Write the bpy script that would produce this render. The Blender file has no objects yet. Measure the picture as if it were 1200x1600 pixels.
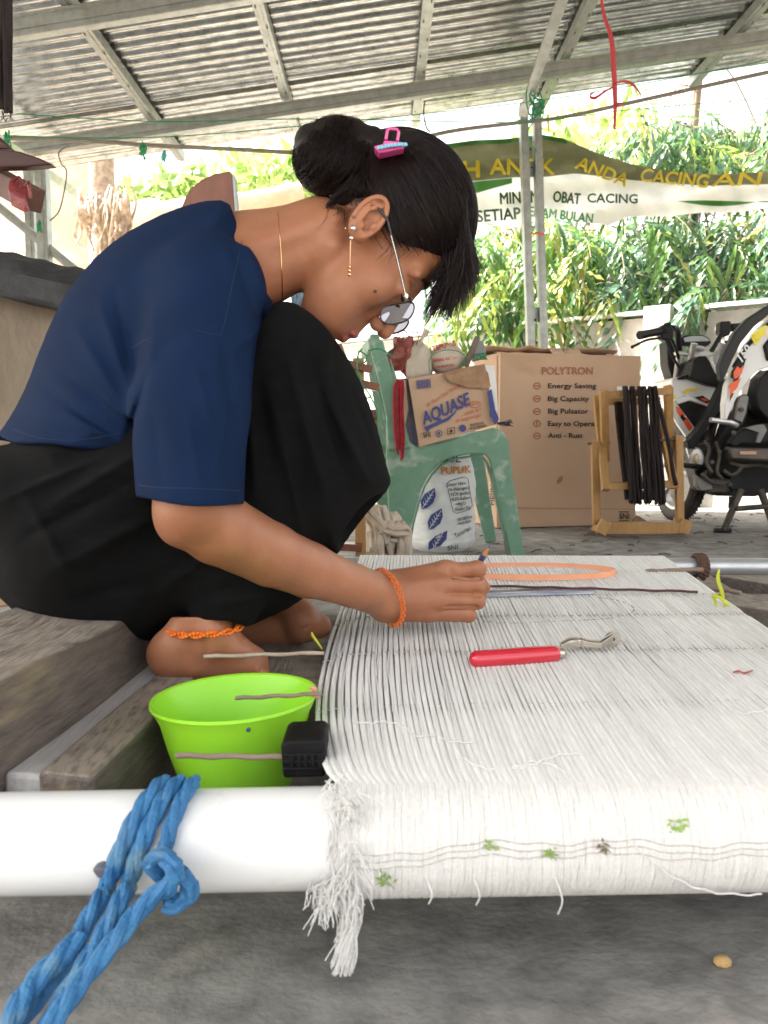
import bpy, math, random
import numpy as np
from mathutils import Vector, Matrix, noise
random.seed(7); np.random.seed(7)
R = math.radians
scene = bpy.context.scene
# ---------------------------------------------------------------- camera, light, exposure
CAMZ, F = 0.45, 1200.0                      # camera height (m), focal length in photo pixels
PIT = math.atan(120/F)
cam_d = bpy.data.cameras.new('camera'); cam = bpy.data.objects.new('camera', cam_d)
scene.collection.objects.link(cam); scene.camera = cam
cam.location = (0, 0, CAMZ); cam.rotation_euler = (R(90)-PIT, 0, 0)
cam_d.sensor_fit = 'VERTICAL'; cam_d.sensor_height = 36; cam_d.lens = 36*F/1600
cam_d.clip_start = 0.02; cam_d.clip_end = 3000
cam_d.dof.use_dof = True; cam_d.dof.focus_distance = 1.25; cam_d.dof.aperture_fstop = 11
scene.render.resolution_x = 768; scene.render.resolution_y = 1024
w = bpy.data.worlds.new('World'); scene.world = w; w.use_nodes = True
nt = w.node_tree; bg = nt.nodes['Background']
sky = nt.nodes.new('ShaderNodeTexSky'); sky.sky_type = 'NISHITA'; sky.sun_disc = False
SUN = Vector((-0.95, 0.14, 1.20)).normalized()
sky.sun_elevation = math.asin(SUN.z); sky.sun_rotation = math.atan2(SUN.x, SUN.y)
sky.air_density = 1.0; sky.dust_density = 5.0; sky.ozone_density = 0.6
hz = nt.nodes.new('ShaderNodeHueSaturation'); hz.inputs['Saturation'].default_value = .30   # hazy white tropical sky
wm = nt.nodes.new('ShaderNodeMix'); wm.data_type = 'RGBA'; wm.blend_type = 'MULTIPLY'; wm.inputs[0].default_value = 1; wm.inputs[7].default_value = (1.0,.965,.90,1)
nt.links.new(sky.outputs[0], hz.inputs['Color']); nt.links.new(hz.outputs[0], wm.inputs[6]); nt.links.new(wm.outputs[2], bg.inputs[0]); bg.inputs[1].default_value = 0.15
sd = bpy.data.lights.new('sun', 'SUN'); sd.energy = 5.0; sd.angle = R(0.6); sd.color = (1, .95, .87)
sun = bpy.data.objects.new('sun', sd); scene.collection.objects.link(sun)
sun.rotation_euler = SUN.to_track_quat('Z', 'Y').to_euler()
vs = scene.view_settings
vs.view_transform = 'Standard'; vs.look = 'None'; vs.gamma = 1; vs.use_curve_mapping = False
vs.exposure = 2.48
# ---------------------------------------------------------------- helpers
cp, sp_ = math.cos(PIT), math.sin(PIT)
def ray(px, py):
    u = (px-600)/F; v = -(py-800)/F
    return Vector((u, v*sp_+cp, v*cp-sp_))
def U(px, py, Y):
    """the point of the place that lies Y metres ahead and is seen at photo pixel (px, py)"""
    d = ray(px, py); t = Y/d.y
    return Vector((d.x*t, Y, CAMZ+d.z*t))
def G(px, py, z):
    d = ray(px, py); t = (z-CAMZ)/d.z
    return Vector((d.x*t, d.y*t, z))
ORG = {}
def link(o, parent=None):
    scene.collection.objects.link(o)
    if parent is not None:
        o.parent = parent; ORG[o] = ORG[parent]
    return o
def tag(o, label=None, cat=None, group=None, kind=None):
    if label: o['label'] = label
    if cat: o['category'] = cat
    if group: o['group'] = group
    if kind: o['kind'] = kind
    return o
def thing(name, loc, label, cat, group=None):
    o = bpy.data.objects.new(name, None); o.empty_display_size = .05
    o.location = loc; ORG[o] = Vector(loc); scene.collection.objects.link(o)
    return tag(o, label, cat, group)
class MB:
    def __init__(s): s.v = []; s.f = []; s.mi = []; s.m = 0
    def add(s, vs_, fs):
        b = len(s.v); s.v += [tuple(v) for v in vs_]
        s.f += [tuple(i+b for i in f) for f in fs]; s.mi += [s.m]*len(fs); return s
    def box(s, c, size, rot=None):
        hx, hy, hz = [k/2 for k in size]; c = Vector(c)
        vs_ = []
        for x in (-hx, hx):
            for y in (-hy, hy):
                for z in (-hz, hz):
                    p = Vector((x, y, z))
                    if rot is not None: p = rot @ p
                    vs_.append(c+p)
        return s.add(vs_, [(0,1,3,2),(4,6,7,5),(0,4,5,1),(2,3,7,6),(0,2,6,4),(1,5,7,3)])
    def bar(s, a, b, w_, h_, up=(0,0,1)):
        a = Vector(a); b = Vector(b); d = (b-a).normalized(); upv = Vector(up)
        sx = d.cross(upv)
        if sx.length < 1e-4: sx = d.cross(Vector((0,1,0)))
        sx.normalize(); sy = sx.cross(d).normalized()
        vs_ = []
        for q in (a, b):
            for i, j in ((-1,-1),(1,-1),(1,1),(-1,1)): vs_.append(q+sx*(i*w_/2)+sy*(j*h_/2))
        return s.add(vs_, [(0,1,2,3),(7,6,5,4),(0,4,5,1),(1,5,6,2),(2,6,7,3),(3,7,4,0)])
    def tube(s, path, r, n=8, cap=True, flat=1.0):
        path = [Vector(p) for p in path]; m = len(path)
        rr = r if hasattr(r, '__len__') else [r]*m
        prev = None; vs_ = []
        for i, p in enumerate(path):
            d = (path[min(i+1, m-1)]-path[max(i-1, 0)]).normalized()
            if prev is None:
                a = d.cross(Vector((0,0,1)))
                if a.length < .05: a = d.cross(Vector((0,1,0)))
            else: a = prev-d*prev.dot(d)
            a.normalize(); prev = a.copy(); b = a.cross(d)
            for k in range(n):
                t = 2*math.pi*k/n
                vs_.append(p+a*(math.cos(t)*rr[i])+b*(math.sin(t)*rr[i]*flat))
        fs = [(i*n+k, i*n+(k+1)%n, (i+1)*n+(k+1)%n, (i+1)*n+k) for i in range(m-1) for k in range(n)]
        if cap: fs += [tuple(range(n))[::-1], tuple(range((m-1)*n, m*n))]
        return s.add(vs_, fs)
    def lathe(s, prof, c, axis=(0,0,1), n=32, closed=False, sc=None):
        q = Vector(axis).to_track_quat('Z', 'Y'); c = Vector(c); vs_ = []
        for r_, h in prof:
            for k in range(n):
                t = 2*math.pi*k/n; p = Vector((r_*math.cos(t), r_*math.sin(t), h))
                if sc: p = sc(p, t)
                vs_.append(c+q@p)
        m = len(prof)
        fs = [(i*n+k, i*n+(k+1)%n, (i+1)*n+(k+1)%n, (i+1)*n+k) for i in range(m-1) for k in range(n)]
        if closed: fs += [((m-1)*n+k, (m-1)*n+(k+1)%n, (k+1)%n, k) for k in range(n)]
        else: fs += [tuple(range(n))[::-1], tuple(range((m-1)*n, m*n))]
        return s.add(vs_, fs)
    def prism(s, poly, Y, th, slant=None, Yf=None):
        """polygon given at photo pixels, at depth Y (or Yf(px,py)), th metres thick going away"""
        fr = [U(x, y, Yf(x, y) if Yf else Y) for x, y in poly]; n = len(fr)
        off = Vector((0, th, 0)) if slant is None else Vector(slant)
        return s.add(fr+[p+off for p in fr], [tuple(range(n)), tuple(range(2*n-1, n-1, -1))] +
                     [(i, n+i, n+(i+1)%n, (i+1)%n) for i in range(n)])
    def ball(s, c, r, n=8):
        c = Vector(c); rx = r if hasattr(r, '__len__') else (r, r, r)
        vs_ = [c+Vector((0,0,rx[2]))]
        for i in range(1, n//2):
            a = math.pi*i/(n//2)
            for k in range(n):
                t = 2*math.pi*k/n
                vs_.append(c+Vector((rx[0]*math.sin(a)*math.cos(t), rx[1]*math.sin(a)*math.sin(t), rx[2]*math.cos(a))))
        vs_.append(c-Vector((0,0,rx[2]))); L = n//2-1
        fs = [(0, 1+k, 1+(k+1)%n) for k in range(n)]
        for i in range(L-1): fs += [(1+i*n+k, 1+(i+1)*n+k, 1+(i+1)*n+(k+1)%n, 1+i*n+(k+1)%n) for k in range(n)]
        fs += [(1+(L-1)*n+k, 1+L*n, 1+(L-1)*n+(k+1)%n) for k in range(n)]
        return s.add(vs_, fs)
    def build(s, name, mat, parent=None, smooth=True, bevel=0, org=None, normals=True):
        o0 = ORG[parent] if parent is not None else Vector(org or (0,0,0))
        me = bpy.data.meshes.new(name)
        me.from_pydata([(v[0]-o0[0], v[1]-o0[1], v[2]-o0[2]) for v in s.v], [], s.f)
        mats = mat if isinstance(mat, (list, tuple)) else [mat]
        for m in mats: me.materials.append(m)
        if len(mats) > 1: me.polygons.foreach_set('material_index', s.mi)
        if normals:
            import bmesh
            bm = bmesh.new(); bm.from_mesh(me); bmesh.ops.recalc_face_normals(bm, faces=bm.faces); bm.to_mesh(me); bm.free()
        if smooth:
            me.polygons.foreach_set('use_smooth', [True]*len(me.polygons))
            try: me.set_sharp_from_angle(angle=R(38))
            except Exception: pass
        o = bpy.data.objects.new(name, me)
        if parent is None: o.location = o0; ORG[o] = o0
        link(o, parent)
        if bevel:
            b = o.modifiers.new('bevel', 'BEVEL'); b.width = bevel; b.segments = 2; b.limit_method = 'ANGLE'
        return o
def inst(name, src, parent, loc, rot=(0,0,0), scale=(1,1,1)):
    o = bpy.data.objects.new(name, src); link(o, parent)
    o.location = Vector(loc)-(ORG[parent] if parent is not None else Vector())
    o.rotation_euler = rot; o.scale = scale
    return o
# ---------------------------------------------------------------- materials
def mat(name, col, rough=.6, metal=0, col2=None, scale=20, detail=6, bump=0, bscale=None, stretch=(1,1,1), coat=0,
        sss=0, trans=0, lo=.35, hi=.65, spec=.5, col3=None, s3=4, lo3=.5, hi3=.7, randv=0, bdist=.002, aniso=0, sheen=0, emit=0):
    m = bpy.data.materials.new(name); m.use_nodes = True; N = m.node_tree; L = N.links
    b = N.nodes['Principled BSDF']
    b.inputs['Base Color'].default_value = (*col, 1); b.inputs['Roughness'].default_value = rough
    b.inputs['Metallic'].default_value = metal; b.inputs['Specular IOR Level'].default_value = spec
    if coat: b.inputs['Coat Weight'].default_value = coat; b.inputs['Coat Roughness'].default_value = .12
    if sss:
        b.inputs['Subsurface Weight'].default_value = sss; b.inputs['Subsurface Radius'].default_value = (1, .35, .18)
        b.inputs['Subsurface Scale'].default_value = .006
    if aniso: b.inputs['Anisotropic'].default_value = aniso
    if sheen: b.inputs['Sheen Weight'].default_value = sheen; b.inputs['Sheen Roughness'].default_value = .5
    tc = N.nodes.new('ShaderNodeTexCoord'); mp = N.nodes.new('ShaderNodeMapping')
    mp.inputs['Scale'].default_value = stretch; L.new(tc.outputs['Object'], mp.inputs[0])
    out = None
    if col2 is not None:
        n = N.nodes.new('ShaderNodeTexNoise'); n.inputs['Scale'].default_value = scale; n.inputs['Detail'].default_value = detail
        n.inputs['Roughness'].default_value = .62
        L.new(mp.outputs[0], n.inputs['Vector'])
        mr = N.nodes.new('ShaderNodeMapRange'); mr.inputs[1].default_value = lo; mr.inputs[2].default_value = hi
        L.new(n.outputs['Fac'], mr.inputs[0])
        mx = N.nodes.new('ShaderNodeMix'); mx.data_type = 'RGBA'
        mx.inputs[6].default_value = (*col, 1); mx.inputs[7].default_value = (*col2, 1)
        L.new(mr.outputs[0], mx.inputs[0]); out = mx.outputs[2]
        if col3 is not None:
            n3 = N.nodes.new('ShaderNodeTexNoise'); n3.inputs['Scale'].default_value = s3; n3.inputs['Detail'].default_value = 8
            n3.inputs['Distortion'].default_value = .6
            L.new(mp.outputs[0], n3.inputs['Vector'])
            m3 = N.nodes.new('ShaderNodeMapRange'); m3.inputs[1].default_value = lo3; m3.inputs[2].default_value = hi3
            L.new(n3.outputs['Fac'], m3.inputs[0])
            x3 = N.nodes.new('ShaderNodeMix'); x3.data_type = 'RGBA'; x3.inputs[7].default_value = (*col3, 1)
            L.new(out, x3.inputs[6]); L.new(m3.outputs[0], x3.inputs[0]); out = x3.outputs[2]
        ro = N.nodes.new('ShaderNodeMapRange'); ro.inputs[3].default_value = max(rough-.1, .03); ro.inputs[4].default_value = min(rough+.12, 1)
        L.new(n.outputs['Fac'], ro.inputs[0]); L.new(ro.outputs[0], b.inputs['Roughness'])
    if randv:
        oi = N.nodes.new('ShaderNodeObjectInfo'); hs = N.nodes.new('ShaderNodeHueSaturation')
        r1 = N.nodes.new('ShaderNodeMapRange'); r1.inputs[3].default_value = 1-randv; r1.inputs[4].default_value = 1+randv
        L.new(oi.outputs['Random'], r1.inputs[0]); L.new(r1.outputs[0], hs.inputs['Value'])
        if out is not None: L.new(out, hs.inputs['Color'])
        else: hs.inputs['Color'].default_value = (*col, 1)
        out = hs.outputs[0]
    if out is not None: L.new(out, b.inputs['Base Color'])
    if bump:
        nb = N.nodes.new('ShaderNodeTexNoise'); nb.inputs['Scale'].default_value = bscale or scale*3; nb.inputs['Detail'].default_value = 8
        L.new(mp.outputs[0], nb.inputs['Vector'])
        bp = N.nodes.new('ShaderNodeBump'); bp.inputs['Strength'].default_value = bump; bp.inputs['Distance'].default_value = bdist
        L.new(nb.outputs['Fac'], bp.inputs['Height']); L.new(bp.outputs[0], b.inputs['Normal'])
    if trans:
        tr = N.nodes.new('ShaderNodeBsdfTranslucent'); ms = N.nodes.new('ShaderNodeMixShader'); ms.inputs[0].default_value = trans
        if out is not None: L.new(out, tr.inputs[0])
        else: tr.inputs[0].default_value = (*col, 1)
        L.new(b.outputs[0], ms.inputs[1]); L.new(tr.outputs[0], ms.inputs[2])
        L.new(ms.outputs[0], N.nodes['Material Output'].inputs[0])
    return m
def wrinkle(m, sc=9, dist=.012, strength=.6, stretch=(1,1,1), distort=1.2):
    N = m.node_tree; L = N.links; b = N.nodes['Principled BSDF']
    tc = N.nodes.new('ShaderNodeTexCoord'); mp = N.nodes.new('ShaderNodeMapping'); mp.inputs['Scale'].default_value = stretch
    nz = N.nodes.new('ShaderNodeTexNoise'); nz.noise_type = 'RIDGED_MULTIFRACTAL'; nz.inputs['Scale'].default_value = sc; nz.inputs['Detail'].default_value = 2.5; nz.inputs['Distortion'].default_value = distort
    L.new(tc.outputs['Object'], mp.inputs[0]); L.new(mp.outputs[0], nz.inputs['Vector'])
    bp = N.nodes.new('ShaderNodeBump'); bp.inputs['Strength'].default_value = strength; bp.inputs['Distance'].default_value = dist
    L.new(nz.outputs['Fac'], bp.inputs['Height']); old = b.inputs['Normal'].links
    if old: L.new(old[0].from_socket, bp.inputs['Normal'])
    L.new(bp.outputs[0], b.inputs['Normal']); return m
def weave(m, scale=900, strength=.3, axis=None):
    """fine cloth weave relief added to a material"""
    N = m.node_tree; L = N.links; b = N.nodes['Principled BSDF']
    tc = N.nodes.new('ShaderNodeTexCoord'); wv = N.nodes.new('ShaderNodeTexWave'); wv.inputs['Scale'].default_value = scale
    wv.inputs['Distortion'].default_value = 3; wv.inputs['Detail'].default_value = 3; wv.inputs['Detail Scale'].default_value = 1.5
    if axis: wv.bands_direction = axis
    L.new(tc.outputs['Object'], wv.inputs[0])
    bp = N.nodes.new('ShaderNodeBump'); bp.inputs['Strength'].default_value = strength; bp.inputs['Distance'].default_value = .001
    L.new(wv.outputs['Fac'], bp.inputs['Height'])
    old = b.inputs['Normal'].links
    if old: L.new(old[0].from_socket, bp.inputs['Normal'])
    L.new(bp.outputs[0], b.inputs['Normal']); return m
# ---------------------------------------------------------------- lettering
def surf_plane(Y=None, pts=None, eps=.0015):
    if Y is not None: return lambda x, y: U(x, y, Y-eps)
    a, b_, c = [Vector(p) for p in pts]; n = (b_-a).cross(c-a).normalized()
    o = Vector((0, 0, CAMZ))
    def f(x, y):
        d = ray(x, y); t = (a-o).dot(n)/d.dot(n); return o+d*t*(1-eps/max(t, .1))
    return f
def text(body, px, py, h, surf, m, parent, angle=0, bold=.012, shear=0, width=None, name='lettering', spacing=1.0, outline=None):
    """writing laid on a surface: px,py = left end of the base line, h = cap height, in photo pixels"""
    cu = bpy.data.curves.new('t', 'FONT'); cu.body = body; cu.size = 1; cu.shear = shear; cu.space_character = spacing
    cu.resolution_u = 3
    to = bpy.data.objects.new('t', cu); scene.collection.objects.link(to)
    dg = bpy.context.evaluated_depsgraph_get(); me = bpy.data.meshes.new_from_object(to.evaluated_get(dg))
    bpy.data.objects.remove(to); bpy.data.curves.remove(cu)
    vs_ = [v.co.copy() for v in me.vertices]; fs = [tuple(p.vertices) for p in me.polygons]; bpy.data.meshes.remove(me)
    if not vs_: return None
    k = h/.70; k_b = bold*k*.9; x0 = min(v.x for v in vs_); x1 = max(v.x for v in vs_)
    kx = k if width is None else width/(x1-x0)
    ca, sa = math.cos(angle), math.sin(angle); mb = MB(); eye = Vector((0, 0, CAMZ))
    for n_, (bx, by) in enumerate(((0,0),(-1,0),(1,0),(0,1),(0,-1)) if bold > 0 else ((0,0),)):
        out = []
        for v in vs_:
            X = (v.x-x0)*kx+bx*k_b; Yv = -v.y*k+by*k_b
            q = surf(px+X*ca+Yv*sa, py-X*sa+Yv*ca); out.append(eye+(q-eye)*(1-.00012*n_))
        mb.add(out, fs)
    return mb.build(name, m, parent, smooth=False, normals=False)
def patch(poly, surf, m, parent, name='print_mark'):
    mb = MB(); mb.add([surf(x, y) for x, y in poly], [tuple(range(len(poly)))])
    return mb.build(name, m, parent, smooth=False, normals=False)
def ringpoly(cx, cy, rx, ry, w_, surf, m, parent, name='print_mark', n=28):
    mb = MB(); vs_ = []
    for k in range(n):
        t = 2*math.pi*k/n
        vs_ += [surf(cx+rx*math.cos(t), cy+ry*math.sin(t)), surf(cx+(rx-w_)*math.cos(t), cy+(ry-w_)*math.sin(t))]
    mb.add(vs_, [(2*k, 2*k+1, (2*k+3)%(2*n), (2*k+2)%(2*n)) for k in range(n)])
    return mb.build(name, m, parent, smooth=False, normals=False)
# ---------------------------------------------------------------- implicit surfaces (for the body and cloth)
def surface_nets(fn, lo, hi, st):
    xs = [np.arange(lo[i], hi[i]+st, st, dtype=np.float32) for i in range(3)]
    X, Y, Z = np.meshgrid(*xs, indexing='ij', sparse=True)
    D = fn(X, Y, Z).astype(np.float32); D = np.broadcast_to(D, (len(xs[0]), len(xs[1]), len(xs[2])))
    s = D < 0
    c = [s[i:s.shape[0]-1+i, j:s.shape[1]-1+j, k:s.shape[2]-1+k] for i in (0,1) for j in (0,1) for k in (0,1)]
    tot = sum(a.astype(np.int8) for a in c); act = (tot > 0) & (tot < 8)
    idx = -np.ones(act.shape, np.int64); ii = np.argwhere(act); idx[act] = np.arange(len(ii))
    acc = np.zeros((len(ii), 3)); cnt = np.zeros(len(ii)); cor = [(i,j,k) for i in (0,1) for j in (0,1) for k in (0,1)]
    val = [D[ii[:,0]+a, ii[:,1]+b, ii[:,2]+d] for a, b, d in cor]
    for p in range(8):
        for q in range(p+1, 8):
            A, B = cor[p], cor[q]
            if sum(abs(A[t]-B[t]) for t in range(3)) != 1: continue
            va, vb = val[p], val[q]; cr = (va < 0) != (vb < 0)
            den = np.where(cr, va-vb, 1); t = np.where(cr, va/den, 0)
            for d in range(3): acc[:, d] += np.where(cr, A[d]+t*(B[d]-A[d]), 0)
            cnt += cr
    P = ii+acc/cnt[:, None]; V = np.stack([lo[d]+P[:, d]*st for d in range(3)], 1)
    Fc = []
    for ax in range(3):
        o1, o2 = [(1,2),(2,0),(0,1)][ax]
        a = [slice(None)]*3; b = [slice(None)]*3; a[ax] = slice(0, -1); b[ax] = slice(1, None)
        S0, S1 = s[tuple(a)], s[tuple(b)]; e = np.argwhere(S0 != S1)
        ok = (e[:, o1] > 0) & (e[:, o2] > 0) & (e[:, o1] < s.shape[o1]-1) & (e[:, o2] < s.shape[o2]-1); e = e[ok]
        fl = S0[e[:,0], e[:,1], e[:,2]]
        def at(d1, d2):
            q = e.copy(); q[:, o1] -= d1; q[:, o2] -= d2; return idx[q[:,0], q[:,1], q[:,2]]
        quad = np.stack([at(1,1), at(0,1), at(0,0), at(1,0)], 1); quad[~fl] = quad[~fl][:, ::-1]; Fc.append(quad)
    return V, np.concatenate(Fc)
def cap(P, a, b, ra, rb=None):
    rb = ra if rb is None else rb; x, y, z = P; d = [b[i]-a[i] for i in range(3)]; L2 = sum(k*k for k in d) or 1e-6
    t = np.clip(((x-a[0])*d[0]+(y-a[1])*d[1]+(z-a[2])*d[2])/L2, 0, 1)
    return np.sqrt((x-a[0]-d[0]*t)**2+(y-a[1]-d[1]*t)**2+(z-a[2]-d[2]*t)**2)-(ra+(rb-ra)*t)
def ell(P, c, r, ax=None):
    x, y, z = P; q = (x-c[0], y-c[1], z-c[2])
    if ax is not None: q = tuple(q[0]*a[0]+q[1]*a[1]+q[2]*a[2] for a in ax)
    k0 = np.sqrt(sum((q[i]/r[i])**2 for i in range(3))); k1 = np.sqrt(sum((q[i]/r[i]**2)**2 for i in range(3)))
    return k0*(k0-1)/np.maximum(k1, 1e-6)
def smin(a, b, k):
    h = np.clip(.5+.5*(b-a)/k, 0, 1); return b+(a-b)*h-k*h*(1-h)
def smax(a, b, k): return -smin(-a, -b, k)
def poly2d(x, y, pts):
    x, y = np.broadcast_arrays(x, y); d = np.full(x.shape, 1e9, np.float32); ins = np.zeros(x.shape, bool); n = len(pts)
    for i in range(n):
        ax_, ay = pts[i]; bx, by = pts[(i+1)%n]; ex, ey = bx-ax_, by-ay
        t = np.clip(((x-ax_)*ex+(y-ay)*ey)/(ex*ex+ey*ey+1e-9), 0, 1)
        d = np.minimum(d, (x-ax_-ex*t)**2+(y-ay-ey*t)**2)
        c = ((ay > y) != (by > y)) & (x < (bx-ax_)*(y-ay)/((by-ay) if by != ay else 1e-9)+ax_); ins ^= c
    return np.where(ins, -1, 1)*np.sqrt(d)
def inflate(P, pts, c0, T, Rr, tilt=None):
    """the solid whose outline is the polygon, swelling to half thickness T"""
    x, y, z = P; s = -poly2d(x, y, pts); zz = z-c0
    if tilt: zz = zz-tilt(x, y)
    u = np.clip(s/Rr, 0, 1); t = T*np.sqrt(np.maximum(1-(1-u)**2, 0))
    return np.maximum(np.minimum((np.abs(zz)-t)*.7, 60), -s*.9)
def snoise(x, y, z, sc, seed=0):
    """cheap smooth pseudo noise from summed sines"""
    rs = np.random.RandomState(seed); o = 0
    for k in range(6):
        d = rs.normal(size=3); d /= np.linalg.norm(d); o = o+np.sin((x*d[0]+y*d[1]+z*d[2])*sc*(.6+.9*rs.rand())+rs.rand()*6.3)
    return o/6
FIG = 0.93; FP = 1290.0                    # body mid-plane distance, pixels per metre of depth there
def figw(V):
    """body space (photo pixel, photo pixel, depth in pixels) -> place"""
    Yv = FIG+V[:, 2]/FP; u = (V[:, 0]-600)/F; v = -(V[:, 1]-800)/F
    dy = v*sp_+cp; dz = v*cp-sp_; t = Yv/dy
    return np.stack([u*t, Yv, CAMZ+dz*t], 1)
def fw(x, y, c): return Vector(figw(np.array([[x, y, c]], float))[0])
def mesh_np(name, V, Fc, m, parent, smooth=True):
    o0 = np.array(ORG[parent]); me = bpy.data.meshes.new(name)
    me.vertices.add(len(V)); me.vertices.foreach_set('co', (V-o0).astype(np.float32).ravel())
    n = len(Fc); me.loops.add(n*4); me.loops.foreach_set('vertex_index', Fc.astype(np.int32).ravel())
    me.polygons.add(n); me.polygons.foreach_set('loop_start', np.arange(0, n*4, 4, dtype=np.int32))
    me.update(calc_edges=True)
    me.materials.append(m); me.polygons.foreach_set('use_smooth', [smooth]*n)
    o = bpy.data.objects.new(name, me); link(o, parent); return o
def relax(V, Fc, it=2, k=.5):
    V = V.copy(); n = len(V)
    e = np.concatenate([Fc[:, [0,1]], Fc[:, [1,2]], Fc[:, [2,3]], Fc[:, [3,0]]]); e = np.concatenate([e, e[:, ::-1]])
    cnt = np.bincount(e[:, 0], minlength=n)
    for _ in range(it):
        av = np.stack([np.bincount(e[:, 0], weights=V[e[:, 1], d], minlength=n) for d in range(3)], 1)/np.maximum(cnt, 1)[:, None]
        V += k*(av-V)
    return V
# ================================================================ SETTING
M = {}
M['concrete'] = mat('concrete', (.15,.145,.138), .85, col2=(.30,.29,.272), scale=13, detail=13, lo=.36, hi=.62, bump=.55, bscale=110, col3=(.38,.355,.32), s3=5.0, lo3=.60, hi3=.68, bdist=.003, stretch=(1,1.25,1))
M['earth'] = mat('earth', (.38,.32,.25), .95, col2=(.26,.22,.16), scale=3, bump=.6, bscale=40, bdist=.01)
M['galv'] = mat('galvanised_steel', (.38,.405,.395), .38, .55, col2=(.28,.30,.29), scale=22, detail=9, bump=.15)
M['slot'] = mat('slot_shadow', (.03,.03,.03), .8)
M['rooft'] = mat('corrugated_zinc', (.46,.48,.48), .24, .95, col2=(.27,.28,.285), scale=30, detail=9, lo=.40, hi=.62, bump=.45, bscale=30, stretch=(.5,1,1), col3=(.44,.38,.35), s3=2.0, lo3=.62, hi3=.85, bdist=.003)
M['white_wall'] = mat('whitewash', (.84,.83,.80), .9, col2=(.76,.74,.70), scale=6, bump=.6, bscale=35, col3=(.36,.33,.29), s3=2.4, lo3=.62, hi3=.8, bdist=.008, randv=.06)
M['mortar'] = mat('mortar', (.45,.43,.40), .95, bump=.4, bscale=50, col2=(.55,.53,.5))
M['stone_pale'] = mat('bare_block', (.46,.38,.29), .95, col2=(.34,.28,.21), scale=12, bump=.7, bscale=60, bdist=.006, randv=.12)
M['pvc'] = mat('white_pvc', (.82,.83,.84), .25, coat=.3, col2=(.78,.79,.79), scale=3, col3=(.62,.60,.57), s3=18, lo3=.68, hi3=.85, bump=.12, bscale=60)
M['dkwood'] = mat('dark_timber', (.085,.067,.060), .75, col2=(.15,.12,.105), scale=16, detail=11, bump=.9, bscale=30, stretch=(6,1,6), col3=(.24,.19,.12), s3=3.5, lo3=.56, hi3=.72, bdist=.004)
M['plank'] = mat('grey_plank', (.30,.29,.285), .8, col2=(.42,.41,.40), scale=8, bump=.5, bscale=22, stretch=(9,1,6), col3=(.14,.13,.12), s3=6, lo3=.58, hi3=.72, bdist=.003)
def lit_top(m, col, lo=.55, hi=.9):  # upward faces mossy brown, painted lighter to stand in for light on top
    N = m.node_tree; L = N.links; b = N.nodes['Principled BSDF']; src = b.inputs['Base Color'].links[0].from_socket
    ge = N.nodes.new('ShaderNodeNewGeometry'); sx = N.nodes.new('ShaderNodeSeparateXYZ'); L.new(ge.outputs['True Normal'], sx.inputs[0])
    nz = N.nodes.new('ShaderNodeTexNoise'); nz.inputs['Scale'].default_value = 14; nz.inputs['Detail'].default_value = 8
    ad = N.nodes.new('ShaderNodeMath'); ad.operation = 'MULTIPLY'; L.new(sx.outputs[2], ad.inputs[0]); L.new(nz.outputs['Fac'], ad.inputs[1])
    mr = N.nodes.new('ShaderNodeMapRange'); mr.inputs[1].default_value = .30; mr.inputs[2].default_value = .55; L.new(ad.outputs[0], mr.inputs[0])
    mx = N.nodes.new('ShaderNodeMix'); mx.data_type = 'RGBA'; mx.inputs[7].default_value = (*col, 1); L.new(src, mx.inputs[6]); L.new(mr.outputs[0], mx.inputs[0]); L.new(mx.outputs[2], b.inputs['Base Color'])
lit_top(M['dkwood'], (.27,.23,.185)); lit_top(M['plank'], (.40,.385,.375))
g = MB()
# floor: dense sheet near the camera with slight unevenness, wide sheet beyond
nx, ny = 90, 110; vs_ = []; fs = []
for j in range(ny+1):
    for i in range(nx+1):
        x = -4+8.2*i/nx; y = -1.2+6.3*j/ny
        z = .006*noise.noise(Vector((x*1.7, y*1.7, 0)))+.0025*noise.noise(Vector((x*7, y*7, 3)))-.004
        vs_.append((x, y, z))
for j in range(ny):
    for i in range(nx): a = j*(nx+1)+i; fs.append((a, a+1, a+nx+2, a+nx+1))
g.add(vs_, fs); tag(g.build('floor', M['concrete'], normals=False), kind='structure')
g = MB(); g.add([(-600,-300,-.06),(600,-300,-.06),(600,900,-.06),(-600,900,-.06)], [(0,1,2,3)])
tag(g.build('ground', M['earth'], smooth=False, normals=False), kind='structure')
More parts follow.
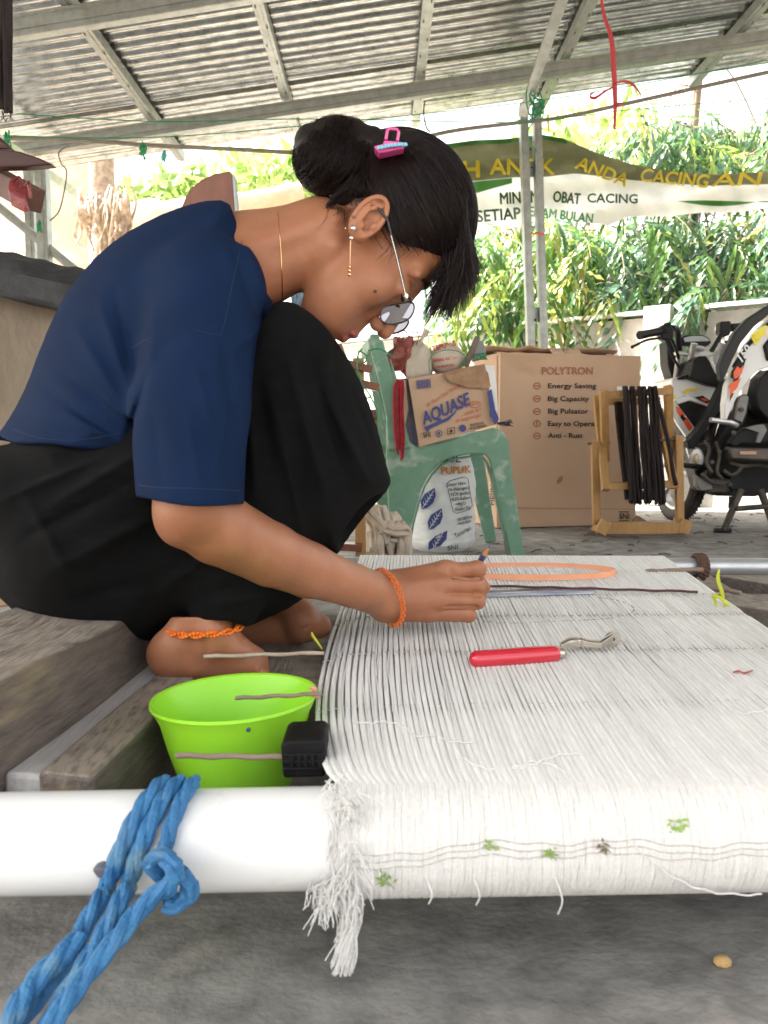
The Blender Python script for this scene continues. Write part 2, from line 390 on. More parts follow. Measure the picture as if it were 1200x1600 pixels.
# ---- the shed
DY = Vector((.075, .997, 0)).normalized(); EX = Vector((.997, -.075, 0)).normalized()
def zroof(x): return 2.265+.11*x
def at_beam(s, d, dz=0):            # s metres along the beam from X=0, d = distance of the beam line
    p = Vector((0, d, 0))+EX*s; return Vector((p.x, p.y, zroof(p.x)+dz))
shed = thing('open_shed', (0, 4.25, 0), 'open-sided shed of galvanised steel channels under a corrugated zinc roof', 'shed')
def chan(a, b, w_, h_, name, up=(0,0,1), slots=0):
    mb = MB(); a = Vector(a); b = Vector(b); d = (b-a).normalized(); sx = d.cross(Vector(up)).normalized(); sy = sx.cross(d).normalized()
    t = .003
    mb.bar(a-sy*(h_/2), b-sy*(h_/2), w_, t, up)                       # web facing down
    for k in (-1, 1):
        mb.bar(a+sx*(k*(w_/2-t)), b+sx*(k*(w_/2-t)), t, h_-.004, up)  # flanges
        mb.bar(a+sx*(k*(w_/2-.010))+sy*(h_/2), b+sx*(k*(w_/2-.010))+sy*(h_/2), .012, t, up)
    mb.bar(a-sy*(h_/2+.003), b-sy*(h_/2+.003), w_*.3, .004, up)       # pressed rib
    o = mb.build(name, M['galv'], shed, smooth=False)
    if slots:
        sm = MB(); L = (b-a).length; n = int(L/slots)
        for i in range(n):
            p = a+d*(slots*(i+.5))-sy*(h_/2+.0055)+sx*(w_*.27*(1 if i % 2 else -1))
            sm.bar(p-d*.012, p+d*.012, .005, .001, up)
        s_ = sm.build('slot', M['slot'], o, smooth=False); tag(s_, kind='stuff')
    return o
for s in (-3.4, -2.62, -1.25, -.52, .19, .93, 1.80, 2.7, 3.5):
    a = at_beam(s, -.6, .03); b = at_beam(s, 4.83, .03)
    chan(a, b, .048, .05, 'rafter', slots=.16)
for d, th in ((.6, .08), (3.12, .085), (4.22, .072)):
    a = at_beam(-3.9, d, -.045); b = at_beam(3.9, d, -.045)
    mb = MB(); up = Vector((0,0,1))
    mb.bar(a, b, .036, th)
    mb.bar(a-Vector((0,.024,0)), b-Vector((0,.024,0)), .006, th*.4)
    mb.bar(a-Vector((0,.020,-th*.42)), b-Vector((0,.020,-th*.42)), .004, .012)
    mb.bar(a-Vector((0,.020,th*.42)), b-Vector((0,.020,th*.42)), .004, .012)
    mb.build('beam', M['galv'], shed, smooth=False)
# corrugated sheets: waves run along the slope, one object per sheet
PITCH = .078
def sheet(y0, n, jit):
    mb = MB(); vs_ = []; fs = []; m = n*8; cols = 24
    for i in range(m+1):
        ph = i/8; yy = y0+ph*PITCH; h = .0085*math.copysign(abs(math.cos(2*math.pi*ph))**.7, math.cos(2*math.pi*ph))
        for k in range(cols+1):
            s = -4.0+8.0*k/cols; p = Vector((0, yy, 0))+EX*s
            vs_.append((p.x, p.y, zroof(p.x)+.075+h+jit+.003*noise.noise(Vector((s*2, yy*3, 1)))))
    for i in range(m):
        for k in range(cols): a = i*(cols+1)+k; fs.append((a, a+1, a+cols+2, a+cols+1))
    mb.add(vs_, fs); return mb.build('roof_sheet', M['rooft'], shed, normals=False)
yy = -.62; i = 0
while yy < 4.78:
    n = min(10, int((4.86-yy)/PITCH)); 
    if n < 2: break
    sheet(yy, n, .003*(i % 2)); yy += n*PITCH-.02; i += 1
def post(pa, pb, w_=.05, d_=.05, name='post'):
    mb = MB(); a = Vector(pa); b = Vector(pb)
    mb.bar(a, b, .003, d_, (0,1,0)); 
    mb.bar(a-Vector((0,d_/2,0)), b-Vector((0,d_/2,0)), w_, .003, (0,1,0))
    for k in (-1, 1):
        o = Vector((k*w_/2, 0, 0)); mb.bar(a+o, b+o, .003, d_, (0,1,0))
    o = Vector((0, -d_/2-.003, 0)); mb.bar(a+o, b+o, w_*.35, .004, (0,1,0))
    return mb.build(name, M['galv'], shed, smooth=False)
def ext(a, b):
    d = b-a; return a+d*(a.z/(a.z-b.z))
post(U(817,165,4.15), ext(U(817,165,4.15), U(829,540,4.15)), .036, .06); post(U(838,165,4.15), ext(U(838,165,4.15), U(849,540,4.15)), .036, .06)
for py in (262, 490):
    mb = MB()
    mb.prism([(820,py-10),(846,py-10),(847,py+14),(821,py+14)], 4.17, .004)
    mb.build('joint_plate', M['galv'], shed, smooth=False); mb = MB()
for x, y in ((829,233),(831,262),(836,500),(838,535)):
    sc = MB().lathe([(.001,0),(.006,.001),(.006,.003),(.001,.005)], U(x,y,4.115), (0,-1,0), 8); sc.build('screw', M['slot'], shed)
post(U(66,262,4.3), U(76,560,4.3), .055, .06); post(U(47,262,4.42), U(55,560,4.42), .05, .06)
post(U(-40,270,3.9), U(-30,640,3.9))
def brace(a, b): 
    mb = MB(); mb.bar(a, b, .045, .035, (0,1,0)); mb.bar(a-Vector((0,.024,0)), b-Vector((0,.024,0)), .004, .016, (0,0,1))
    return mb.build('brace', M['galv'], shed, smooth=False)
brace(U(817,178,4.06), U(892,-40,3.3)); brace(U(-30,300,4.25), U(128,430,4.35)); brace(U(-10,212,4.0), U(115,300,4.8))
# ---- white block wall
Wa = Vector((-3.0, 8.6, 0)); Wd = Vector((1.08,-.81,0)).normalized(); Wn = Vector((-.6,-.8,0))
wall = thing('block_wall', tuple(Wa), 'whitewashed concrete block wall with a stained pillar behind the motorcycle', 'wall')
mb = MB(); a = Wa-Wn*.07; b = a+Wd*9.6; 
mb.bar(a+Vector((0,0,.56)), b+Vector((0,0,.56)), .09, 1.30); mb.build('mortar', M['mortar'], wall, smooth=False)
bm_cache = []
for k in range(5):
    q = MB(); q.box((0,0,0), (.385,.11,.192)); me_o = q.build('block', M['white_wall'], wall, smooth=False)
    me = me_o.data; bpy.data.objects.remove(me_o)
    for v in me.vertices: v.co += Vector([random.uniform(-.005,.005) for _ in range(3)])
    bm_cache.append(me)
low = bm_cache[0].copy(); low.materials[0] = M['stone_pale']
ang = math.atan2(Wd.y, Wd.x)
for row in range(6):
    for c in range(24):
        s = c*.4+(.2 if row % 2 else 0); z = .10+row*.205
        p = Wa+Wd*s+Vector((0,0,z))-Wn*.045+Wn*random.uniform(-.004,.006)
        o = inst('block', low if row < 1 else random.choice(bm_cache), wall, p, (random.uniform(-.01,.01), 0, ang+random.uniform(-.006,.006)))
        b_ = o.modifiers.new('b', 'BEVEL'); b_.width = .008; b_.segments = 2
s0 = ((U(1032,560,5.0)-Wa).dot(Wd))
q = MB(); p = Wa+Wd*s0; rotm = Matrix.Rotation(ang, 3, 'Z')
q.box(p+Wn*.02+Vector((0,0,.63)), (.17,.2,1.26), rotm)
M['stain'] = mat('stained_plaster', (.55,.52,.47), .95, col2=(.38,.33,.28), scale=5, bump=.7, bscale=30, stretch=(1,1,.35), bdist=.006)
q.build('pillar', M['stain'], wall, smooth=False, bevel=.006)
# coping
q = MB(); n = 60; path = []
for k in range(n):
    p = Wa+Wd*(9.6*k/(n-1))+Vector((0,0,1.242+.006*noise.noise(Vector((k*.8,0,0)))))
    q.box(p-Wn*.05, (9.6/n*1.01,.13,.024+.006*noise.noise(Vector((k*.6,5,0)))), rotm)
q.build('coping', M['white_wall'], wall, smooth=False)
# ---- weathered low wall at the left with black netting on it
M['adobe'] = mat('rough_cement', (.27,.22,.165), .95, col2=(.18,.145,.11), scale=7, bump=.9, bscale=25, stretch=(1,1,.5), col3=(.33,.29,.23), s3=3, bdist=.012)
vs_ = []; fs = []; m_ = MB()
c0 = U(0,440,1.62)
def lw(x, z, back):
    y = 1.62+(.16 if back else 0); d = .02*noise.noise(Vector((x*5, z*5, back)))
    return (x, y+d, z)
nx, nz = 24, 18; xs = [-1.4+1.05*i/nx for i in range(nx+1)]
def topz(x): return .775+.006*noise.noise(Vector((x*9,0,0)))-.045*max(0,(x+.84))/.2
for back in (0, 1):
    for i in range(nx+1):
        for j in range(nz+1): vs_.append(lw(xs[i], topz(xs[i])*j/nz, back))
q_ = (nx+1)*(nz+1)
for i in range(nx):
    for j in range(nz):
        a = i*(nz+1)+j; fs += [(a, a+nz+1, a+nz+2, a+1), (q_+a+1, q_+a+nz+2, q_+a+nz+1, q_+a)]
    a = i*(nz+1)+nz; fs.append((a, a+nz+1, q_+a+nz+1, q_+a))
for j in range(nz): fs.append((nx*(nz+1)+j, q_+nx*(nz+1)+j, q_+nx*(nz+1)+j+1, nx*(nz+1)+j+1))
lo_w = MB().add(vs_, fs).build('low_wall', M['adobe'], org=(-.9,1.62,0)); tag(lo_w, 'rough brown cement low wall at the left behind the crouching person', 'wall')
M['net'] = weave(mat('black_netting', (.018,.02,.024), .55, col2=(.05,.052,.06), scale=60, bump=.8, bscale=200, bdist=.004), 400, .8)
m_ = MB(); vs_ = []; fs = []; nx, ny = 60, 26
for i in range(nx+1):
    for j in range(ny+1):
        x = -1.15+.72*i/nx; v = j/ny; a = v*math.pi*1.15-.25
        r_ = .055+.028*noise.noise(Vector((x*6, v*4, 0)))+.014*noise.noise(Vector((x*20, v*12, 2)))
        z = topz(x)+.012+math.sin(a)*r_*(.9+.5*noise.noise(Vector((x*4,1,0))))-(.035 if v < .08 else 0)
        y = 1.70-math.cos(a)*(.14+.02*noise.noise(Vector((x*12, v*6, 4))))
        vs_.append((x, y, z))
for i in range(nx):
    for j in range(ny): a = i*(ny+1)+j; fs.append((a, a+ny+1, a+ny+2, a+1))
o = m_.add(vs_, fs).build('shade_netting', M['net'], org=(-.8,1.7,.76), normals=False); tag(o, 'crumpled black shade netting draped over the brown low wall', 'netting')
so = o.modifiers.new('s', 'SOLIDIFY'); so.thickness = .003
# ---- timber platform of the loom
bench = thing('timber_platform', (-.3, .8, 0), 'low platform of dark rough timbers and a grey plank under the crouching person', 'platform')
def beamx(p0, p1, w_, h_, name, m, lab=None, seed=0):
    """a rough timber between two points (top centre line), uneven along its length"""
    a = Vector(p0); b = Vector(p1); d = b-a; L = d.length; d.normalize(); sx = d.cross(Vector((0,0,1))).normalized(); mb = MB(); vs_ = []; n = max(8, int(L/.03)); k = 5
    ring = []
    for i in range(k): ring.append((-.5+i/k, 0))
    for i in range(k): ring.append((.5, -i/k))
    for i in range(k): ring.append((.5-i/k, -1))
    for i in range(k): ring.append((-.5, -1+i/k))
    m_ = len(ring)
    for i in range(n+1):
        p = a+d*(L*i/n)
        for (u, v) in ring:
            q = p+sx*(u*w_)+Vector((0,0,v*h_)); nn = noise.noise_vector(Vector((q.x*9+seed, q.y*5, q.z*9)))*.006
            n2 = noise.noise_vector(Vector((q.x*30+seed, q.y*8, q.z*30)))*.002
            vs_.append(q+nn+n2)
    fs = [(i*m_+j, i*m_+(j+1)%m_, (i+1)*m_+(j+1)%m_, (i+1)*m_+j) for i in range(n) for j in range(m_)]
    fs += [tuple(range(m_))[::-1], tuple(range(n*m_, n*m_+m_))]
    o = mb.add(vs_, fs).build(name, m, bench); 
    b_ = o.modifiers.new('b','BEVEL'); b_.width=.004; b_.segments=2; b_.limit_method='ANGLE'
    if lab: o['label'] = lab
    return o
zt = .172
# plank strip between image lines (0,1230)-(230,1055) and (70,1230)-(260,1080)
L0, L1 = G(-10,1240,zt), G(232,1056,zt); R0, R1 = G(60,1245,zt), G(262,1085,zt)
ds = (L1-L0).normalized()
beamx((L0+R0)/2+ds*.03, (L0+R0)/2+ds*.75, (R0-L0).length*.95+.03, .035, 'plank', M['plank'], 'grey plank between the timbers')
sxv = ds.cross(Vector((0,0,1))).normalized()
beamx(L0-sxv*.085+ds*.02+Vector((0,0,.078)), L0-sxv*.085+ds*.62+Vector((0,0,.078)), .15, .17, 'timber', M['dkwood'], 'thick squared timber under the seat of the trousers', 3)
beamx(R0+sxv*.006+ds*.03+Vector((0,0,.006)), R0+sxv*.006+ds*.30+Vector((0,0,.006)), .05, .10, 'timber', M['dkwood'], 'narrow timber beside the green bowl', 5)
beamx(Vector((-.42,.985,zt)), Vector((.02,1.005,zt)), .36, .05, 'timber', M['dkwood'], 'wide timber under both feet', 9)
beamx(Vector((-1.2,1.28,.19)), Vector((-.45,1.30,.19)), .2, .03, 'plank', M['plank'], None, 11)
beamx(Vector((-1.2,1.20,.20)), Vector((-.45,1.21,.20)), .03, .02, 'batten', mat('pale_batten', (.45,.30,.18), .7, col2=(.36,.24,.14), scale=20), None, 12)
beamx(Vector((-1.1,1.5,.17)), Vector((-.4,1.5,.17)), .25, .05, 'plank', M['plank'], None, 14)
# right side of the loom: dark rails beyond the warp
loom = thing('loom_frame', (.55, 1.2, 0), 'dark wooden loom rails crossing under the far right corner of the warp', 'loom')
ORG_b = bench
def rail(a, b, w_, h_, m=None):
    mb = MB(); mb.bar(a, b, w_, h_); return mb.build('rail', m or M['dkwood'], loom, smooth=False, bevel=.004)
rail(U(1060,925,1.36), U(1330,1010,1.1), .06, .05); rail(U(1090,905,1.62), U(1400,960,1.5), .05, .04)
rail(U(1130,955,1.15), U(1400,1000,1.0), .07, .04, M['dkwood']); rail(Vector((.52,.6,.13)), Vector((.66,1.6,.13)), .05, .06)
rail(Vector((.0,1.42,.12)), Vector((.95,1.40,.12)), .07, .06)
# ================================================================ LOOM: PIPE, WARP, RODS
M['yarn'] = mat('white_cotton', (.86,.855,.84), .85, col2=(.74,.735,.72), scale=90, bump=.6, bscale=500, stretch=(6,.35,6), sheen=.3, randv=.05, bdist=.0015)
M['steel'] = mat('zinc_pipe', (.55,.57,.60), .35, .7, col2=(.45,.47,.5), scale=20)
M['stick'] = mat('old_bamboo', (.30,.23,.18), .7, col2=(.19,.14,.11), scale=30, stretch=(.3,4,4), bump=.4)
PY = .56; PR = .037
pz = U(600,1296,PY).z; 
pipeA = U(-260,1322,PY+.0); pipeB = U(1600,1288,PY)
pc = lambda x: Vector((x, PY, pipeA.z+(pipeB.z-pipeA.z)*(x-pipeA.x)/(pipeB.x-pipeA.x)))
prof = []
mb = MB(); d = (pipeB-pipeA); L = d.length
mb.lathe([(PR-.003,0),(PR,0),(PR,L),(PR-.003,L)], pipeA, d, 64)
pipe = mb.build('plastic_pipe', M['pvc'], org=tuple(pipeA)); tag(pipe, 'thick white plastic pipe across the front carrying the warp, tied with blue rope', 'pipe')
FYp = 1.40; fz = U(1100,886,FYp).z; FR = .016
mb = MB(); mb.lathe([(FR,0),(FR,2.2)], (-.1,FYp+.02,fz), (1,-.02,0), 24)
fp = mb.build('steel_pipe', M['steel'], org=(.5,FYp,fz)); tag(fp, 'thin galvanised pipe at the far end of the white warp', 'pipe')
fcx = lambda x: Vector((x, FYp+.02-.02*(x+.1), fz))
# warp: NB bundles fanned from the near pipe to the far pipe
warp = thing('warp', (.2,.9,.2), 'white cotton warp yarns stretched over the plastic pipe where the person draws', 'yarn')
NB = 98
xn0, xn1 = U(533,1213,PY).x, .46
xf0, xf1 = -.045, U(1038,884,FYp).x
RT = PR+.004
def topz_at(y, x):  # height of the sheet of yarn
    a = pc(x).z+RT; b = fz+FR+.003; t = (y-PY)/(FYp-PY)
    return a+(b-a)*t-.004*math.sin(math.pi*min(max(t,0),1))
def edge_bulge(u, t):
    return -.036*math.exp(-u*7)*math.sin(math.pi*min(1,max(0,t))**.6)
def warp_x(u, t):
    return xn0+(xn1-xn0)*u+((xf0+(xf1-xf0)*u)-(xn0+(xn1-xn0)*u))*t+edge_bulge(u, t)
BANDS = [.185, .375, .55, .68, .86]          # the lease cords that bind the bundles, as a fraction of the length
def bundle(i, layer=0):
    u = (i+.5)/NB; path = []; j = random.uniform(-.25,.25)/NB
    seedx = random.random()*50
    ph = random.random()*6
    # under and around the near pipe
    c = pc(warp_x(u,0))
    w0 = .5*(xn1-xn0)/NB*random.uniform(.86,1.06); w1 = .5*(xf1-xf0)/NB*random.uniform(.88,1.08)
    pts = []
    if layer == 0:
        for a in range(-95, 91, 12):
            t = R(a); pts.append((Vector((warp_x(u,0), c.y-math.cos(t)*RT, c.z+math.sin(t)*RT)), w0*1.3, 0))
    n = 40
    for k in range(1, n+1):
        t = k/n; uu = u+j*.25*math.sin(t*9+ph)*(t*(1-t)*4)+.0012*noise.noise(Vector((seedx, t*7, 0)))
        x = warp_x(uu, t); y = PY+(FYp-PY)*t
        pin = min(abs(t-b) for b in BANDS)
        th = (1-.28*math.exp(-(pin/.012)**2))*(1+.30*max(0, 1-t/.28))
        z = topz_at(y, x)+.0006*noise.noise(Vector((seedx, t*12, 5)))-(.0011*math.exp(-(pin/.008)**2))-.012*max(0,1-u*14)**2*math.sin(math.pi*t)-layer*.007
        pts.append((Vector((x, y, z)), (w0+(w1-w0)*t)*th, t))
    if layer == 0:
        for a in range(80, -60, -20):
            t = R(a); q = fcx(warp_x(u,1)); pts.append((Vector((warp_x(u,1), q.y+math.cos(t)*(FR+.002), q.z+math.sin(t)*(FR+.002))), w1, 1))
    vs_ = []; n = len(pts); K = 7
    for q in range(n):
        p, wd, t = pts[q]; d = (pts[min(q+1,n-1)][0]-pts[max(q-1,0)][0]).normalized()
        sx = Vector((1,0,0)); up = sx.cross(d).normalized(); 
        for k in range(K):
            a = math.pi*k/(K-1); bump = 1+.10*math.sin(3*a+seedx)
            vs_.append(p-sx*(math.cos(a)*wd)+up*(math.sin(a)*wd*.62*bump))
        vs_.append(p-up*wd*.3)
    K += 1
    fs = [(q*K+k, q*K+(k+1)%K, (q+1)*K+(k+1)%K, (q+1)*K+k) for q in range(n-1) for k in range(K)]
    return vs_, fs
for i in range(NB):
    v, f = bundle(i); MB().add(v, f).build('yarn_bundle', M['yarn'], warp)
# loose single yarns riding between and over the bundles
mb = MB()
for i in range(170):
    u = random.random()*.985+.01; t0 = random.uniform(-.0,.5); t1 = t0+random.uniform(.25,.6); pts = []
    for k in range(14):
        t = min(t0+(t1-t0)*k/13, 1); x = warp_x(u+.002*math.sin(k*.7+i), t)
        pts.append((x, PY+(FYp-PY)*t, topz_at(PY+(FYp-PY)*t, x)+(xn1-xn0)/NB*.30+.0004*math.sin(k+i)-.012*max(0,1-u*14)**2*math.sin(math.pi*t)))
    mb.tube(pts, .00055, 4, cap=False)
for i in range(420):
    u = (i+random.random())/420; pts = []
    for a in range(-95, 100, 13):
        t = R(a); x = warp_x(u,0)+.0006*math.sin(a*.1+i); c = pc(x); r_ = RT+(xn1-xn0)/NB*.32
        pts.append((x, c.y-math.cos(t)*r_, c.z+math.sin(t)*r_))
    mb.tube(pts, .0006, 4, cap=False)
tag(mb.build('loose_yarn', M['yarn'], warp, normals=False), kind='stuff')
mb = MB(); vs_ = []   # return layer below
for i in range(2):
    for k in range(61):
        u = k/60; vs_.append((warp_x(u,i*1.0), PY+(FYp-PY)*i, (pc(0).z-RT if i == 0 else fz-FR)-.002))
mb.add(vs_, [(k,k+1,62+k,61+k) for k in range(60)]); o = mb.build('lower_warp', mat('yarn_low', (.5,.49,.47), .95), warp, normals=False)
mb = MB(); vs_ = []  # backing sheet under the bundles, grey to paint the shade between them
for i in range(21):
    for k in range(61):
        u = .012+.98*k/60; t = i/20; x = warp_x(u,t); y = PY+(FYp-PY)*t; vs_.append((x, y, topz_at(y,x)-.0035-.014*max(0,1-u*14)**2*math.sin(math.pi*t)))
mb.add(vs_, [(i*61+k,i*61+k+1,(i+1)*61+k+1,(i+1)*61+k) for i in range(20) for k in range(60)]); mb.build('under_warp_shade', mat('yarn_gap_shade', (.40,.395,.39), .95), warp, normals=False)
# lease cords
M['cord'] = mat('lease_cord', (.48,.46,.44), .85)
for t in BANDS:
    pts = []
    for k in range(NB*4):
        u = (k+.5)/(NB*4); x = warp_x(u, t); y = PY+(FYp-PY)*t+.0015*math.sin(u*23+t*9)
        pts.append((x, y, topz_at(y, x)+(xn1-xn0)/NB*(.34+.22*math.sin(2*math.pi*u*NB/2))-.002-.012*max(0,1-u*14)**2*math.sin(math.pi*t)))
    MB().tube(pts, .0007, 5).build('lease_cord', M['cord'], warp, normals=False)
for aa in (8, 14, 20):     # rows of cross yarn on the front of the pipe
    pts = []
    for k in range(300):
        u = .02+.97*k/299; x = warp_x(u,0); c = pc(x); t = R(aa+7*math.sin(u*7)-12+u*22+2.5*math.sin(u*31+aa)+1.2*math.sin(u*90)); r_ = RT+.0022+.0005*math.sin(k*1.3)
        pts.append((x, c.y-math.cos(t)*r_, c.z+math.sin(t)*r_))
    MB().tube(pts, .0004, 5).build('cross_yarn', M['cord'], warp, normals=False)
# stray yarns on the surface, in photo positions
def on_warp(px, py, up=.004):
    if py < 1200:
        p = G(px, py, .2)
        for _ in range(4): p = G(px, py, topz_at(p.y, p.x)+up)
        return p
    d = ray(px, py); o = Vector((0,0,CAMZ)); c = pc(0); rr = RT+up
    oy, oz = -c.y, CAMZ-c.z; A = d.y**2+d.z**2; B = 2*(d.y*oy+d.z*oz); C = oy*oy+oz*oz-rr*rr; D = max(B*B-4*A*C, 0)
    return o+d*((-B-math.sqrt(D))/(2*A))
def spline(pts, n=8):
    out = []; m = len(pts)
    for i in range(m-1):
        p0, p1, p2, p3 = [Vector(pts[max(0,min(m-1,i+k))]) for k in (-1,0,1,2)]
        for k in range(n):
            t = k/n; out.append(.5*((2*p1)+(p2-p0)*t+(2*p0-5*p1+4*p2-p3)*t*t+(3*p1-p0-3*p2+p3)*t**3))
    out.append(Vector(pts[-1])); return out
for pts in ([(550,1128),(580,1130),(600,1127),(630,1135),(650,1150),(680,1148),(700,1158),(740,1160)],
            [(708,1160),(720,1180),(750,1198),(790,1202),(830,1195),(870,1180),(910,1178)],
            [(800,1200),(840,1190),(900,1215),(950,1275),(1000,1330),(1060,1375),(1120,1395),(1190,1398)],
            [(1135,1105),(1160,1115),(1200,1108)]):
    P_ = spline([on_warp(x, y, .0035) for x, y in pts], 6); P_ = [p+Vector((0,0,.0008*math.sin(i*1.7))) for i, p in enumerate(P_)]
    MB().tube(P_, .0006, 6).build('stray_yarn', M['yarn'], warp, normals=False)
# frayed edge and tassel
mb = MB()
def tuft(p0, spread, L, n, down=1.0, r_=.0004, curl=.35):
    for i in range(n):
        p = Vector(p0)+Vector([random.gauss(0,.004) for _ in range(3)]); pts = [p.copy()]; v = Vector((random.gauss(0,spread), -abs(random.gauss(0,.3)), -down))
        LL = L*random.uniform(.5,1.05)
        for k in range(12):
            v = (v+Vector([random.gauss(0,curl*.5) for _ in range(3)])*.5+Vector((0,0,-.12*down))).normalized(); p = p+v*LL/12; pts.append(p.copy())
        mb.tube(pts, r_, 4, cap=False)
for i in range(22):
    y = random.uniform(1225, 1400); p = on_warp(random.uniform(512,556), min(y,1380), .003)
    tuft(p, .5, random.uniform(.018,.036), 12, .6, .00038, .6)
for x in (500,515,530,545): tuft(U(x,1388,.52), .3, .026, 30, 1, .0004, .5)
tuft(U(535,1240,.53), .8, .03, 30, .3, .00035, .8)
for i in range(230):
    a = U(random.gauss(545,8), 1375+random.uniform(-25,5), .522); b = U(random.gauss(534,7), 1525-abs(random.gauss(0,22)), .515+random.uniform(-.004,.004))
    pts = [a+(b-a)*(k/11)+Vector((.0012*math.sin(k*.9+i), .001*math.cos(k+i), 0))+Vector((.004*math.sin(k/11*3.1),0,0)) for k in range(12)]
    mb.tube(pts, .00038, 4, cap=False)
tag(mb.build('frayed_ends', M['yarn'], warp, normals=False), kind='stuff')
for x, L_ in ((666,20),(740,22),(868,36)):
    a = on_warp(x, 1372, .002); b = U(x+4, 1392+L_, .522); MB().tube(spline([a, (a+b)/2+Vector((.003,-.004,0)), b],6), .0006, 6).build('yarn_end', M['yarn'], warp)
# lease sticks
def stick(a, b, r_, lab, m=None, name='lease_stick', flat=1):
    a = Vector(a); b = Vector(b); n = 10
    pts = [a+(b-a)*(k/n)+Vector((0,0,.0006*math.sin(k*1.7))) for k in range(n+1)]
    o = MB().tube(pts, [r_*(1+.08*math.sin(k*2.3)) for k in range(n+1)], 10, flat=flat).build(name, m or M['stick'], org=tuple(a)); return tag(o, lab, 'stick', 'lease sticks through the warp')
stick(U(318,1026,.80), U(506,1020,.83), .0022, 'thin pale stick poking left from the warp above the green bowl', mat('pale_stick', (.45,.37,.29), .7, col2=(.33,.26,.2), scale=40))
stick(U(368,1091,.70), U(503,1084,.69), .0019, 'dark stick crossing over the rim of the green bowl')
stick(U(275,1181,.61), U(462,1183,.612), .0024, 'short stick lowest at the left, in front of the bowl side')
stick(U(1010,893,1.28), U(1098,890,1.28), .004, 'stick end beside the red strip at the far corner of the warp')
stick(U(1060,912,1.30), U(1158,926,1.22), .0035, 'stick end furthest right beside the yellow leaf')
stick(U(1090,905,1.33), U(1135,950,1.1)+Vector((.0,0,.0)), .0035, 'slanting grey stick under the yellow leaf')
for (a, b, c_) in (((1080,955),(1230,962),1.16),((1000,917),(1260,948),1.27)):
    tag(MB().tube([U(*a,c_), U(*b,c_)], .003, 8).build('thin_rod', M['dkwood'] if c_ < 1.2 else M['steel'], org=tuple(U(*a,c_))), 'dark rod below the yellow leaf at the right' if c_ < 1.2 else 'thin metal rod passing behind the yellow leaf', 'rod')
# ---- brown rope coil on the steel pipe
M['coir'] = mat('dark_coir_rope', (.07,.035,.025), .85, col2=(.12,.06,.045), scale=90, bump=.8, bscale=250)
def twist_rope(path, r_, name, m, parent=None, org=None, strands=3, pitch=.03, n=8, sub=6):
    """laid rope: separate strands wound round the path, joined as one rope"""
    P_ = spline(path, sub); mb = MB(); L_ = [0]
    for i in range(1, len(P_)): L_.append(L_[-1]+(P_[i]-P_[i-1]).length)
    tot = L_[-1]; N_ = max(12, int(tot/(pitch/8))); Q = []
    j = 0
    for i in range(N_+1):
        s = tot*i/N_
        while j < len(L_)-2 and L_[j+1] < s: j += 1
        Q.append(P_[j]+(P_[j+1]-P_[j])*((s-L_[j])/max(L_[j+1]-L_[j],1e-9)))
    prev = None; fr = []
    for i, p in enumerate(Q):
        d = (Q[min(i+1,N_)]-Q[max(i-1,0)]).normalized()
        a = d.cross(Vector((0,0,1))) if prev is None else prev-d*prev.dot(d)
        if a.length < 1e-3: a = d.cross(Vector((0,1,0)))
        a.normalize(); prev = a; fr.append((a, a.cross(d)))
    for k in range(strands):
        pts = []
        for i, p in enumerate(Q):
            t = 2*math.pi*(k/strands+tot*i/N_/pitch); a, b = fr[i]; pts.append(p+(a*math.cos(t)+b*math.sin(t))*r_*.46)
        mb.tube(pts, r_*.60, n)
    return mb.build(name, m, parent, org=org, normals=False)
pts = []
for k in range(40):
    t = k/39*2*math.pi*3.6; pts.append(Vector((U(1088,886,FYp).x+.012*k/39, FYp, fz))+Vector((0, math.cos(t), math.sin(t)))*(FR+.005))
o = twist_rope(pts, .0055, 'coir_rope', M['coir'], org=(.55,FYp,fz), pitch=.02, sub=4); tag(o, 'dark brown rope wound round the far galvanised pipe', 'rope')
# loose tail
# ---- blue rope
M['blue_rope'] = mat('blue_rope', (.018,.125,.31), .6, col2=(.04,.19,.40), scale=70, bump=.9, bscale=350, stretch=(1,1,1), bdist=.002, col3=(.13,.25,.33), s3=30, lo3=.55, hi3=.75)
ropeT = thing('blue_rope', tuple(U(240,1300,.5)), 'thick faded blue rope knotted round the white pipe and leading down to the left', 'rope')
def roundpipe(px_top, px_bot, a0=100, a1=-20, k=.0):
    x0 = U(px_top,1215,PY).x; x1 = U(px_bot,1340,PY-.03).x; out = []
    for i in range(8):
        s = i/7; t = R(a0+(a1-a0)*s); x = x0+(x1-x0)*s**1.2; c = pc(x); out.append(Vector((x, c.y-math.cos(t)*(PR+.0065+k), c.z+math.sin(t)*(PR+.0065+k))))
    return out
rr_ = .0059
twist_rope(roundpipe(252,172)+[U(150,1415,.50), U(95,1510,.47), U(20,1610,.44), U(-40,1690,.42)], rr_*1.15, 'rope_strand', M['blue_rope'], ropeT, pitch=.062)
twist_rope(roundpipe(276,205)+[U(192,1400,.495), U(150,1480,.465), U(100,1560,.44), U(30,1680,.42)], rr_*1.12, 'rope_strand', M['blue_rope'], ropeT, pitch=.062)
twist_rope(roundpipe(300,262,100,15)+[U(262,1345,.505), U(280,1362,.49), U(296,1385,.488), U(288,1405,.487), U(262,1410,.492), U(262,1385,.50), U(240,1355,.495), U(232,1345,.492)], rr_, 'rope_strand', M['blue_rope'], ropeT, pitch=.062)
twist_rope([U(236,1350,.503), U(252,1338,.488), U(272,1352,.478), U(270,1380,.478), U(240,1400,.483), U(215,1425,.48), U(180,1470,.462), U(130,1530,.445), U(75,1610,.42), U(20,1700,.41)], rr_*1.1, 'rope_strand', M['blue_rope'], ropeT, pitch=.062)
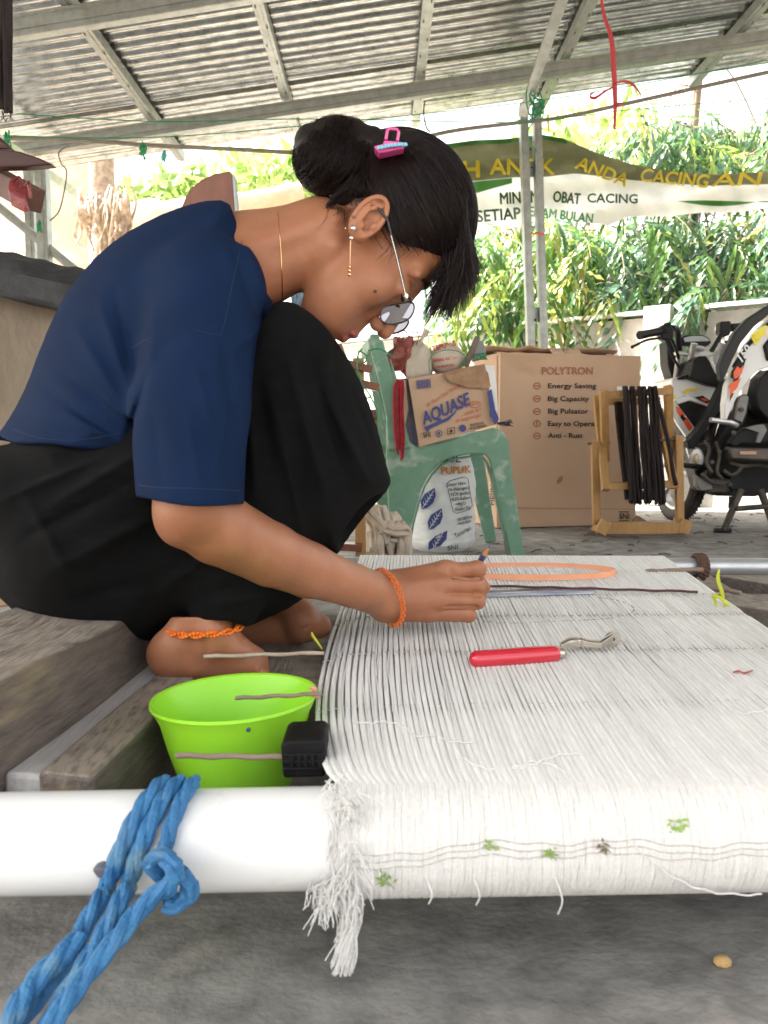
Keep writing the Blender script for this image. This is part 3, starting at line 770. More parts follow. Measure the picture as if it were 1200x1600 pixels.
twist_rope([U(128,1465,.475), U(90,1500,.46), U(50,1540,.448), U(20,1590,.43), U(-10,1660,.42)], rr_*1.25, 'rope_strand', M['blue_rope'], ropeT, pitch=.062)
twist_rope([U(300,1378,.492), U(298,1398,.49), U(275,1416,.487), U(258,1412,.487)], rr_*.9, 'rope_end', M['blue_rope'], ropeT, pitch=.062)
tag(MB().prism([(142,1360),(155,1355),(172,1358),(170,1375),(152,1374)], .515, .012).build('tape_scrap', mat('dark_tape', (.10,.10,.13), .6), org=tuple(U(150,1365,.52)), bevel=.002), 'small dark scrap stuck under the pipe beside the blue rope', 'tape')
# ---- green bowl
M['green'] = mat('green_plastic', (.36,.80,.035), .33, col2=(.32,.74,.03), scale=6, sss=.15, spec=.5, trans=.12)
M['spot'] = mat('dark_spot', (.03,.06,.12), .6)
bc = U(367,1088,.712); Rb = .0785; hb = .100
bowl = thing('bowl', (bc.x, bc.y, bc.z-hb), 'bright lime green plastic bowl with a flared rim beside the warp', 'bowl')
tw = Matrix.Rotation(R(-2.5), 3, 'X') @ Matrix.Rotation(R(-2), 3, 'Y')
ax_ = tw @ Vector((0,0,1)); cb = bc-ax_*hb
pr = [(.001,0),(.045,.0),(.050,.004),(.060,.025),(.071,.06),(.078,.088),(.085,.102),(.0875,.105),(.0870,.108),(.084,.1065),(.076,.089),(.069,.060),(.058,.026),(.046,.006),(.001,.005)]
pr = [(a_*.902, b_*.94) for a_, b_ in pr]
MB().lathe(pr, cb, ax_, 72).build('bowl_body', M['green'], bowl)
MB().ball(cb+ax_*.093+Vector((.025,-.0705,.002))*1.0, (.0022,.0022,.0022), 8).build('speck', M['spot'], bowl)
# ---- black block
M['blackp'] = mat('black_rubber', (.003,.003,.0035), .6, col2=(.006,.006,.007), scale=30, spec=.2, bump=.5, bscale=60)
bb = thing('black_brush', tuple(U(480,1190,.64)), 'black block with a ribbed side wedged between the bowl and the warp', 'block')
MB().prism([(438,1164),(448,1158),(500,1156),(508,1162),(508,1215),(442,1217)], .60, .045).build('block_body', M['blackp'], bb, bevel=.004)
for k in range(3):
    MB().prism([(441,1178+k*11),(506,1177+k*11),(506,1182+k*11),(442,1183+k*11)], .5985, .003).build('rib', M['blackp'], bb, bevel=.0008)
for k in range(5):
    MB().prism([(452+k*11,1180),(458+k*11,1180),(460+k*11,1200),(453+k*11,1200)], .5980, .003).build('rib', M['blackp'], bb, bevel=.0008)
# ---- tracing wheel
M['red'] = mat('red_plastic', (.55,.012,.035), .16, coat=.8, col2=(.50,.01,.03), scale=5)
M['nickel'] = mat('worn_steel', (.62,.58,.52), .28, .9, col2=(.5,.46,.4), scale=60)
tA = on_warp(733,1031,.0085); tB = on_warp(872,1021,.0085)
tool = thing('tracing_wheel', tuple((tA+tB)/2), 'tracing wheel with a glossy red handle lying on the white warp', 'tool')
d = tB-tA; Lh = d.length; rh = .0095
hp = [(rh*math.sin(R(a)), rh-rh*math.cos(R(a))) for a in range(4, 91, 10)]+[(rh*1.02,Lh*.3),(rh*1.03,Lh*.6),(rh*.96,Lh*.93),(rh*.90,Lh*.985),(rh*.78,Lh)]
MB().lathe(hp, tA, d, 28).build('handle', M['red'], tool)
dn = d.normalized()
MB().lathe([(rh*.55,0),(rh*.6,.001),(rh*.6,.006),(rh*.45,.007)], tB, d, 20).build('ferrule', M['nickel'], tool)
def strip(pts, wv, th, name, m, parent):
    mb = MB(); vs_ = []; n = len(pts)
    for i, p in enumerate(pts):
        p = Vector(p); dd = (Vector(pts[min(i+1,n-1)])-Vector(pts[max(i-1,0)])).normalized(); sy = dd.cross(Vector((0,0,1))).normalized(); up = sy.cross(dd)
        wd = wv[i]/2
        vs_ += [p-up*wd-sy*th, p-up*wd+sy*th, p+up*wd+sy*th, p+up*wd-sy*th]
    fs = [(i*4+k, i*4+(k+1)%4, (i+1)*4+(k+1)%4, (i+1)*4+k) for i in range(n-1) for k in range(4)]+[(0,1,2,3),(4*n-4,4*n-1,4*n-2,4*n-3)]
    return mb.add(vs_, fs).build(name, m, parent, bevel=.0004)
T = lambda x, y, up=.010: on_warp(x, y, up)
for sy, dx in ((.0022,0),(-.0022,0)):
    base = [T(876,1012),T(890,1006),T(905,1005),T(922,1008),T(938,1009),T(948,1004),T(957,999)]
    strip([p+Vector((0,sy*(1.6 if 0<i<3 else 1),.001+(.002 if sy>0 else 0))) for i, p in enumerate(base)], [.006,.008,.008,.006,.006,.008,.009], .0006, 'fork', M['nickel'], tool)
wc = T(957,998,.010); mb = MB(); vs_ = []; n = 56
for y in (-.0006, .0006):
    for k in range(n):
        t = 2*math.pi*k/n; r_ = .0095 if k % 2 else .0083; vs_.append(wc+Vector((math.cos(t)*r_, y, math.sin(t)*r_)))
mb.add(vs_, [tuple(range(n))[::-1], tuple(range(n,2*n))]+[(k,(k+1)%n,n+(k+1)%n,n+k) for k in range(n)]); mb.build('toothed_wheel', M['nickel'], tool, smooth=False)
MB().lathe([(.0022,0),(.0022,.006),(.0012,.0065)], wc+Vector((0,.003,0)), (0,-1,0), 12).build('axle_pin', M['slot'], tool)
# ---- orange hoop on the warp
M['orange_pl'] = mat('peach_plastic', (.88,.42,.25), .4, col2=(.80,.36,.2), scale=15, trans=.1)
hc = on_warp(828,896,.0); mb = MB(); vs_ = []; n = 90; h_ = .0095
hL, hR = on_warp(702,898,0), on_warp(954,893,0); hN, hF = on_warp(838,912,0), on_warp(842,886.5,0)
rx, ry = (hR.x-hL.x)/2, (hF.y-hN.y)/2; hc = Vector(((hR.x+hL.x)/2, (hF.y+hN.y)/2, topz_at((hF.y+hN.y)/2, hc.x)+.002))
for k in range(n):
    t = 2*math.pi*k/n
    for r_, z in ((1,0),(1,h_),(.985,h_),(.985,0)): vs_.append(hc+Vector((rx*math.cos(t)*r_, ry*math.sin(t)*r_, z)))
mb.add(vs_, [(k*4+j, k*4+(j+1)%4, ((k+1)%n)*4+(j+1)%4, ((k+1)%n)*4+j) for k in range(n) for j in range(4)])
tag(mb.build('hoop', M['orange_pl'], org=tuple(hc), smooth=False), 'flat peach-orange plastic hoop lying on the far part of the warp', 'hoop')
# blue ruler strip and dark cord beside hoop
tag(MB().add([on_warp(715,924,.003),on_warp(929,916,.003),on_warp(928,927,.003),on_warp(716,934,.003)],[(0,1,2,3)]).build('ruler', mat('clear_blue_strip', (.16,.18,.28), .25, col2=(.55,.57,.62), scale=45, stretch=(.4,3,1)), org=tuple(hc)), 'smoky blue clear strip lying beside the orange hoop', 'ruler').modifiers.new('s','SOLIDIFY').thickness=.001
pts = [on_warp(x, 913.5+(x-700)*.028+(.6*math.sin(x*.1)), .005) for x in range(700, 1105, 15)]
tag(twist_rope(pts, .0019, 'cord', mat('brown_cord', (.08,.03,.035), .7), org=tuple(pts[0]), pitch=.012, sub=2), 'thin dark brown cord lying across the warp in front of the hoop', 'cord')
# pencil drawn oval on the yarn
M['pencil_mark'] = mat('blue_pencil_mark', (.10,.12,.26), .9)
mk = MB(); pl = spline([Vector((x,y,0)) for x,y in ((935,933),(955,936),(975,941),(990,950),(985,958),(960,965),(930,968),(900,969),(860,971),(820,973),(780,973),(755,970))], 12)
for i, p in enumerate(pl):
    if random.random() < .62: 
        q = on_warp(p.x, p.y+random.uniform(-.6,.6), .0026); mk.ball(q, (.0011,.0016,.0005), 4)
mk.build('pencil_line', M['pencil_mark'], warp)
# bits of leaf, ribbon
M['leafbit'] = mat('leaf_bit', (.33,.48,.14), .6, trans=.3, randv=.2)
M['yleaf'] = mat('yellow_strip', (.62,.66,.06), .45, trans=.3)
M['pinkstrip'] = mat('red_ribbon', (.50,.10,.10), .5, trans=.2)
def ribbon(pts, wd, name, m, lab=None, cat=None, group=None, side=(1,0,0), parent=None):
    P_ = spline(pts, 5); vs_ = []; s = Vector(side)
    n = len(P_)
    for i, p in enumerate(P_):
        k = wd*(.35+.65*math.sin(math.pi*min(max(i/(n-1),.08),.92))); vs_ += [p-s*k/2, p+s*k/2]
    o = MB().add(vs_, [(2*i,2*i+1,2*i+3,2*i+2) for i in range(n-1)]).build(name, m, parent, org=None if parent else tuple(P_[0]), normals=False)
    o.modifiers.new('s','SOLIDIFY').thickness = .0006
    if lab: tag(o, lab, cat, group)
    return o
rb = thing('yellow_strip', tuple(U(1130,945,1.05)), 'knotted yellow-green leaf strip standing up at the right edge of the warp', 'leaf strip')
ribbon([U(1133,948,1.05),U(1128,925,1.05),U(1122,905,1.05),U(1124,889,1.05)], .006, 'leaf_strip', M['yleaf'], parent=rb)
ribbon([U(1112,930,1.05),U(1122,932,1.045),U(1134,942,1.04),U(1140,948,1.04)], .005, 'leaf_strip', M['yleaf'], parent=rb, side=(.7,0,.7))
ribbon([U(1120,948,1.05),U(1117,938,1.05),U(1116,930,1.05),U(1128,926,1.05)], .005, 'leaf_strip', M['yleaf'], parent=rb)
ribbon([U(503,1014,.87),U(496,1004,.87),U(489,994,.87),U(487,988,.87)], .004, 'yellow_tie', M['yleaf'], 'small yellow-green tie on the left edge of the warp by the foot', 'tie')
ribbon([U(1046,900,1.3),U(1051,895,1.3),U(1056,890,1.3)], .01, 'red_strip', M['pinkstrip'], 'short red strip at the far right corner of the warp', 'ribbon')
ribbon([on_warp(1145,1051,.003),on_warp(1155,1049,.004),on_warp(1163,1052,.004),on_warp(1176,1048,.004)], .004, 'red_thread', M['pinkstrip'], 'tiny dark red thread lying on the warp at the right', 'thread', side=(.2,1,.2))
ribbon([U(484,1074,.70),U(492,1078,.70),U(490,1086,.70),U(498,1090,.70)], .006, 'pink_tie', mat('pink_tie', (.75,.22,.26), .5), 'pink plastic tie where the middle stick enters the warp', 'tie', side=(.5,0,.8))
def sprig(px, py, n, s, m, lab):
    c = on_warp(px, py, .003); mb = MB(); 
    for i in range(n):
        a = random.uniform(0, 6.3); d1 = Vector((math.cos(a), -.3*abs(math.sin(a))-.1, math.sin(a))).normalized(); q = c+Vector([random.gauss(0,s*.4) for _ in range(3)])*1.0; q.y = c.y-.001-random.random()*.002
        e = q+d1*s*random.uniform(.5,1.2); sd = d1.cross(Vector((0,-1,0))).normalized()*s*.16
        mb.add([q, (q+e)/2+sd, e, (q+e)/2-sd], [(0,1,2,3)])
    mb.tube([c-Vector((s,0,s*.6)), c+Vector((0,-.001,0)), c+Vector((s*.9,-.001,-s*.9))], .0004, 4)
    tag(mb.build('leaf_sprig', m, org=tuple(c), normals=False), lab, 'leaf scrap', 'bits of leaf caught in the yarn on the pipe')
sprig(602,1374,14,.007,M['leafbit'],'pale green leaf scrap nearest the frayed edge'); sprig(765,1318,12,.0055,M['leafbit'],'small green leaf scrap on the pipe left of the middle one')
sprig(858,1332,12,.006,M['leafbit'],'small upright green leaf scrap in the middle of the pipe'); sprig(942,1320,8,.006,mat('dry_bit',(.16,.13,.08),.8),'brownish dry scrap caught on the front yarns')
sprig(1058,1290,22,.007,M['leafbit'],'largest green leaf scrap at the right on the pipe')
o = MB().ball(G(1129,1502,.004), (.008,.006,.005), 10).build('seed', mat('seed', (.62,.42,.18), .5, col2=(.5,.32,.12), scale=90), org=tuple(G(1129,1502,.004))); tag(o, 'single tan seed on the concrete floor', 'seed')
# ================================================================ THE PERSON
def skin_mat():
    m = mat('skin', (.35,.153,.085), .46, col2=(.295,.12,.063), scale=7, detail=9, bump=.5, bscale=330, sss=.25, col3=(.40,.175,.092), s3=22, lo3=.5, hi3=.8, spec=.4, bdist=.0008)
    return m
M['skin'] = skin_mat()
M['shirt'] = wrinkle(weave(mat('navy_jersey', (.0052,.0148,.046), .85, col2=(.0068,.0185,.056), scale=25, bump=.25, bscale=900, spec=.08, sheen=.0, col3=(.009,.022,.062), s3=8, lo3=.55, hi3=.8), 1300, .25), 6.5, .010, .42, (1.3,1,.6))
M['trouser'] = wrinkle(weave(mat('black_crepe', (.0045,.0047,.0055), .9, col2=(.008,.0083,.0095), scale=30, bump=.5, bscale=300, stretch=(1,1,5), spec=.12, sheen=.0), 420, .75, 'Z'), 7, .012, .5, (1.6,1,.7))
M['hair'] = mat('black_hair', (.0042,.0018,.0019), .50, col2=(.0075,.0032,.0034), scale=40, spec=.30)
M['hair2'] = mat('black_hair_strand', (.0085,.0038,.0039), .38, spec=.20)
per = thing('person', tuple(fw(330,1060,0)), 'woman in a navy shirt and black trousers, squatting and drawing on the white warp', 'person')
# ---- head frame (body space pixels)
HE = np.array([578., 350., 0.]); hf = np.array([.40,.9165,0.]); hu = np.array([.9165,-.40,0.]); hl = np.array([0,0,1.])
HS = 1395.
def H(f, u, l=0): return tuple(HE+HS*(hf*f+hu*u+hl*l))
AX = (tuple(hf), tuple(hu), tuple(hl))
def E3(P, f, u, l, rf, ru, rl, rot=0):
    ax = AX
    if rot:
        c, s = math.cos(rot), math.sin(rot); ax = (tuple(hf*c+hu*s), tuple(hu*c-hf*s), tuple(hl))
    return ell(P, H(f,u,l), (rf*HS, ru*HS, rl*HS), ax)
def head_sdf(X, Y, Z):
    P = (X, Y, Z); Pm = (X, Y, -np.abs(Z))     # symmetric: l negative side used for both
    d = E3(P, -.003,.047,0, .0855,.0715,.0645)
    d = smin(d, E3(P, .042,-.020,0, .050,.074,.050), 14); d = smin(d, cap(P, H(.078,.012,0), H(.083,-.042,0), 22, 24), 14)
    d = smin(d, cap(Pm, H(.004,-.048,-.041), H(.076,-.100,-.014), 18, 15), 16)      # jaw line
    d = smin(d, cap(P, H(.088,-.105,-.010), H(.088,-.105,.010), 15), 14)            # chin
    d = smin(d, E3(Pm, .060,-.022,-.034, .028,.030,.026), 14)                       # cheek
    d = smin(d, E3(Pm, .055,-.052,-.032, .030,.034,.024), 14)
    d = smin(d, E3(P, .085,-.072,0, .024,.032,.026), 12)    ; d = smin(d, E3(Pm, .066,-.076,-.024, .030,.034,.026), 18)                        # mouth mound
    d = smin(d, cap(Pm, H(.080,.030,-.006), H(.072,.026,-.040), 10, 8), 20)         # brow
    # eye socket
    d = smax(d, -E3(Pm, .104,.004,-.033, .013,.012,.017), 16)
    d = smin(d, E3(Pm, .0795,.003,-.031, .0115,.0105,.0135), 9)                     # lid
    d = smax(d, -cap(Pm, H(.0935,-.001,-.020), H(.088,-.001,-.043), 1.3), 2.0)      # lash crease
    # nose
    d = smin(d, cap(P, H(.088,.014,0), H(.114,-.026,0), 8, 10.5), 8)
    d = smin(d, E3(P, .1165,-.033,0, .0095,.0085,.0095), 5)
    d = smin(d, E3(Pm, .105,-.038,-.0125, .0095,.0075,.0065), 4)
    d = smax(d, -E3(Pm, .112,-.0445,-.0065, .0055,.0030,.0032), 1.5)
    d = smax(d, -E3(Pm, .101,-.037,-.0205, .006,.0075,.0025), 3)
    # lips
    d = smin(d, E3(P, .1040,-.0665,0, .0075,.0060,.0200, .35), 3)
    d = smin(d, E3(P, .1020,-.0780,0, .0085,.0068,.0180, -.2), 3)
    d = smax(d, -cap(Pm, H(.1115,-.0720,0), H(.095,-.0735,-.0255), 1.5, .8), 2.0)
    d = smax(d, -E3(P, .108,-.0900,0, .007,.005,.018), 5)
    # neck and upper shoulders
    n = cap(P, (378,412,0), (505,372,0), 80, 62); n = smin(n, cap(P, (505,372,0), H(.012,-.040,0), 62, 50), 22)
    n = smin(n, cap(P, (330,440,-90), (378,412,0), 70, 70), 30)
    n = smin(n, cap(Pm, (372,395,-70), (520,340,-52), 16, 12), 20)                 # neck muscle
    d = smin(d, n, 16)
    return d
M['lip'] = mat('lip', (.32,.095,.07), .4, sss=.2, col2=(.28,.085,.062), scale=30)
def ear_sdf(X, Y, Z):
    # ear frame: long axis a (top to lobe), front b, out c
    c0 = np.array([577., 340., -93.]); a = np.array([.62,-.78,-.05]); a /= np.linalg.norm(a); b = np.array([.78,.62,.12]); b -= a*b.dot(a); b /= np.linalg.norm(b)
    c = np.cross(a, b); c = c if c[2] < 0 else -c
    p = [X-c0[0], Y-c0[1], Z-c0[2]]
    qa = sum(p[i]*a[i] for i in range(3)); qb = sum(p[i]*b[i] for i in range(3)); qc = sum(p[i]*c[i] for i in range(3))
    Q = (qa, qb, qc)
    d = ell(Q, (0,-1,-2), (41,25,11))
    d = smin(d, ell(Q, (-30,7,-5), (14,12,9)), 6)                                  # lobe
    bowl_ = ell(Q, (5,2,10), (29,15.5,12)); d = smax(d, -bowl_, 3)
    d = smax(d, -ell(Q, (-8,5,6), (13,10,13)), 3)                                # concha
    # helix rim
    for t0 in range(-40, 200, 14):
        pass
    pts = []
    for k in range(15):
        t = R(205-k*(205+32)/14); rr = 1.0
        pts.append((38*math.sin(t)*1.0+1 if True else 0, 0, 0))
    hel = None; prev = None
    for k in range(17):
        t = R(-62+k*(262)/16)        # from crus at the front, over the top, down the back
        q = (37*math.sin(t)*.98+1, 21.5*math.cos(t)-1, 5-(.8*abs(t-1.5)))
        if prev is not None:
            s = cap(Q, prev, q, 4.3); hel = s if hel is None else np.minimum(hel, s)
        prev = q
    d = smin(d, hel, 3)
    d = smin(d, cap(Q, (24,4,3), (10,-9,3.5), 3.2), 3); d = smin(d, cap(Q, (10,-9,3.5), (-14,-10,3), 3.4, 4.5), 3)  # antihelix
    d = smin(d, cap(Q, (24,4,3), (22,-7,3), 2.4), 3)
    d = smin(d, ell(Q, (-7,14,4), (8,5,6)), 3)                                     # tragus
    d = smin(d, ell(Q, (-17,-3,3.5), (6,6,4)), 3)
    d = smin(d, ell(Q, (-6,10,-18), (26,16,16)), 8)
    return d
parts_ = []
V, Fc = surface_nets(head_sdf, (300,262,-115), (770,560,115), 1.7); V = relax(V, Fc, 2, .4); parts_.append((V, Fc))
V, Fc = surface_nets(ear_sdf, (530,285,-125), (630,400,-60), 1.1); V = relax(V, Fc, 2, .4); parts_.append((V, Fc))
# ---- near arm and hand
def arm_sdf(X, Y, Z):
    P = (X, Y, Z)
    d = cap(P, (325,600,-200), (300,760,-228), 62, 60)
    d = smin(d, cap(P, (300,760,-228), (299,797,-226), 61, 60), 10)
    d = smin(d, ell(P, (280,822,-228), (31,28,28)), 16)
    d = smin(d, cap(P, (299,797,-226), (340,825,-205), 60, 57), 8)
    d = smin(d, cap(P, (340,825,-205), (417,864,-150), 57, 51), 8)
    d = smin(d, cap(P, (417,864,-150), (483,891,-100), 51, 43), 8)
    d = smin(d, cap(P, (483,891,-100), (549,914,-50), 43, 34), 8)
    d = smin(d, cap(P, (549,914,-50), (606,933,-12), 34, 34), 8)
    d = d+.8*snoise(X,Y,Z,.03,31)
    return d
def hand_sdf(X, Y, Z):
    P = (X, Y, Z)
    d = cap(P, (545,913,-50), (600,932,-16), 34, 33.5)
    d = smin(d, ell(P, (612,948,-34), (16,14,10)), 12)                              # wrist bone
    mcp = [(690,896,10), (691,915,-8), (684,938,-12), (668,957,-4)]
    wr = [(608,915,14), (606,928,-8), (604,941,-14), (602,952,-4)]
    for a, b, r0, r1 in zip(wr, mcp, (24,25,24,21), (19,18,17,15.5)):
        d = smin(d, cap(P, a, b, r0, r1), 13)
    d = smin(d, cap(P, (620,935,22), (672,925,30), 34, 26), 16)
    pip = [(745,890,12), (745,916,-6), (745,940,-8), (732,961,0)]
    pr_ = [(15.8,14.2), (15.8,14.2), (15,13.2), (13.8,12)]
    dip = [(741,901,50), (735,924,34), (727,944,34), (712,962,36)]
    tip = [(757,918,66), (718,934,50), (708,948,50), (694,962,50)]
    for i in range(4):
        f = cap(P, mcp[i], pip[i], 16.2-.8*i, pr_[i][1]-.8); f = smin(f, ell(P, mcp[i], (17.5,16,16)), 6)
        f = smin(f, ell(P, pip[i], (15.2-.6*i,14.2-.6*i,14.6-.6*i)), 4)
        f = smin(f, cap(P, pip[i], dip[i], pr_[i][1]-.6, 12-.6*i), 3); f = smin(f, cap(P, dip[i], tip[i], 11.5-.6*i, 10-.5*i), 3)
        d = smin(d, f, 1.6)
    # thumb, on the far side against the pencil
    t = cap(P, (640,925,44), (690,915,62), 20, 15); t = smin(t, cap(P, (690,915,62), (732,922,64), 14, 12), 4); t = smin(t, cap(P, (732,922,64), (752,932,66), 12, 9), 3)
    d = smin(d, t, 5)
    # furrows between the fingers, tendons
    for i in range(3):
        a = tuple((np.array(mcp[i])+np.array(mcp[i+1]))/2+np.array([12,0,-15])); b = tuple((np.array(pip[i])+np.array(pip[i+1]))/2+np.array([4,0,-13]))
        d = smax(d, -cap(P, a, b, 2.4, 5.6), 2.2)
    d = smin(d, ell(P, (698,886,4), (15,11,13)), 8)
    for m_, r_ in zip(mcp, (12,12,11,9)): d = smin(d, ell(P, (m_[0]-1,m_[1],m_[2]-9), (r_,r_*.8,7)), 8)
    d = d+.5*np.exp(-((X-735-.25*(Y-915))/1.4)**2)+.5*np.exp(-((X-741-.25*(Y-915))/1.2)**2)+.8*snoise(X,Y,Z,.06,21)
    return d
V, Fc = surface_nets(arm_sdf, (215,560,-300), (600,985,20), 3.0); V = relax(V, Fc, 3, .5); parts_.append((V, Fc))
V, Fc = surface_nets(hand_sdf, (552,850,-95), (778,992,100), 1.4); V = relax(V, Fc, 2, .4); parts_.append((V, Fc))
# far arm (reaches forward behind the thigh), torso, thighs and shins under the clothes, feet
def core_sdf(X, Y, Z):
    P = (X, Y, Z)
    d = cap(P, (330,450,0), (150,660,0), 92, 100); d = smin(d, ell(P, (110,800,0), (115,110,150)), 40)
    for s in (-1, 1):
        d = smin(d, cap(P, (120,850,s*85), (455,535,s*120), 78, 50), 30)
        d = smin(d, cap(P, (455,535,s*120), (330,935,s*115), 50, 32), 16)
    d = smin(d, cap(P, (345,440,130), (400,640,205), 48, 40), 20)
    return d
V, Fc = surface_nets(core_sdf, (0,330,-260), (620,1010,290), 8); V = relax(V, Fc, 2, .5); parts_.append((V, Fc))
def foot_sdf(X, Y, Z):
    P = (X, Y, Z); d = None
    for (dx, dy, c, s) in ((0,0,-112,1),):
        d = cap(P, (322,930,c), (318,978,c), 44, 42)
        d = smin(d, ell(P, (330,985,c-34), (15,17,14)), 16)                           # ankle bone
        d = smin(d, ell(P, (266,1024,c), (38,38,32)), 24)                            # heel
        d = smin(d, cap(P, (277,1002,c), (298,965,c), 26, 24), 20)                     # tendon
        d = smin(d, cap(P, (335,1010,c), (392,1036,c+4), 44, 27), 24)
        d = smin(d, cap(P, (300,1040,c-4), (392,1048,c-10), 22, 16), 14)
        d = smin(d, cap(P, (392,1040,c+4), (412,1058,c+2), 24, 9), 16)
        for k, (x, r_) in enumerate(((425,6),(427,6),(428,6),(430,7),(432,7))):
            d = smin(d, cap(P, (408,1050,c-28+k*14), (x,1062,c-30+k*15), r_, r_*.85), 4)
        d = smax(d, (Y-1064), 4); d = smax(d, 964-Y, 3)
    g_ = cap(P, (330,930,118), (352,962,112), 40, 34)
    g_ = smin(g_, ell(P, (330,1002,112), (34,24,30)), 16)
    g_ = smin(g_, cap(P, (352,985,108), (455,985,96), 28, 24), 16)
    g_ = smin(g_, cap(P, (418,905,92), (468,962,84), 26, 27), 12)                    # instep of the turned far foot
    g_ = smin(g_, ell(P, (474,975,74), (27,27,26)), 12); g_ = smin(g_, cap(P, (470,983,80), (498,978,86), 22, 20), 8)
    g_ = smax(g_, -cap(P, (452,968,46), (492,954,52), 1.8), 3); g_ = smax(g_, -cap(P, (456,990,50), (500,972,50), 1.5), 3)
    return np.minimum(d, g_)
V, Fc = surface_nets(foot_sdf, (220,860,-175), (560,1080,165), 2.4); V = relax(V, Fc, 2, .4); parts_.append((V, Fc))
off = 0; VV = []; FF = []
for V, Fc in parts_: VV.append(V); FF.append(Fc+off); off += len(V)
VV = np.concatenate(VV); FF = np.concatenate(FF)
body = mesh_np('body', figw(VV), FF, M['skin'], per)
# lips coloured where the lips are
body.data.materials.append(M['lip'])
fc_ = VV[FF].mean(1); rel = (fc_-HE)/HS; qf = rel@hf; qu = rel@hu
lipm = (qf > .0965) & (np.abs(qu+.0725) < .0120) & (np.abs(rel[:,2]) < .024) & (fc_[:,1] > 480) & (fc_[:,0] < 620) & (fc_[:,1] < 560)
body.data.polygons.foreach_set('material_index', lipm.astype(np.int32))
# ---- shirt
torso = [(347,313),(322,314),(300,319),(275,326),(250,335),(225,347),(200,361),(175,379),(150,401),(128,428),(105,457),(88,487),(74,516),(64,540),(55,562),(46,588),(36,612),(22,640),(8,662),(-12,690),(-20,720),(-20,800),(230,800),(300,760),(400,640),(438,560),(446,500),(434,473),(428,455),(416,424),(402,392),(388,362),(376,340),(364,322)]
def shirt_sdf(X, Y, Z):
    P = (X, Y, Z)
    d = inflate(P, torso, 0, 168, 150)
    sh = cap(P, (322,455,-135), (296,640,-216), 92, 90); sl = cap(P, (296,640,-216), (297,800,-232), 92, 84)
    arm = smin(sh, sl, 20); d = smin(d, arm, 26)
    fs_ = cap(P, (345,440,130), (400,640,210), 80, 74); d = smin(d, fs_, 30)
    # folds: from the arm pit, along the sleeve, along the back
    def fold(a, b, w_, dep, c=None):
        ex, ey = b[0]-a[0], b[1]-a[1]; L = math.hypot(ex, ey); tt = ((X-a[0])*ex+(Y-a[1])*ey)/L/L; s = ((X-a[0])*ey-(Y-a[1])*ex)/L
        env = np.clip(1-(2*np.clip(tt,-.5,1.5)-1)**2, 0, 1); return -1.5*dep*env*np.exp(-(np.abs(s)/w_)**1.5)*(Z < -20)
    d = d+fold((196,700),(238,560),7,-7)+fold((205,655),(110,500),11,5)+fold((210,670),(70,560),10,-4)+fold((208,640),(150,455),9,4)
    d = d+fold((215,600),(175,440),8,-4)+fold((90,640),(200,700),9,6)+fold((60,600),(190,690),9,-4)+fold((150,610),(205,660),7,5)
    d = d+fold((300,560),(350,720),9,4)+fold((345,520),(372,700),9,-5)+fold((235,620),(255,770),10,-3)+fold((290,640),(320,790),8,3)+fold((365,600),(330,770),7,3)
    d = d+fold((380,360),(425,500),8,5)+fold((360,380),(410,520),8,-4)+fold((430,490),(350,560),8,4)
    d = d+fold((220,560),(300,520),10,-3)+fold((245,470),(225,640),12,4)
    hem = 684+18*np.sin(np.clip((X-5)/185.,0,1)*2.2)+2.5*np.sin(X*.045+1)+2*np.sin(Z*.05)
    d = np.where(X < 205+0*Y+0*Z, smax(d, Y-hem, 3), d) if True else d
    d = d+1.6*snoise(X,Y,Z,.035,3)+.7*snoise(X,Y,Z,.09,5)
    d = smax(d, (X-380)*(-.0)+(Y-(785+(X-297)*.07+6*np.cos((X-297)/40.))), 2.0)*1.0
    # hollow under the sleeve and lower hem
    cav = cap(P, (297,700,-228), (298,830,-232), 74, 76); d = smax(d, -np.maximum(cav, 762-Y), 2)
    # neck opening
    ncl = cap(P, (420,392,0), (520,365,0), 92, 80); d = smax(d, -np.maximum(ncl, -(X*.90-Y*.36-(380*.90-345*.36)+10)), 3)
    # torso bottom hem plane region
    return d
V, Fc = surface_nets(shirt_sdf, (-14,300,-330), (470,815,300), 3.4); V = relax(V, Fc, 2, .4)
shirt = mesh_np('shirt', figw(V), FF if False else Fc, M['shirt'], per)
def cloth_line(fn, pts, r_, name, m, z0=-330):
    P_ = []
    for p in spline([Vector((x,y,0)) for x, y in pts], 8):
        z = near_surface(fn, p.x, p.y, z0, 0, .3)
        if z is not None: P_.append(fw(p.x, p.y, z))
    return MB().tube(P_, r_, 5).build(name, m, shirt) if len(P_) > 2 else None
def near_surface(fn, x, y, z0=-160, z1=0, pad=0):
    zz = np.linspace(z0, z1, 700, dtype=np.float32); d = fn(np.full_like(zz, x), np.full_like(zz, y), zz); i = np.argmax(d < 0)
    return float(zz[i])-pad if (d < 0).any() else None
M['seam'] = mat('navy_thread', (.008,.021,.060), .9)
for pts in ([(382,362),(366,430),(352,500),(345,524)],[(345,524),(322,520),(305,516)],[(216,758),(255,762),(300,763),(340,765),(376,767)],[(20,670),(60,684),(110,688),(150,684),(190,676)],[(180,602),(168,630),(165,660)],[(205,545),(220,535),(236,528)]):
    cloth_line(shirt_sdf, pts, .00035, 'seam', M['seam'])
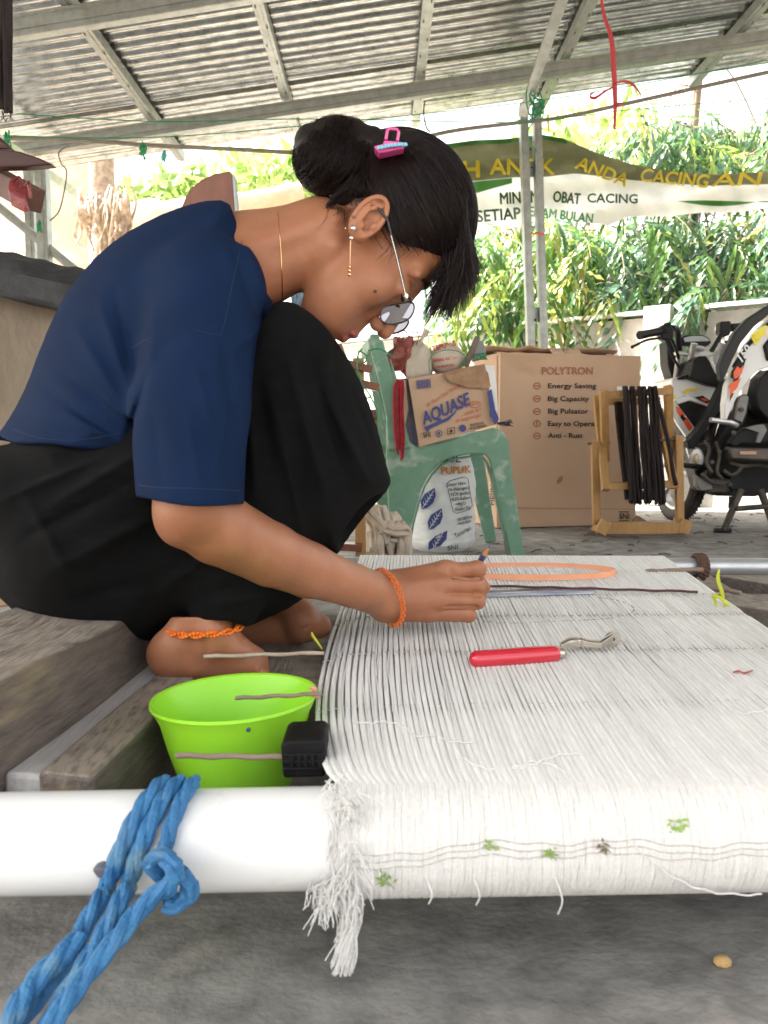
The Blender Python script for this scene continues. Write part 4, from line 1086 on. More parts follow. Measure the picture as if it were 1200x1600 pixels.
# ---- trousers
tro = [(-80,740),(-30,697),(12,688),(40,650),(100,640),(175,650),(240,660),(330,620),(400,520),(425,478),(443,470),(462,475),(482,488),(503,506),(525,531),(545,560),(563,592),(578,632),(590,672),(600,712),(612,754),(606,766),(585,793),(560,825),(540,850),(526,868),(510,862),(500,900),(474,936),(452,951),(420,966),(388,980),(360,970),(330,968),(300,974),(268,984),(243,1002),(215,1012),(175,1016),(140,1016),(108,1010),(78,996),(50,976),(22,955),(-6,928),(-50,880),(-90,800)]
def tro_sdf(X, Y, Z):
    P = (X, Y, Z)
    d = inflate(P, tro, 0, 165, 120)+np.clip((705-Y)/10.,0,1)*6*(X<260)
    lg = cap(P, (90,860,-95), (452,540,-135), 98, 62); lg = smin(lg, cap(P, (452,540,-135), (350,930,-118), 62, 62), 30)
    lg = np.maximum(lg, poly2d(X, Y, tro)); d = smin(d, lg, 24)
    def fold(a, b, w_, dep):
        ex, ey = b[0]-a[0], b[1]-a[1]; L = math.hypot(ex, ey); tt = ((X-a[0])*ex+(Y-a[1])*ey)/L/L; s = ((X-a[0])*ey-(Y-a[1])*ex)/L
        return -1.6*dep*np.clip(1-(2*np.clip(tt,-.5,1.5)-1)**2, 0, 1)*np.exp(-(np.abs(s)/w_)**1.5)*(Z < 0)
    for a, b, w_, dp in (((60,800),(250,690),9,7),((20,850),(230,740),9,-8),((0,780),(160,715),8,6),((60,900),(260,800),12,8),((110,930),(280,900),12,-6),
        ((30,760),(110,900),10,5),((440,520),(520,820),12,8),((480,540),(560,800),10,-7),((400,560),(430,760),10,-8),((500,600),(590,780),8,6),((420,600),(480,860),8,5),
        ((250,920),(330,870),10,7),((280,950),(400,900),10,-7),((330,940),(440,930),8,6),((390,640),(400,780),8,6),((545,600),(600,740),6,-4)): d = d+fold(a,b,w_,dp)
    d = d+2.2*snoise(X,Y,Z,.03,11)+.8*snoise(X,Y,Z,.1,12)
    # flared leg openings
    d = smax(d, -ell(P, (585,830,-30), (60,62,70)), 4)
    return d
V, Fc = surface_nets(tro_sdf, (-100,450,-215), (630,1030,200), 4.0); V = relax(V, Fc, 2, .4)
mesh_np('trousers', figw(V), Fc, M['trouser'], per)
# ---- hair
hl_poly = [(520,312),(505,300),(520,270),(560,230),(590,200),(650,200),(720,230),(780,300),(790,380),(752,400),(738,378),(722,396),(700,404),(680,398),(655,388),(630,383),(618,372),(610,352),(604,330),(596,314),(575,303),(552,312),(530,328),(508,334)]
CC = np.array(H(-.002,.053,0)); CR = (.0905*HS*1.0, .0805*HS, .074*HS)
def hairshape(P, g=0): return E3(P, -.003,.048,0, .0875+g,.0750+g,.0692+g)
def hair_sdf(X, Y, Z):
    P = (X, Y, Z); d = hairshape(P)
    d = smin(d, E3(P, -.045,.060,0, .040,.036,.045), 24)
    d = smin(d, cap(P, (590,262,0), (545,275,0), 52, 40), 24)
    d = smin(d, cap(P, (560,292,-30), (520,310,-20), 22, 16), 18)
    p = poly2d(X, Y, hl_poly); fl = .9*np.sin((X*.35+Y*.9)*.38+np.sin(X*.05)*2)*np.clip(-p/12,0,1)
    return smax(d, p, 5)+fl*.8
V, Fc = surface_nets(hair_sdf, (490,200,-115), (775,420,115), 2.0); V = relax(V, Fc, 1, .4)
hair = mesh_np('hair', figw(V), Fc, M['hair'], per)
bun_c = np.array([528.,246.,0.]); bun_r = np.array([66.,60.,70.])
def bun_sdf(X, Y, Z):
    P = (X, Y, Z); d = ell(P, tuple(bun_c), tuple(bun_r))
    d = smin(d, ell(P, (503,218,-5), (38,32,50)), 14); d = smin(d, ell(P, (562,218,-5), (38,26,50)), 14); d = smin(d, ell(P, (515,284,-5), (36,24,46)), 14)
    return d+2.2*np.sin((X*.93+Y*.25)*.16+.8*np.sin(Y*.03+Z*.03))*np.sin(Z*.03+Y*.02+1)+3.2*snoise(X,Y,Z,.055,8)+1.2*snoise(X,Y,Z,.16,9)
V, Fc = surface_nets(bun_sdf, (445,165,-95), (625,335,95), 2.2); V = relax(V, Fc, 1, .4)
bun = mesh_np('hair_bun', figw(V), Fc, M['hair'], per)
# strands
class Ribs:
    def __init__(s): s.V = []; s.F = []; s.n = 0
    def add(s, P, r0):
        P = np.asarray(P, float); n = len(P); T_ = np.gradient(P, axis=0); T_ /= np.linalg.norm(T_, axis=1)[:, None]+1e-9
        A = np.cross(T_, np.array([.15,.1,1.])); A /= np.linalg.norm(A, axis=1)[:, None]+1e-9; B = np.cross(T_, A)
        w_ = r0*np.minimum(1, 1.6*(1-np.linspace(0,1,n))**.6+.12)[:, None]
        ring = np.stack([P+A*w_, P-A*w_*.5+B*w_*.87, P-A*w_*.5-B*w_*.87], 1).reshape(-1, 3); s.V.append(ring)
        i = np.arange(n-1)[:, None]*3; k = np.arange(3)[None]; k2 = (k+1) % 3
        s.F.append(np.stack([i+k, i+k2, i+3+k2, i+3+k], -1).reshape(-1, 4)+s.n); s.n += n*3
    def build(s, name, m, parent):
        o = mesh_np(name, figw(np.concatenate(s.V)), np.concatenate(s.F), m, parent); tag(o, kind='stuff'); return o
rs = np.random.RandomState(3)
rb_ = Ribs()
hc_ = np.array(H(-.003,.048,0)); ax3 = np.stack([hf, hu, hl]); rad = np.array([.0875,.0750,.0692])*HS
bund = np.array([598.,236.,0.]); bd = (ax3@(bund-hc_))/rad; bd /= np.linalg.norm(bd)
def polysd(x, y): return float(poly2d(np.array([x], np.float32), np.array([y], np.float32), hl_poly)[0])
edge = []
for i in range(len(hl_poly)):
    a = np.array(hl_poly[i]); b = np.array(hl_poly[(i+1) % len(hl_poly)])
    if 9 <= i <= 22:
        for t in np.linspace(0, 1, 26): edge.append(a+(b-a)*t)
cnt_ = 0
while cnt_ < 2300:
    if rs.rand() < .75:
        e = edge[rs.randint(len(edge))]+rs.normal(size=2)*4
    else: e = np.array([rs.uniform(600,760), rs.uniform(230,400)])
    # lift the seed to the near (or far) side of the head shell
    dx = e-hc_[:2]; q = ax3[:2,:2]@dx/rad[:2]; rem = 1-q@q
    if rem < 0.0: q = q/np.linalg.norm(q)*.999; rem = 1-q@q
    sgn = -1 if rs.rand() < .85 else 1
    sd_ = np.array([q[0], q[1], sgn*math.sqrt(max(rem, 0))]); sd_ /= np.linalg.norm(sd_)
    tgt = bd+np.array([0,0,sgn*rs.uniform(0,.25)]); tgt /= np.linalg.norm(tgt)
    om = math.acos(np.clip(sd_@tgt, -1, 1))
    if om < .15: continue
    L_ = rs.uniform(.5, 1); st_ = rs.uniform(0, 1-L_); g = 1+rs.uniform(.003,.02); ph = rs.rand()*6; P_ = []
    for t in np.linspace(0, L_, 16):
        t = t+st_
        s_ = (math.sin((1-t)*om)*sd_+math.sin(t*om)*tgt)/math.sin(om)
        lift = g+.006*math.sin(t*8+ph)
        if rs.rand() < 0: pass
        P_.append(hc_+(s_*rad*lift)@ax3)
    rb_.add(P_, rs.uniform(.35,.7)); cnt_ += 1
for _ in range(2300):   # bun coils
    n_ = np.array([.9,.35,.1])+rs.normal(size=3)*np.array([.28,.35,.35]); n_ /= np.linalg.norm(n_); a = np.cross(n_, rs.normal(size=3)); a /= np.linalg.norm(a); b = np.cross(n_, a)
    t0 = rs.rand()*6.3; L_ = rs.uniform(.7,2.2); g = rs.uniform(1.0,1.10); o_ = rs.uniform(-1.1,1.1); P_ = []
    for t in np.linspace(t0, t0+L_, 14):
        v = a*math.cos(t)+b*math.sin(t)+n_*o_; v /= np.linalg.norm(v); P_.append(bun_c+v*bun_r*g*(1+.03*math.sin(t*3)))
    rb_.add(P_, rs.uniform(.35,.65))
for _ in range(110):    # flyaways at the bun
    t = rs.rand()*6.3; v = np.array([math.cos(t), math.sin(t), rs.normal()*.3]); p0 = bun_c+v*bun_r*.97; d_ = np.array([-v[1], v[0], 0])*rs.choice([-1,1])+v*rs.uniform(.1,.6)
    rb_.add([p0+d_*k*rs.uniform(1.2,2.0)+v*.15*k*k*rs.uniform(-.4,.6) for k in np.linspace(0, 10, 9)], .4)
for _ in range(420):   # hair drawn up from the nape to the bun
    a = rs.rand(); p0 = np.array([508+a*92, 324-14*math.sin(a*3.1)-a*8+rs.normal()*2.5, -56-26*a+rs.normal()*4]); e = np.array([rs.uniform(560,600), rs.uniform(250,285), -rs.uniform(40,70)])
    m1 = (p0+e)/2+np.array([-4,4,-22]); rb_.add([p0*(1-t)**2+2*t*(1-t)*m1+e*t*t for t in np.linspace(0,1,10)], rs.uniform(.4,.7))
for _ in range(150):   # flyaways over the crown
    t = rs.rand()*2.6-2.3; q0 = np.array([math.cos(t), math.sin(t)]); p0 = np.array([hc_[0]+q0[0]*100, hc_[1]+q0[1]*108, rs.uniform(-50,30)])
    dd_ = hc_-p0; dd_[2] = 0; L0_ = np.linalg.norm(dd_); tg = np.array([-dd_[1], dd_[0], 0])/L0_*rs.choice([-1,1])
    rb_.add([p0+tg*k*rs.uniform(2,3)-dd_/L0_*(k*.55-k*k*.035)*rs.uniform(.3,1.2) for k in np.linspace(0, 9, 9)], .3)
for _ in range(40):    # strands lifting off behind the clip
    p0 = np.array([622+rs.rand()*12, 232+rs.rand()*5, rs.uniform(-30,20)]); e = p0+np.array([rs.uniform(25,58), rs.uniform(-26,-4), rs.normal()*8])
    rb_.add([p0+(e-p0)*t+np.array([0,-7*math.sin(t*3.1),0]) for t in np.linspace(0,1,9)], .5)
for _ in range(60):    # baby hair at the nape and temple
    if rs.rand() < .5: p0 = np.array([rs.uniform(505,560), rs.uniform(318,330), -rs.uniform(55,72)]); e = p0+np.array([rs.uniform(-22,12), rs.uniform(10,40), rs.normal()*3])
    else: p0 = np.array([rs.uniform(608,650), rs.uniform(365,385), -rs.uniform(84,92)]); e = p0+np.array([rs.uniform(-28,14), rs.uniform(12,38), rs.normal()*3])
    rb_.add([p0+(e-p0)*t+np.array([5*math.sin(t*3),0,0]) for t in np.linspace(0,1,8)], .28)
rb_.build('hair_strands', M['hair2'], per)
# fringe falling forward over the forehead
fr = Ribs()
ends = [(657,512),(668,506),(684,492),(700,500),(692,508),(712,492),(722,480),(730,470),(738,455),(744,440),(746,425)]
for _ in range(1500):
    u = rs.rand(); cz = rs.uniform(-62,58)
    r0 = np.array([rs.uniform(715,738)-abs(cz)*.12, rs.uniform(300,372), cz]); 
    k = u*(len(ends)-1); i = min(int(k), len(ends)-2); e2 = np.array(ends[i])+(np.array(ends[i+1])-np.array(ends[i]))*(k-i)
    clump = math.sin(cz*.5)*4
    e = np.array([e2[0]+rs.normal()*6+clump, e2[1]-abs(rs.normal())*20+rs.uniform(-4,12), cz*.85+rs.normal()*4])
    m1 = np.array([744-rs.rand()*10-abs(cz)*.10-(1-u)*8, 388+rs.normal()*8, cz*.98])
    P_ = [];
    for t in np.linspace(0,1,16):
        p = r0*(1-t)**2+2*t*(1-t)*m1+e*t*t; P_.append(p+np.array([1.6*math.sin(t*7+cz*.3), 1.2*math.cos(t*5+cz*.3), 0])*t)
    fr.add(P_, rs.uniform(.32,.72))
for _ in range(260):   # inner side strands from the temple to the fringe tips
    r0 = np.array([rs.uniform(690,726), rs.uniform(388,402), -rs.uniform(30,66)]); e = np.array([rs.uniform(662,706), rs.uniform(430,492), r0[2]+rs.normal()*6])
    m1 = (r0+e)/2+np.array([rs.uniform(6,16),0,0]); fr.add([r0*(1-t)**2+2*t*(1-t)*m1+e*t*t for t in np.linspace(0,1,12)], rs.uniform(.4,.8))
fr.build('fringe', M['hair2'], per)
# eyebrow and lashes
eb = Ribs()
for _ in range(160):
    t = rs.rand(); l = -.012-.036*t; p0 = np.array(H(.0915-.012*t**2.0, .0265+.004*math.sin(t*3)+rs.normal()*.0016, l)); e = p0+np.array(hf)*rs.normal()*1.5+np.array(hu)*4+hl*-7
    eb.add([p0+(e-p0)*s for s in np.linspace(0,1,4)], .45)
for _ in range(60):
    t = rs.rand(); p0 = np.array(H(.0905-.006*t, .0005, -.020-.022*t)); e = p0+hf*9-hu*(5)-hl*4*t; eb.add([p0+(e-p0)*s+hu*2.5*math.sin(s*3) for s in np.linspace(0,1,5)], .4)
eb.build('eyebrow', M['hair2'], per)
# mole, hair clip
MB().ball(fw(586,455,near_surface(head_sdf,586,455,-160,0,0)), (.0022,.0010,.0022), 8).build('mole', mat('mole', (.05,.02,.015), .6), per)
M['pink'] = mat('pink_plastic', (.75,.10,.36), .25, coat=.5, trans=.2); M['ltblue'] = mat('pale_blue_bead', (.20,.52,.72), .3, coat=.4)
cl = MB().prism([(584,228),(600,224),(630,226),(632,231),(606,237),(592,239)], .855, .02).build('hair_clip', M['pink'], per, bevel=.001)
cw = [(603,218),(605,204),(610,201),(620,202),(623,206),(621,220)]
MB().tube([U(x,y,.862) for x, y in cw], .0017, 8).build('clip_loop', M['pink'], cl)
MB().prism([(600,219),(627,221),(628,227),(598,226)], .858, .012).build('clip_bar', M['pink'], cl, bevel=.001)
for k in range(9): MB().ball(U(592+k*5.2, 231-math.sin(k/8*2)*3.5-k*.25, .852), .0023, 8).build('bead', M['ltblue'], cl)
# ---- glasses
M['frame'] = mat('black_metal_frame', (.015,.015,.018), .25, .3, coat=.5); M['silver'] = mat('silver', (.75,.74,.72), .2, 1)
gl = bpy.data.materials.new('tinted_lens'); gl.use_nodes = True; N_ = gl.node_tree; N_.nodes.clear()
o_ = N_.nodes.new('ShaderNodeOutputMaterial'); t_ = N_.nodes.new('ShaderNodeBsdfTransparent'); t_.inputs[0].default_value = (.26,.24,.27,1)
g_ = N_.nodes.new('ShaderNodeBsdfGlossy'); g_.inputs['Roughness'].default_value = .05; fz_ = N_.nodes.new('ShaderNodeFresnel'); fz_.inputs[0].default_value = 1.7
x_ = N_.nodes.new('ShaderNodeMixShader'); N_.links.new(fz_.outputs[0], x_.inputs[0]); N_.links.new(t_.outputs[0], x_.inputs[1]); N_.links.new(g_.outputs[0], x_.inputs[2]); N_.links.new(x_.outputs[0], o_.inputs[0])
gls = MB().tube([fw(606,345,-99), fw(612,370,-99), fw(620,400,-98), fw(628,435,-97), fw(634,462,-94)], .0013, 8).build('glasses', M['frame'], per)
MB().tube([fw(556,312,-88), fw(575,316,-93), fw(592,326,-99), fw(606,345,-99)], .0019, 8).build('temple_tip', M['frame'], gls)
MB().tube([fw(611,368,-101), fw(619,398,-100), fw(628,436,-99), fw(634,462,-97)], .0004, 6).build('temple_inlay', M['silver'], gls)
MB().ball(fw(635,463,-96), (.0025,.0035,.004), 8).build('hinge', M['silver'], gls)
def lens(poly, cz, dz):
    n = len(poly); cx = sum(p[0] for p in poly)/n; cy = sum(p[1] for p in poly)/n; P_ = []
    m_ = spline([Vector((*p, 0)) for p in poly+[poly[0]]], 5)[:-1]
    x0 = min(p[0] for p in poly); x1 = max(p[0] for p in poly)
    z = lambda x, y: cz+dz*(x-x0)/(x1-x0)
    P_ = [fw(p.x, p.y, z(p.x, p.y)) for p in m_]
    mb = MB(); c = fw(cx, cy, z(cx, cy)); mb.add([c]+P_, [(0, 1+i, 1+(i+1) % len(P_)) for i in range(len(P_))]); mb.build('lens', gl, gls, normals=False)
    MB().tube(P_+[P_[0], P_[1]], .0011, 8, cap=False).build('lens_rim', M['frame'], gls)
lens([(596,487),(602,479),(620,475),(640,472),(647,477),(645,490),(636,500),(618,506),(602,505),(595,498)], -86, 22)
lens([(606,510),(612,503),(624,499),(636,499),(638,505),(632,514),(620,520),(608,520)], 18, 6)
MB().tube([fw(610,504,-58), fw(616,508,-30), fw(620,508,-8), fw(614,508,14)], .0013, 8).build('bridge', M['frame'], gls)
MB().tube([fw(640,466,-95), fw(643,473,-88)], .0016, 8).build('end_piece', M['frame'], gls)
# ---- jewellery
M['gold'] = mat('gold', (.80,.50,.28), .25, 1)
MB().ball(fw(552,357,-104), .0032, 10).build('ear_stud', M['silver'], per)
er = MB().ball(fw(549,372,-104), .0026, 10).build('earring', M['silver'], per)
MB().tube([fw(548,374,-104), fw(547,400,-103), fw(547,414,-101)], .00045, 6).build('earring_chain', M['gold'], er)
for y, r_ in ((417,.0019),(423,.0021),(429,.0023)): MB().ball(fw(546.5,y,-100), r_, 10).build('gold_bead', M['gold'], er)
MB().ball(fw(540,357,-72), .0012, 6).build('tiny_stud', M['gold'], per)
nk = []
for y in range(322, 474, 8):
    x = 433+(y-322)*.055+2*math.sin((y-322)*.02); 
    nk.append((x, y))
def neck_fn(X, Y, Z): return head_sdf(X, Y, Z)
pts = []
for x, y in nk:
    z = near_surface(neck_fn, x, y, -160, 0, 1.2); 
    if z is not None: pts.append(fw(x, y, z))
MB().tube(pts, .0006, 6).build('necklace', M['gold'], per)
M['bead'] = mat('orange_bead', (.80,.19,.02), .4, col2=(.70,.14,.015), scale=60, spec=.5)
def beads(path, amp, turns, rb, name, strands=2, n=44):
    root = None
    for s in range(strands):
        mb = MB()
        for k in range(n):
            t = k/(n-1); i = t*(len(path)-1); j = min(int(i), len(path)-2); p = path[j]+(path[j+1]-path[j])*(i-j); d = (path[j+1]-path[j]).normalized()
            a = d.cross(Vector((0,1,0))).normalized(); b = a.cross(d); th = 2*math.pi*(turns*t+s/strands); mb.ball(p+a*math.cos(th)*amp+b*math.sin(th)*amp, rb*random.uniform(.88,1.1), 6)
        o = mb.build('bead_strand' if root is not None else name, M['bead'], root or per); tag(o, kind='stuff'); root = root or o
    return root
def ringpath(c, a, b, n=40, t0=0, t1=2*math.pi): return [Vector(fw(*(np.array(c)+np.array(a)*math.cos(t0+(t1-t0)*k/(n-1))+np.array(b)*math.sin(t0+(t1-t0)*k/(n-1))))) for k in range(n)]
tag(beads(ringpath((606,934,-12), (-13,-43,3), (20,-4,-41), 60), .0024, 8, .00135, 'bracelet', 3, 88), 'twisted orange bead bracelet')
tag(beads(ringpath((318,981,-112), (58,-4,0), (0,11,-54), 60), .0022, 7, .0026, 'anklet', 2, 70), 'twisted orange bead anklet')
# ---- pencil held in the fist
M['bluewood'] = mat('blue_lacquer', (.03,.05,.17), .35, coat=.4); M['cedar'] = mat('cedar', (.50,.20,.08), .7); M['bluelead'] = mat('blue_lead', (.03,.09,.32), .6)
pe0 = fw(766,851,8); pe1 = fw(722,925,60); dd = (pe1-pe0).normalized(); pr6 = .0038
pen = thing('pencil', tuple(pe0), 'short blue pencil with a sharpened blue upper tip held in the fist', 'pencil')
MB().lathe([(.0003,0),(.0011,.005)], pe0, dd, 12).build('lead_tip', M['bluelead'], pen)
MB().lathe([(.0012,.005),(pr6*.95,.017)], pe0, dd, 12).build('bare_wood', M['cedar'], pen)
MB().lathe([(pr6,.0165),(pr6,.075),(.003,.078)], pe0, dd, 6).build('shaft', M['bluewood'], pen, smooth=False)
# ================================================================ THINGS ON THE FLOOR BEHIND
M['card'] = mat('cardboard', (.47,.315,.21), .8, col2=(.52,.355,.245), scale=3, col3=(.34,.19,.10), s3=2.5, lo3=.58, hi3=.8, bump=.15, bscale=60)
M['card2'] = mat('torn_cardboard', (.36,.22,.13), .9, col2=(.25,.15,.09), scale=30, bump=.5)
M['inkb'] = mat('black_print', (.025,.018,.015), .7); M['inkr'] = mat('faded_red_print', (.36,.13,.09), .75); M['inkn'] = mat('navy_print', (.035,.05,.20), .6); M['inkred'] = mat('rust_red_print', (.45,.07,.03), .7)
M['inkw'] = mat('pale_print', (.5,.31,.22), .8); M['white_pl'] = mat('white_film', (.75,.75,.76), .35, trans=.15)
# ---- big washing machine carton
ca, cb_, cc_ = U(778,833,3.72), U(992,826,3.88), U(738,836,3.98)
carton = thing('washing_machine_carton', ((ca.x+cb_.x)/2, 3.85, 0), 'tall worn brown carton with printed feature list standing behind the green chair', 'carton')
ztop = U(780,551,3.72).z
def quad3(a, b, z0, z1): return [Vector((a.x,a.y,z0)), Vector((b.x,b.y,z0)), Vector((b.x,b.y,z1)), Vector((a.x,a.y,z1))]
bk = cc_+(cb_-ca)
mb = MB(); P4 = [ca, cb_, bk, cc_]; vs_ = [Vector((p.x,p.y,0)) for p in P4]+[Vector((p.x,p.y,ztop)) for p in P4]
mb.add(vs_, [(0,1,5,4),(1,2,6,5),(2,3,7,6),(3,0,4,7),(0,3,2,1)])
o = mb.build('carton_body', M['card'], carton, smooth=False)
sfr = surf_plane(pts=(Vector((ca.x,ca.y,0)), Vector((cb_.x,cb_.y,0)), Vector((ca.x,ca.y,1))), eps=.004)
ssd = surf_plane(pts=(Vector((ca.x,ca.y,0)), Vector((cc_.x,cc_.y,0)), Vector((ca.x,ca.y,1))), eps=.004)
def flap(a, b, out, up_, nm='flap', seed=0):
    mb = MB(); n = 14; vs_ = []
    for i in range(n+1):
        p = a+(b-a)*(i/n); j = .012*noise.noise(Vector((i*.9, seed, 0)))
        vs_ += [p, p+Vector(out)*(.55)+Vector((0,0,up_*.6+j)), p+Vector(out)+Vector((0,0,up_+j*1.5))]
    mb.add(vs_, [(3*i+k, 3*i+3+k, 3*i+4+k, 3*i+1+k) for i in range(n) for k in range(2)]); o = mb.build(nm, M['card'], carton, normals=False)
    o.modifiers.new('s','SOLIDIFY').thickness = .005; return o
T_ = [Vector((p.x,p.y,ztop)) for p in P4]
flap(T_[0], T_[0]+(T_[1]-T_[0])*.62, (-.01,.22,0), .028, seed=1); flap(T_[3], T_[2], (0,-.2,0), .035, seed=5); flap(T_[0]+(T_[1]-T_[0])*.36, T_[0]+(T_[1]-T_[0])*.58, (.0,.06,0), .03, seed=7)
mb = MB(); mb.add([sfr(*p) for p in ((780,833),(860,838),(930,832),(992,812),(996,836),(780,840))],[(0,1,2,3,4,5)])
text('POLYTRON', 847, 585, 11.5, sfr, M['inkr'], carton, width=79, bold=.02)
for i, t in enumerate(('Energy Saving','Big Capacity','Big Pulsator','Easy to Operate','Anti - Rust')):
    text(t, 856.5, (606.5,626.5,646,665.5,684)[i], 7.6, sfr, M['inkb'], carton, width=(75,64,63,82,54)[i], bold=.018)
for i, y in enumerate((603,623,643,662,681)):
    ringpoly(839, y, 6, 5.5, 1.6, sfr, M['inkr'], carton, n=14)
    patch([(835,y-1),(843,y-1),(842,y+1),(836,y+1)] if i != 3 else [(838,y-6),(840,y-6),(840,y+3),(838,y+3)], sfr, M['inkr'], carton)
text('SNI', 968, 811, 9, sfr, M['inkb'], carton, width=15); patch([(967,799),(983,799),(983,800.5),(967,800.5)], sfr, M['inkb'], carton); patch([(967,813),(983,813),(983,814.5),(967,814.5)], sfr, M['inkb'], carton)
text('MESIN CUCI', 772, 789, 6.5, ssd, M['inkb'], carton, angle=math.pi/2, width=62)
text('UNIVERSAL', 762, 770, 9, ssd, M['inkw'], carton, angle=math.pi/2, width=75)
patch([(870,752),(874,745),(880,744),(878,752),(871,757)], sfr, M['inkr'], carton); patch([(947,553),(957,553),(957,557),(947,557)], sfr, M['inkw'], carton)
patch([(779,793),(990,795),(990,796),(779,794)], sfr, M['card2'], carton, 'crease'); patch([(776,556),(777.5,556),(777.5,830),(776,830)], ssd, M['card2'], carton, 'crease')
patch([(964,604),(990,603),(991,611),(964,611)], sfr, mat('white_label', (.75,.75,.72), .6), carton, 'label_sticker')
MB().prism([(990,812),(998,806),(1012,815),(1022,822),(1018,826),(996,828),(988,828)], 3.86, .03).build('torn_piece', M['card2'], carton, smooth=False)
# ---- wooden yarn reel
M['pine'] = mat('pine', (.42,.24,.085), .55, col2=(.34,.18,.06), scale=9, stretch=(5,5,1), bump=.2, col3=(.26,.13,.045), s3=14, lo3=.66, hi3=.75)
M['darkyarn'] = mat('dark_brown_yarn', (.008,.005,.005), .9, col2=(.022,.013,.013), scale=80, bump=1, bscale=300)
RY = 3.38
reel = thing('yarn_reel', tuple(U(1000,825,RY)), 'pale wooden reel frame wound with dark brown yarn, in front of the carton', 'reel')
def stave(a, b, w_=.032, h_=.03, nm='stave'): mb = MB(); mb.bar(a, b, w_, h_, (0,1,0)); return mb.build(nm, M['pine'], reel, smooth=False, bevel=.002)
stave(U(932,825,RY), U(1064,824,RY-.02), .05, .045, 'base_bar'); stave(U(944,824,RY-.16), U(934,822,RY+.24), .06, .045, 'base_foot'); stave(U(1071,823,RY-.05), U(1058,818,RY+.25), .06, .045, 'base_foot')
stave(U(929,690,RY), U(932,819,RY), nm='post'); stave(U(1060,680,RY), U(1062,818,RY), nm='post')
stave(U(932,620,RY+.12), U(947,766,RY-.1), nm='arm'); stave(U(1029,640,RY+.1), U(1054,762,RY-.1), nm='arm')
stave(U(943,609,RY-.1), U(946,720,RY+.02), nm='arm'); stave(U(1044,604,RY-.1), U(1046,700,RY+.05), nm='arm')
stave(U(938,617,RY-.08), U(1048,611,RY-.1), .03, .022, 'cross_bar'); stave(U(935,628,RY+.1), U(1030,626,RY+.1), .03, .03, 'cross_bar'); stave(U(947,760,RY-.08), U(1056,756,RY-.1), .03, .045, 'cross_bar')
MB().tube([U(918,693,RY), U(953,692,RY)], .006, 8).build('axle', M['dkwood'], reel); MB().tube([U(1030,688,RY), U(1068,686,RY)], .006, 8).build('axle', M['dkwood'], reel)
rs2 = random.Random(5)
for k, (x0, x1) in enumerate(((974,983),(984,993),(997,1003),(1003,1011),(1013,1020),(1021,1027))):
    mb = MB()
    for j in range(8):
        f_ = (j+.5)/8; xt = x0+(x1-x0)*f_*.7; xb = x0+9+(x1-x0)*f_*1.15+k*.3; zz = RY-.125+rs2.uniform(-.015,.012); bot = rs2.uniform(776,787)
        if k in (1,) and j < 2: bot -= 8
        pts = [U(xt, 607, RY-.06), U(xt, 605.5, zz)]+[U(xt+(xb-xt)*t+1.2*math.sin(t*9+j), 606+(bot-606)*t, zz-.01*math.sin(t*3)) for t in (.1,.25,.4,.55,.7,.85,.97,1)]+[U(xb+1, bot-2, RY-.04)]+[U(xb+(xt-xb)*t, bot-8+(612-bot)*t, RY+.02) for t in (.1,.4,.7,1)]
        mb.tube(spline(pts, 3), rs2.uniform(.0035,.0062), 6)
    mb.build('yarn_hank', M['darkyarn'], reel, normals=False)
mb = MB(); mb.tube(spline([U(1024,612,RY-.11), U(1034,650,RY-.11), U(1046,700,RY-.12), U(1052,740,RY-.13), U(1057,758,RY-.13)],5), .009, 6); mb.build('yarn_hank', M['darkyarn'], reel)
for x0, x1, k in ((964,981,0),(968,990,1)):
    MB().tube(spline([U(x0,628,RY+.06), U(x0+5,680,RY+.05), U(x0+12,740,RY+.03), U(x1,780,RY)],5), .014, 6).build('yarn_hank', M['darkyarn'], reel)
# ---- green plastic chair (seen from its side)
M['chairg'] = mat('pale_green_plastic', (.105,.225,.15), .5, col2=(.15,.28,.20), scale=10, bump=.2, bscale=80, col3=(.38,.43,.38), s3=16, lo3=.55, hi3=.75, spec=.4)
chair = thing('plastic_chair', tuple(U(720,850,2.95)), 'worn pale green plastic chair carrying a loaded box', 'chair')
side = [(611,560),(604,640),(603,700),(606,770),(607,830),(606,850),(636,852),(640,835),(650,795),(658,765),(670,742),(686,724),(708,714),(740,709),(757,710),(764,717),(770,738),(780,790),(791,835),(800,872),(820,870),(815,835),(808,790),(800,735),(795,690),(786,673),(772,668),(735,677),(700,690),(655,702),(640,690),(628,640),(620,590)]
near = MB().prism(side, 2.80, .030).build('side_frame', M['chairg'], chair, smooth=False, bevel=.006)
# turned flange round the arch
arch = [(640,850),(645,820),(654,785),(663,760),(674,742),(690,726),(710,717),(740,712),(756,713),(763,722),(772,750),(782,795),(790,830),(797,868)]
mb = MB(); a_ = [U(x,y,2.812) for x, y in arch]; n = len(a_); mb.add(a_+[p+Vector((0,.07,0)) for p in a_], [(i,i+1,n+i+1,n+i) for i in range(n-1)]); o = mb.build('inner_flange', M['chairg'], chair, normals=False); o.modifiers.new('s','SOLIDIFY').thickness = .005
far_side = [(x*.9+66+2, y) for x, y in side]
def shiftp(poly, dx, dy): return [(x+dx, y+dy) for x, y in poly]
mb = MB(); fr_ = [U(x,y,2.80)+Vector((-.045,.40,.0)) for x, y in side]; n = len(fr_)
mb.add(fr_+[p+Vector((0,.03,0)) for p in fr_], [tuple(range(n)), tuple(range(2*n-1,n-1,-1))]+[(i,n+i,n+(i+1)%n,(i+1)%n) for i in range(n)]); mb.build('side_frame', M['chairg'], chair, smooth=False, bevel=.006)
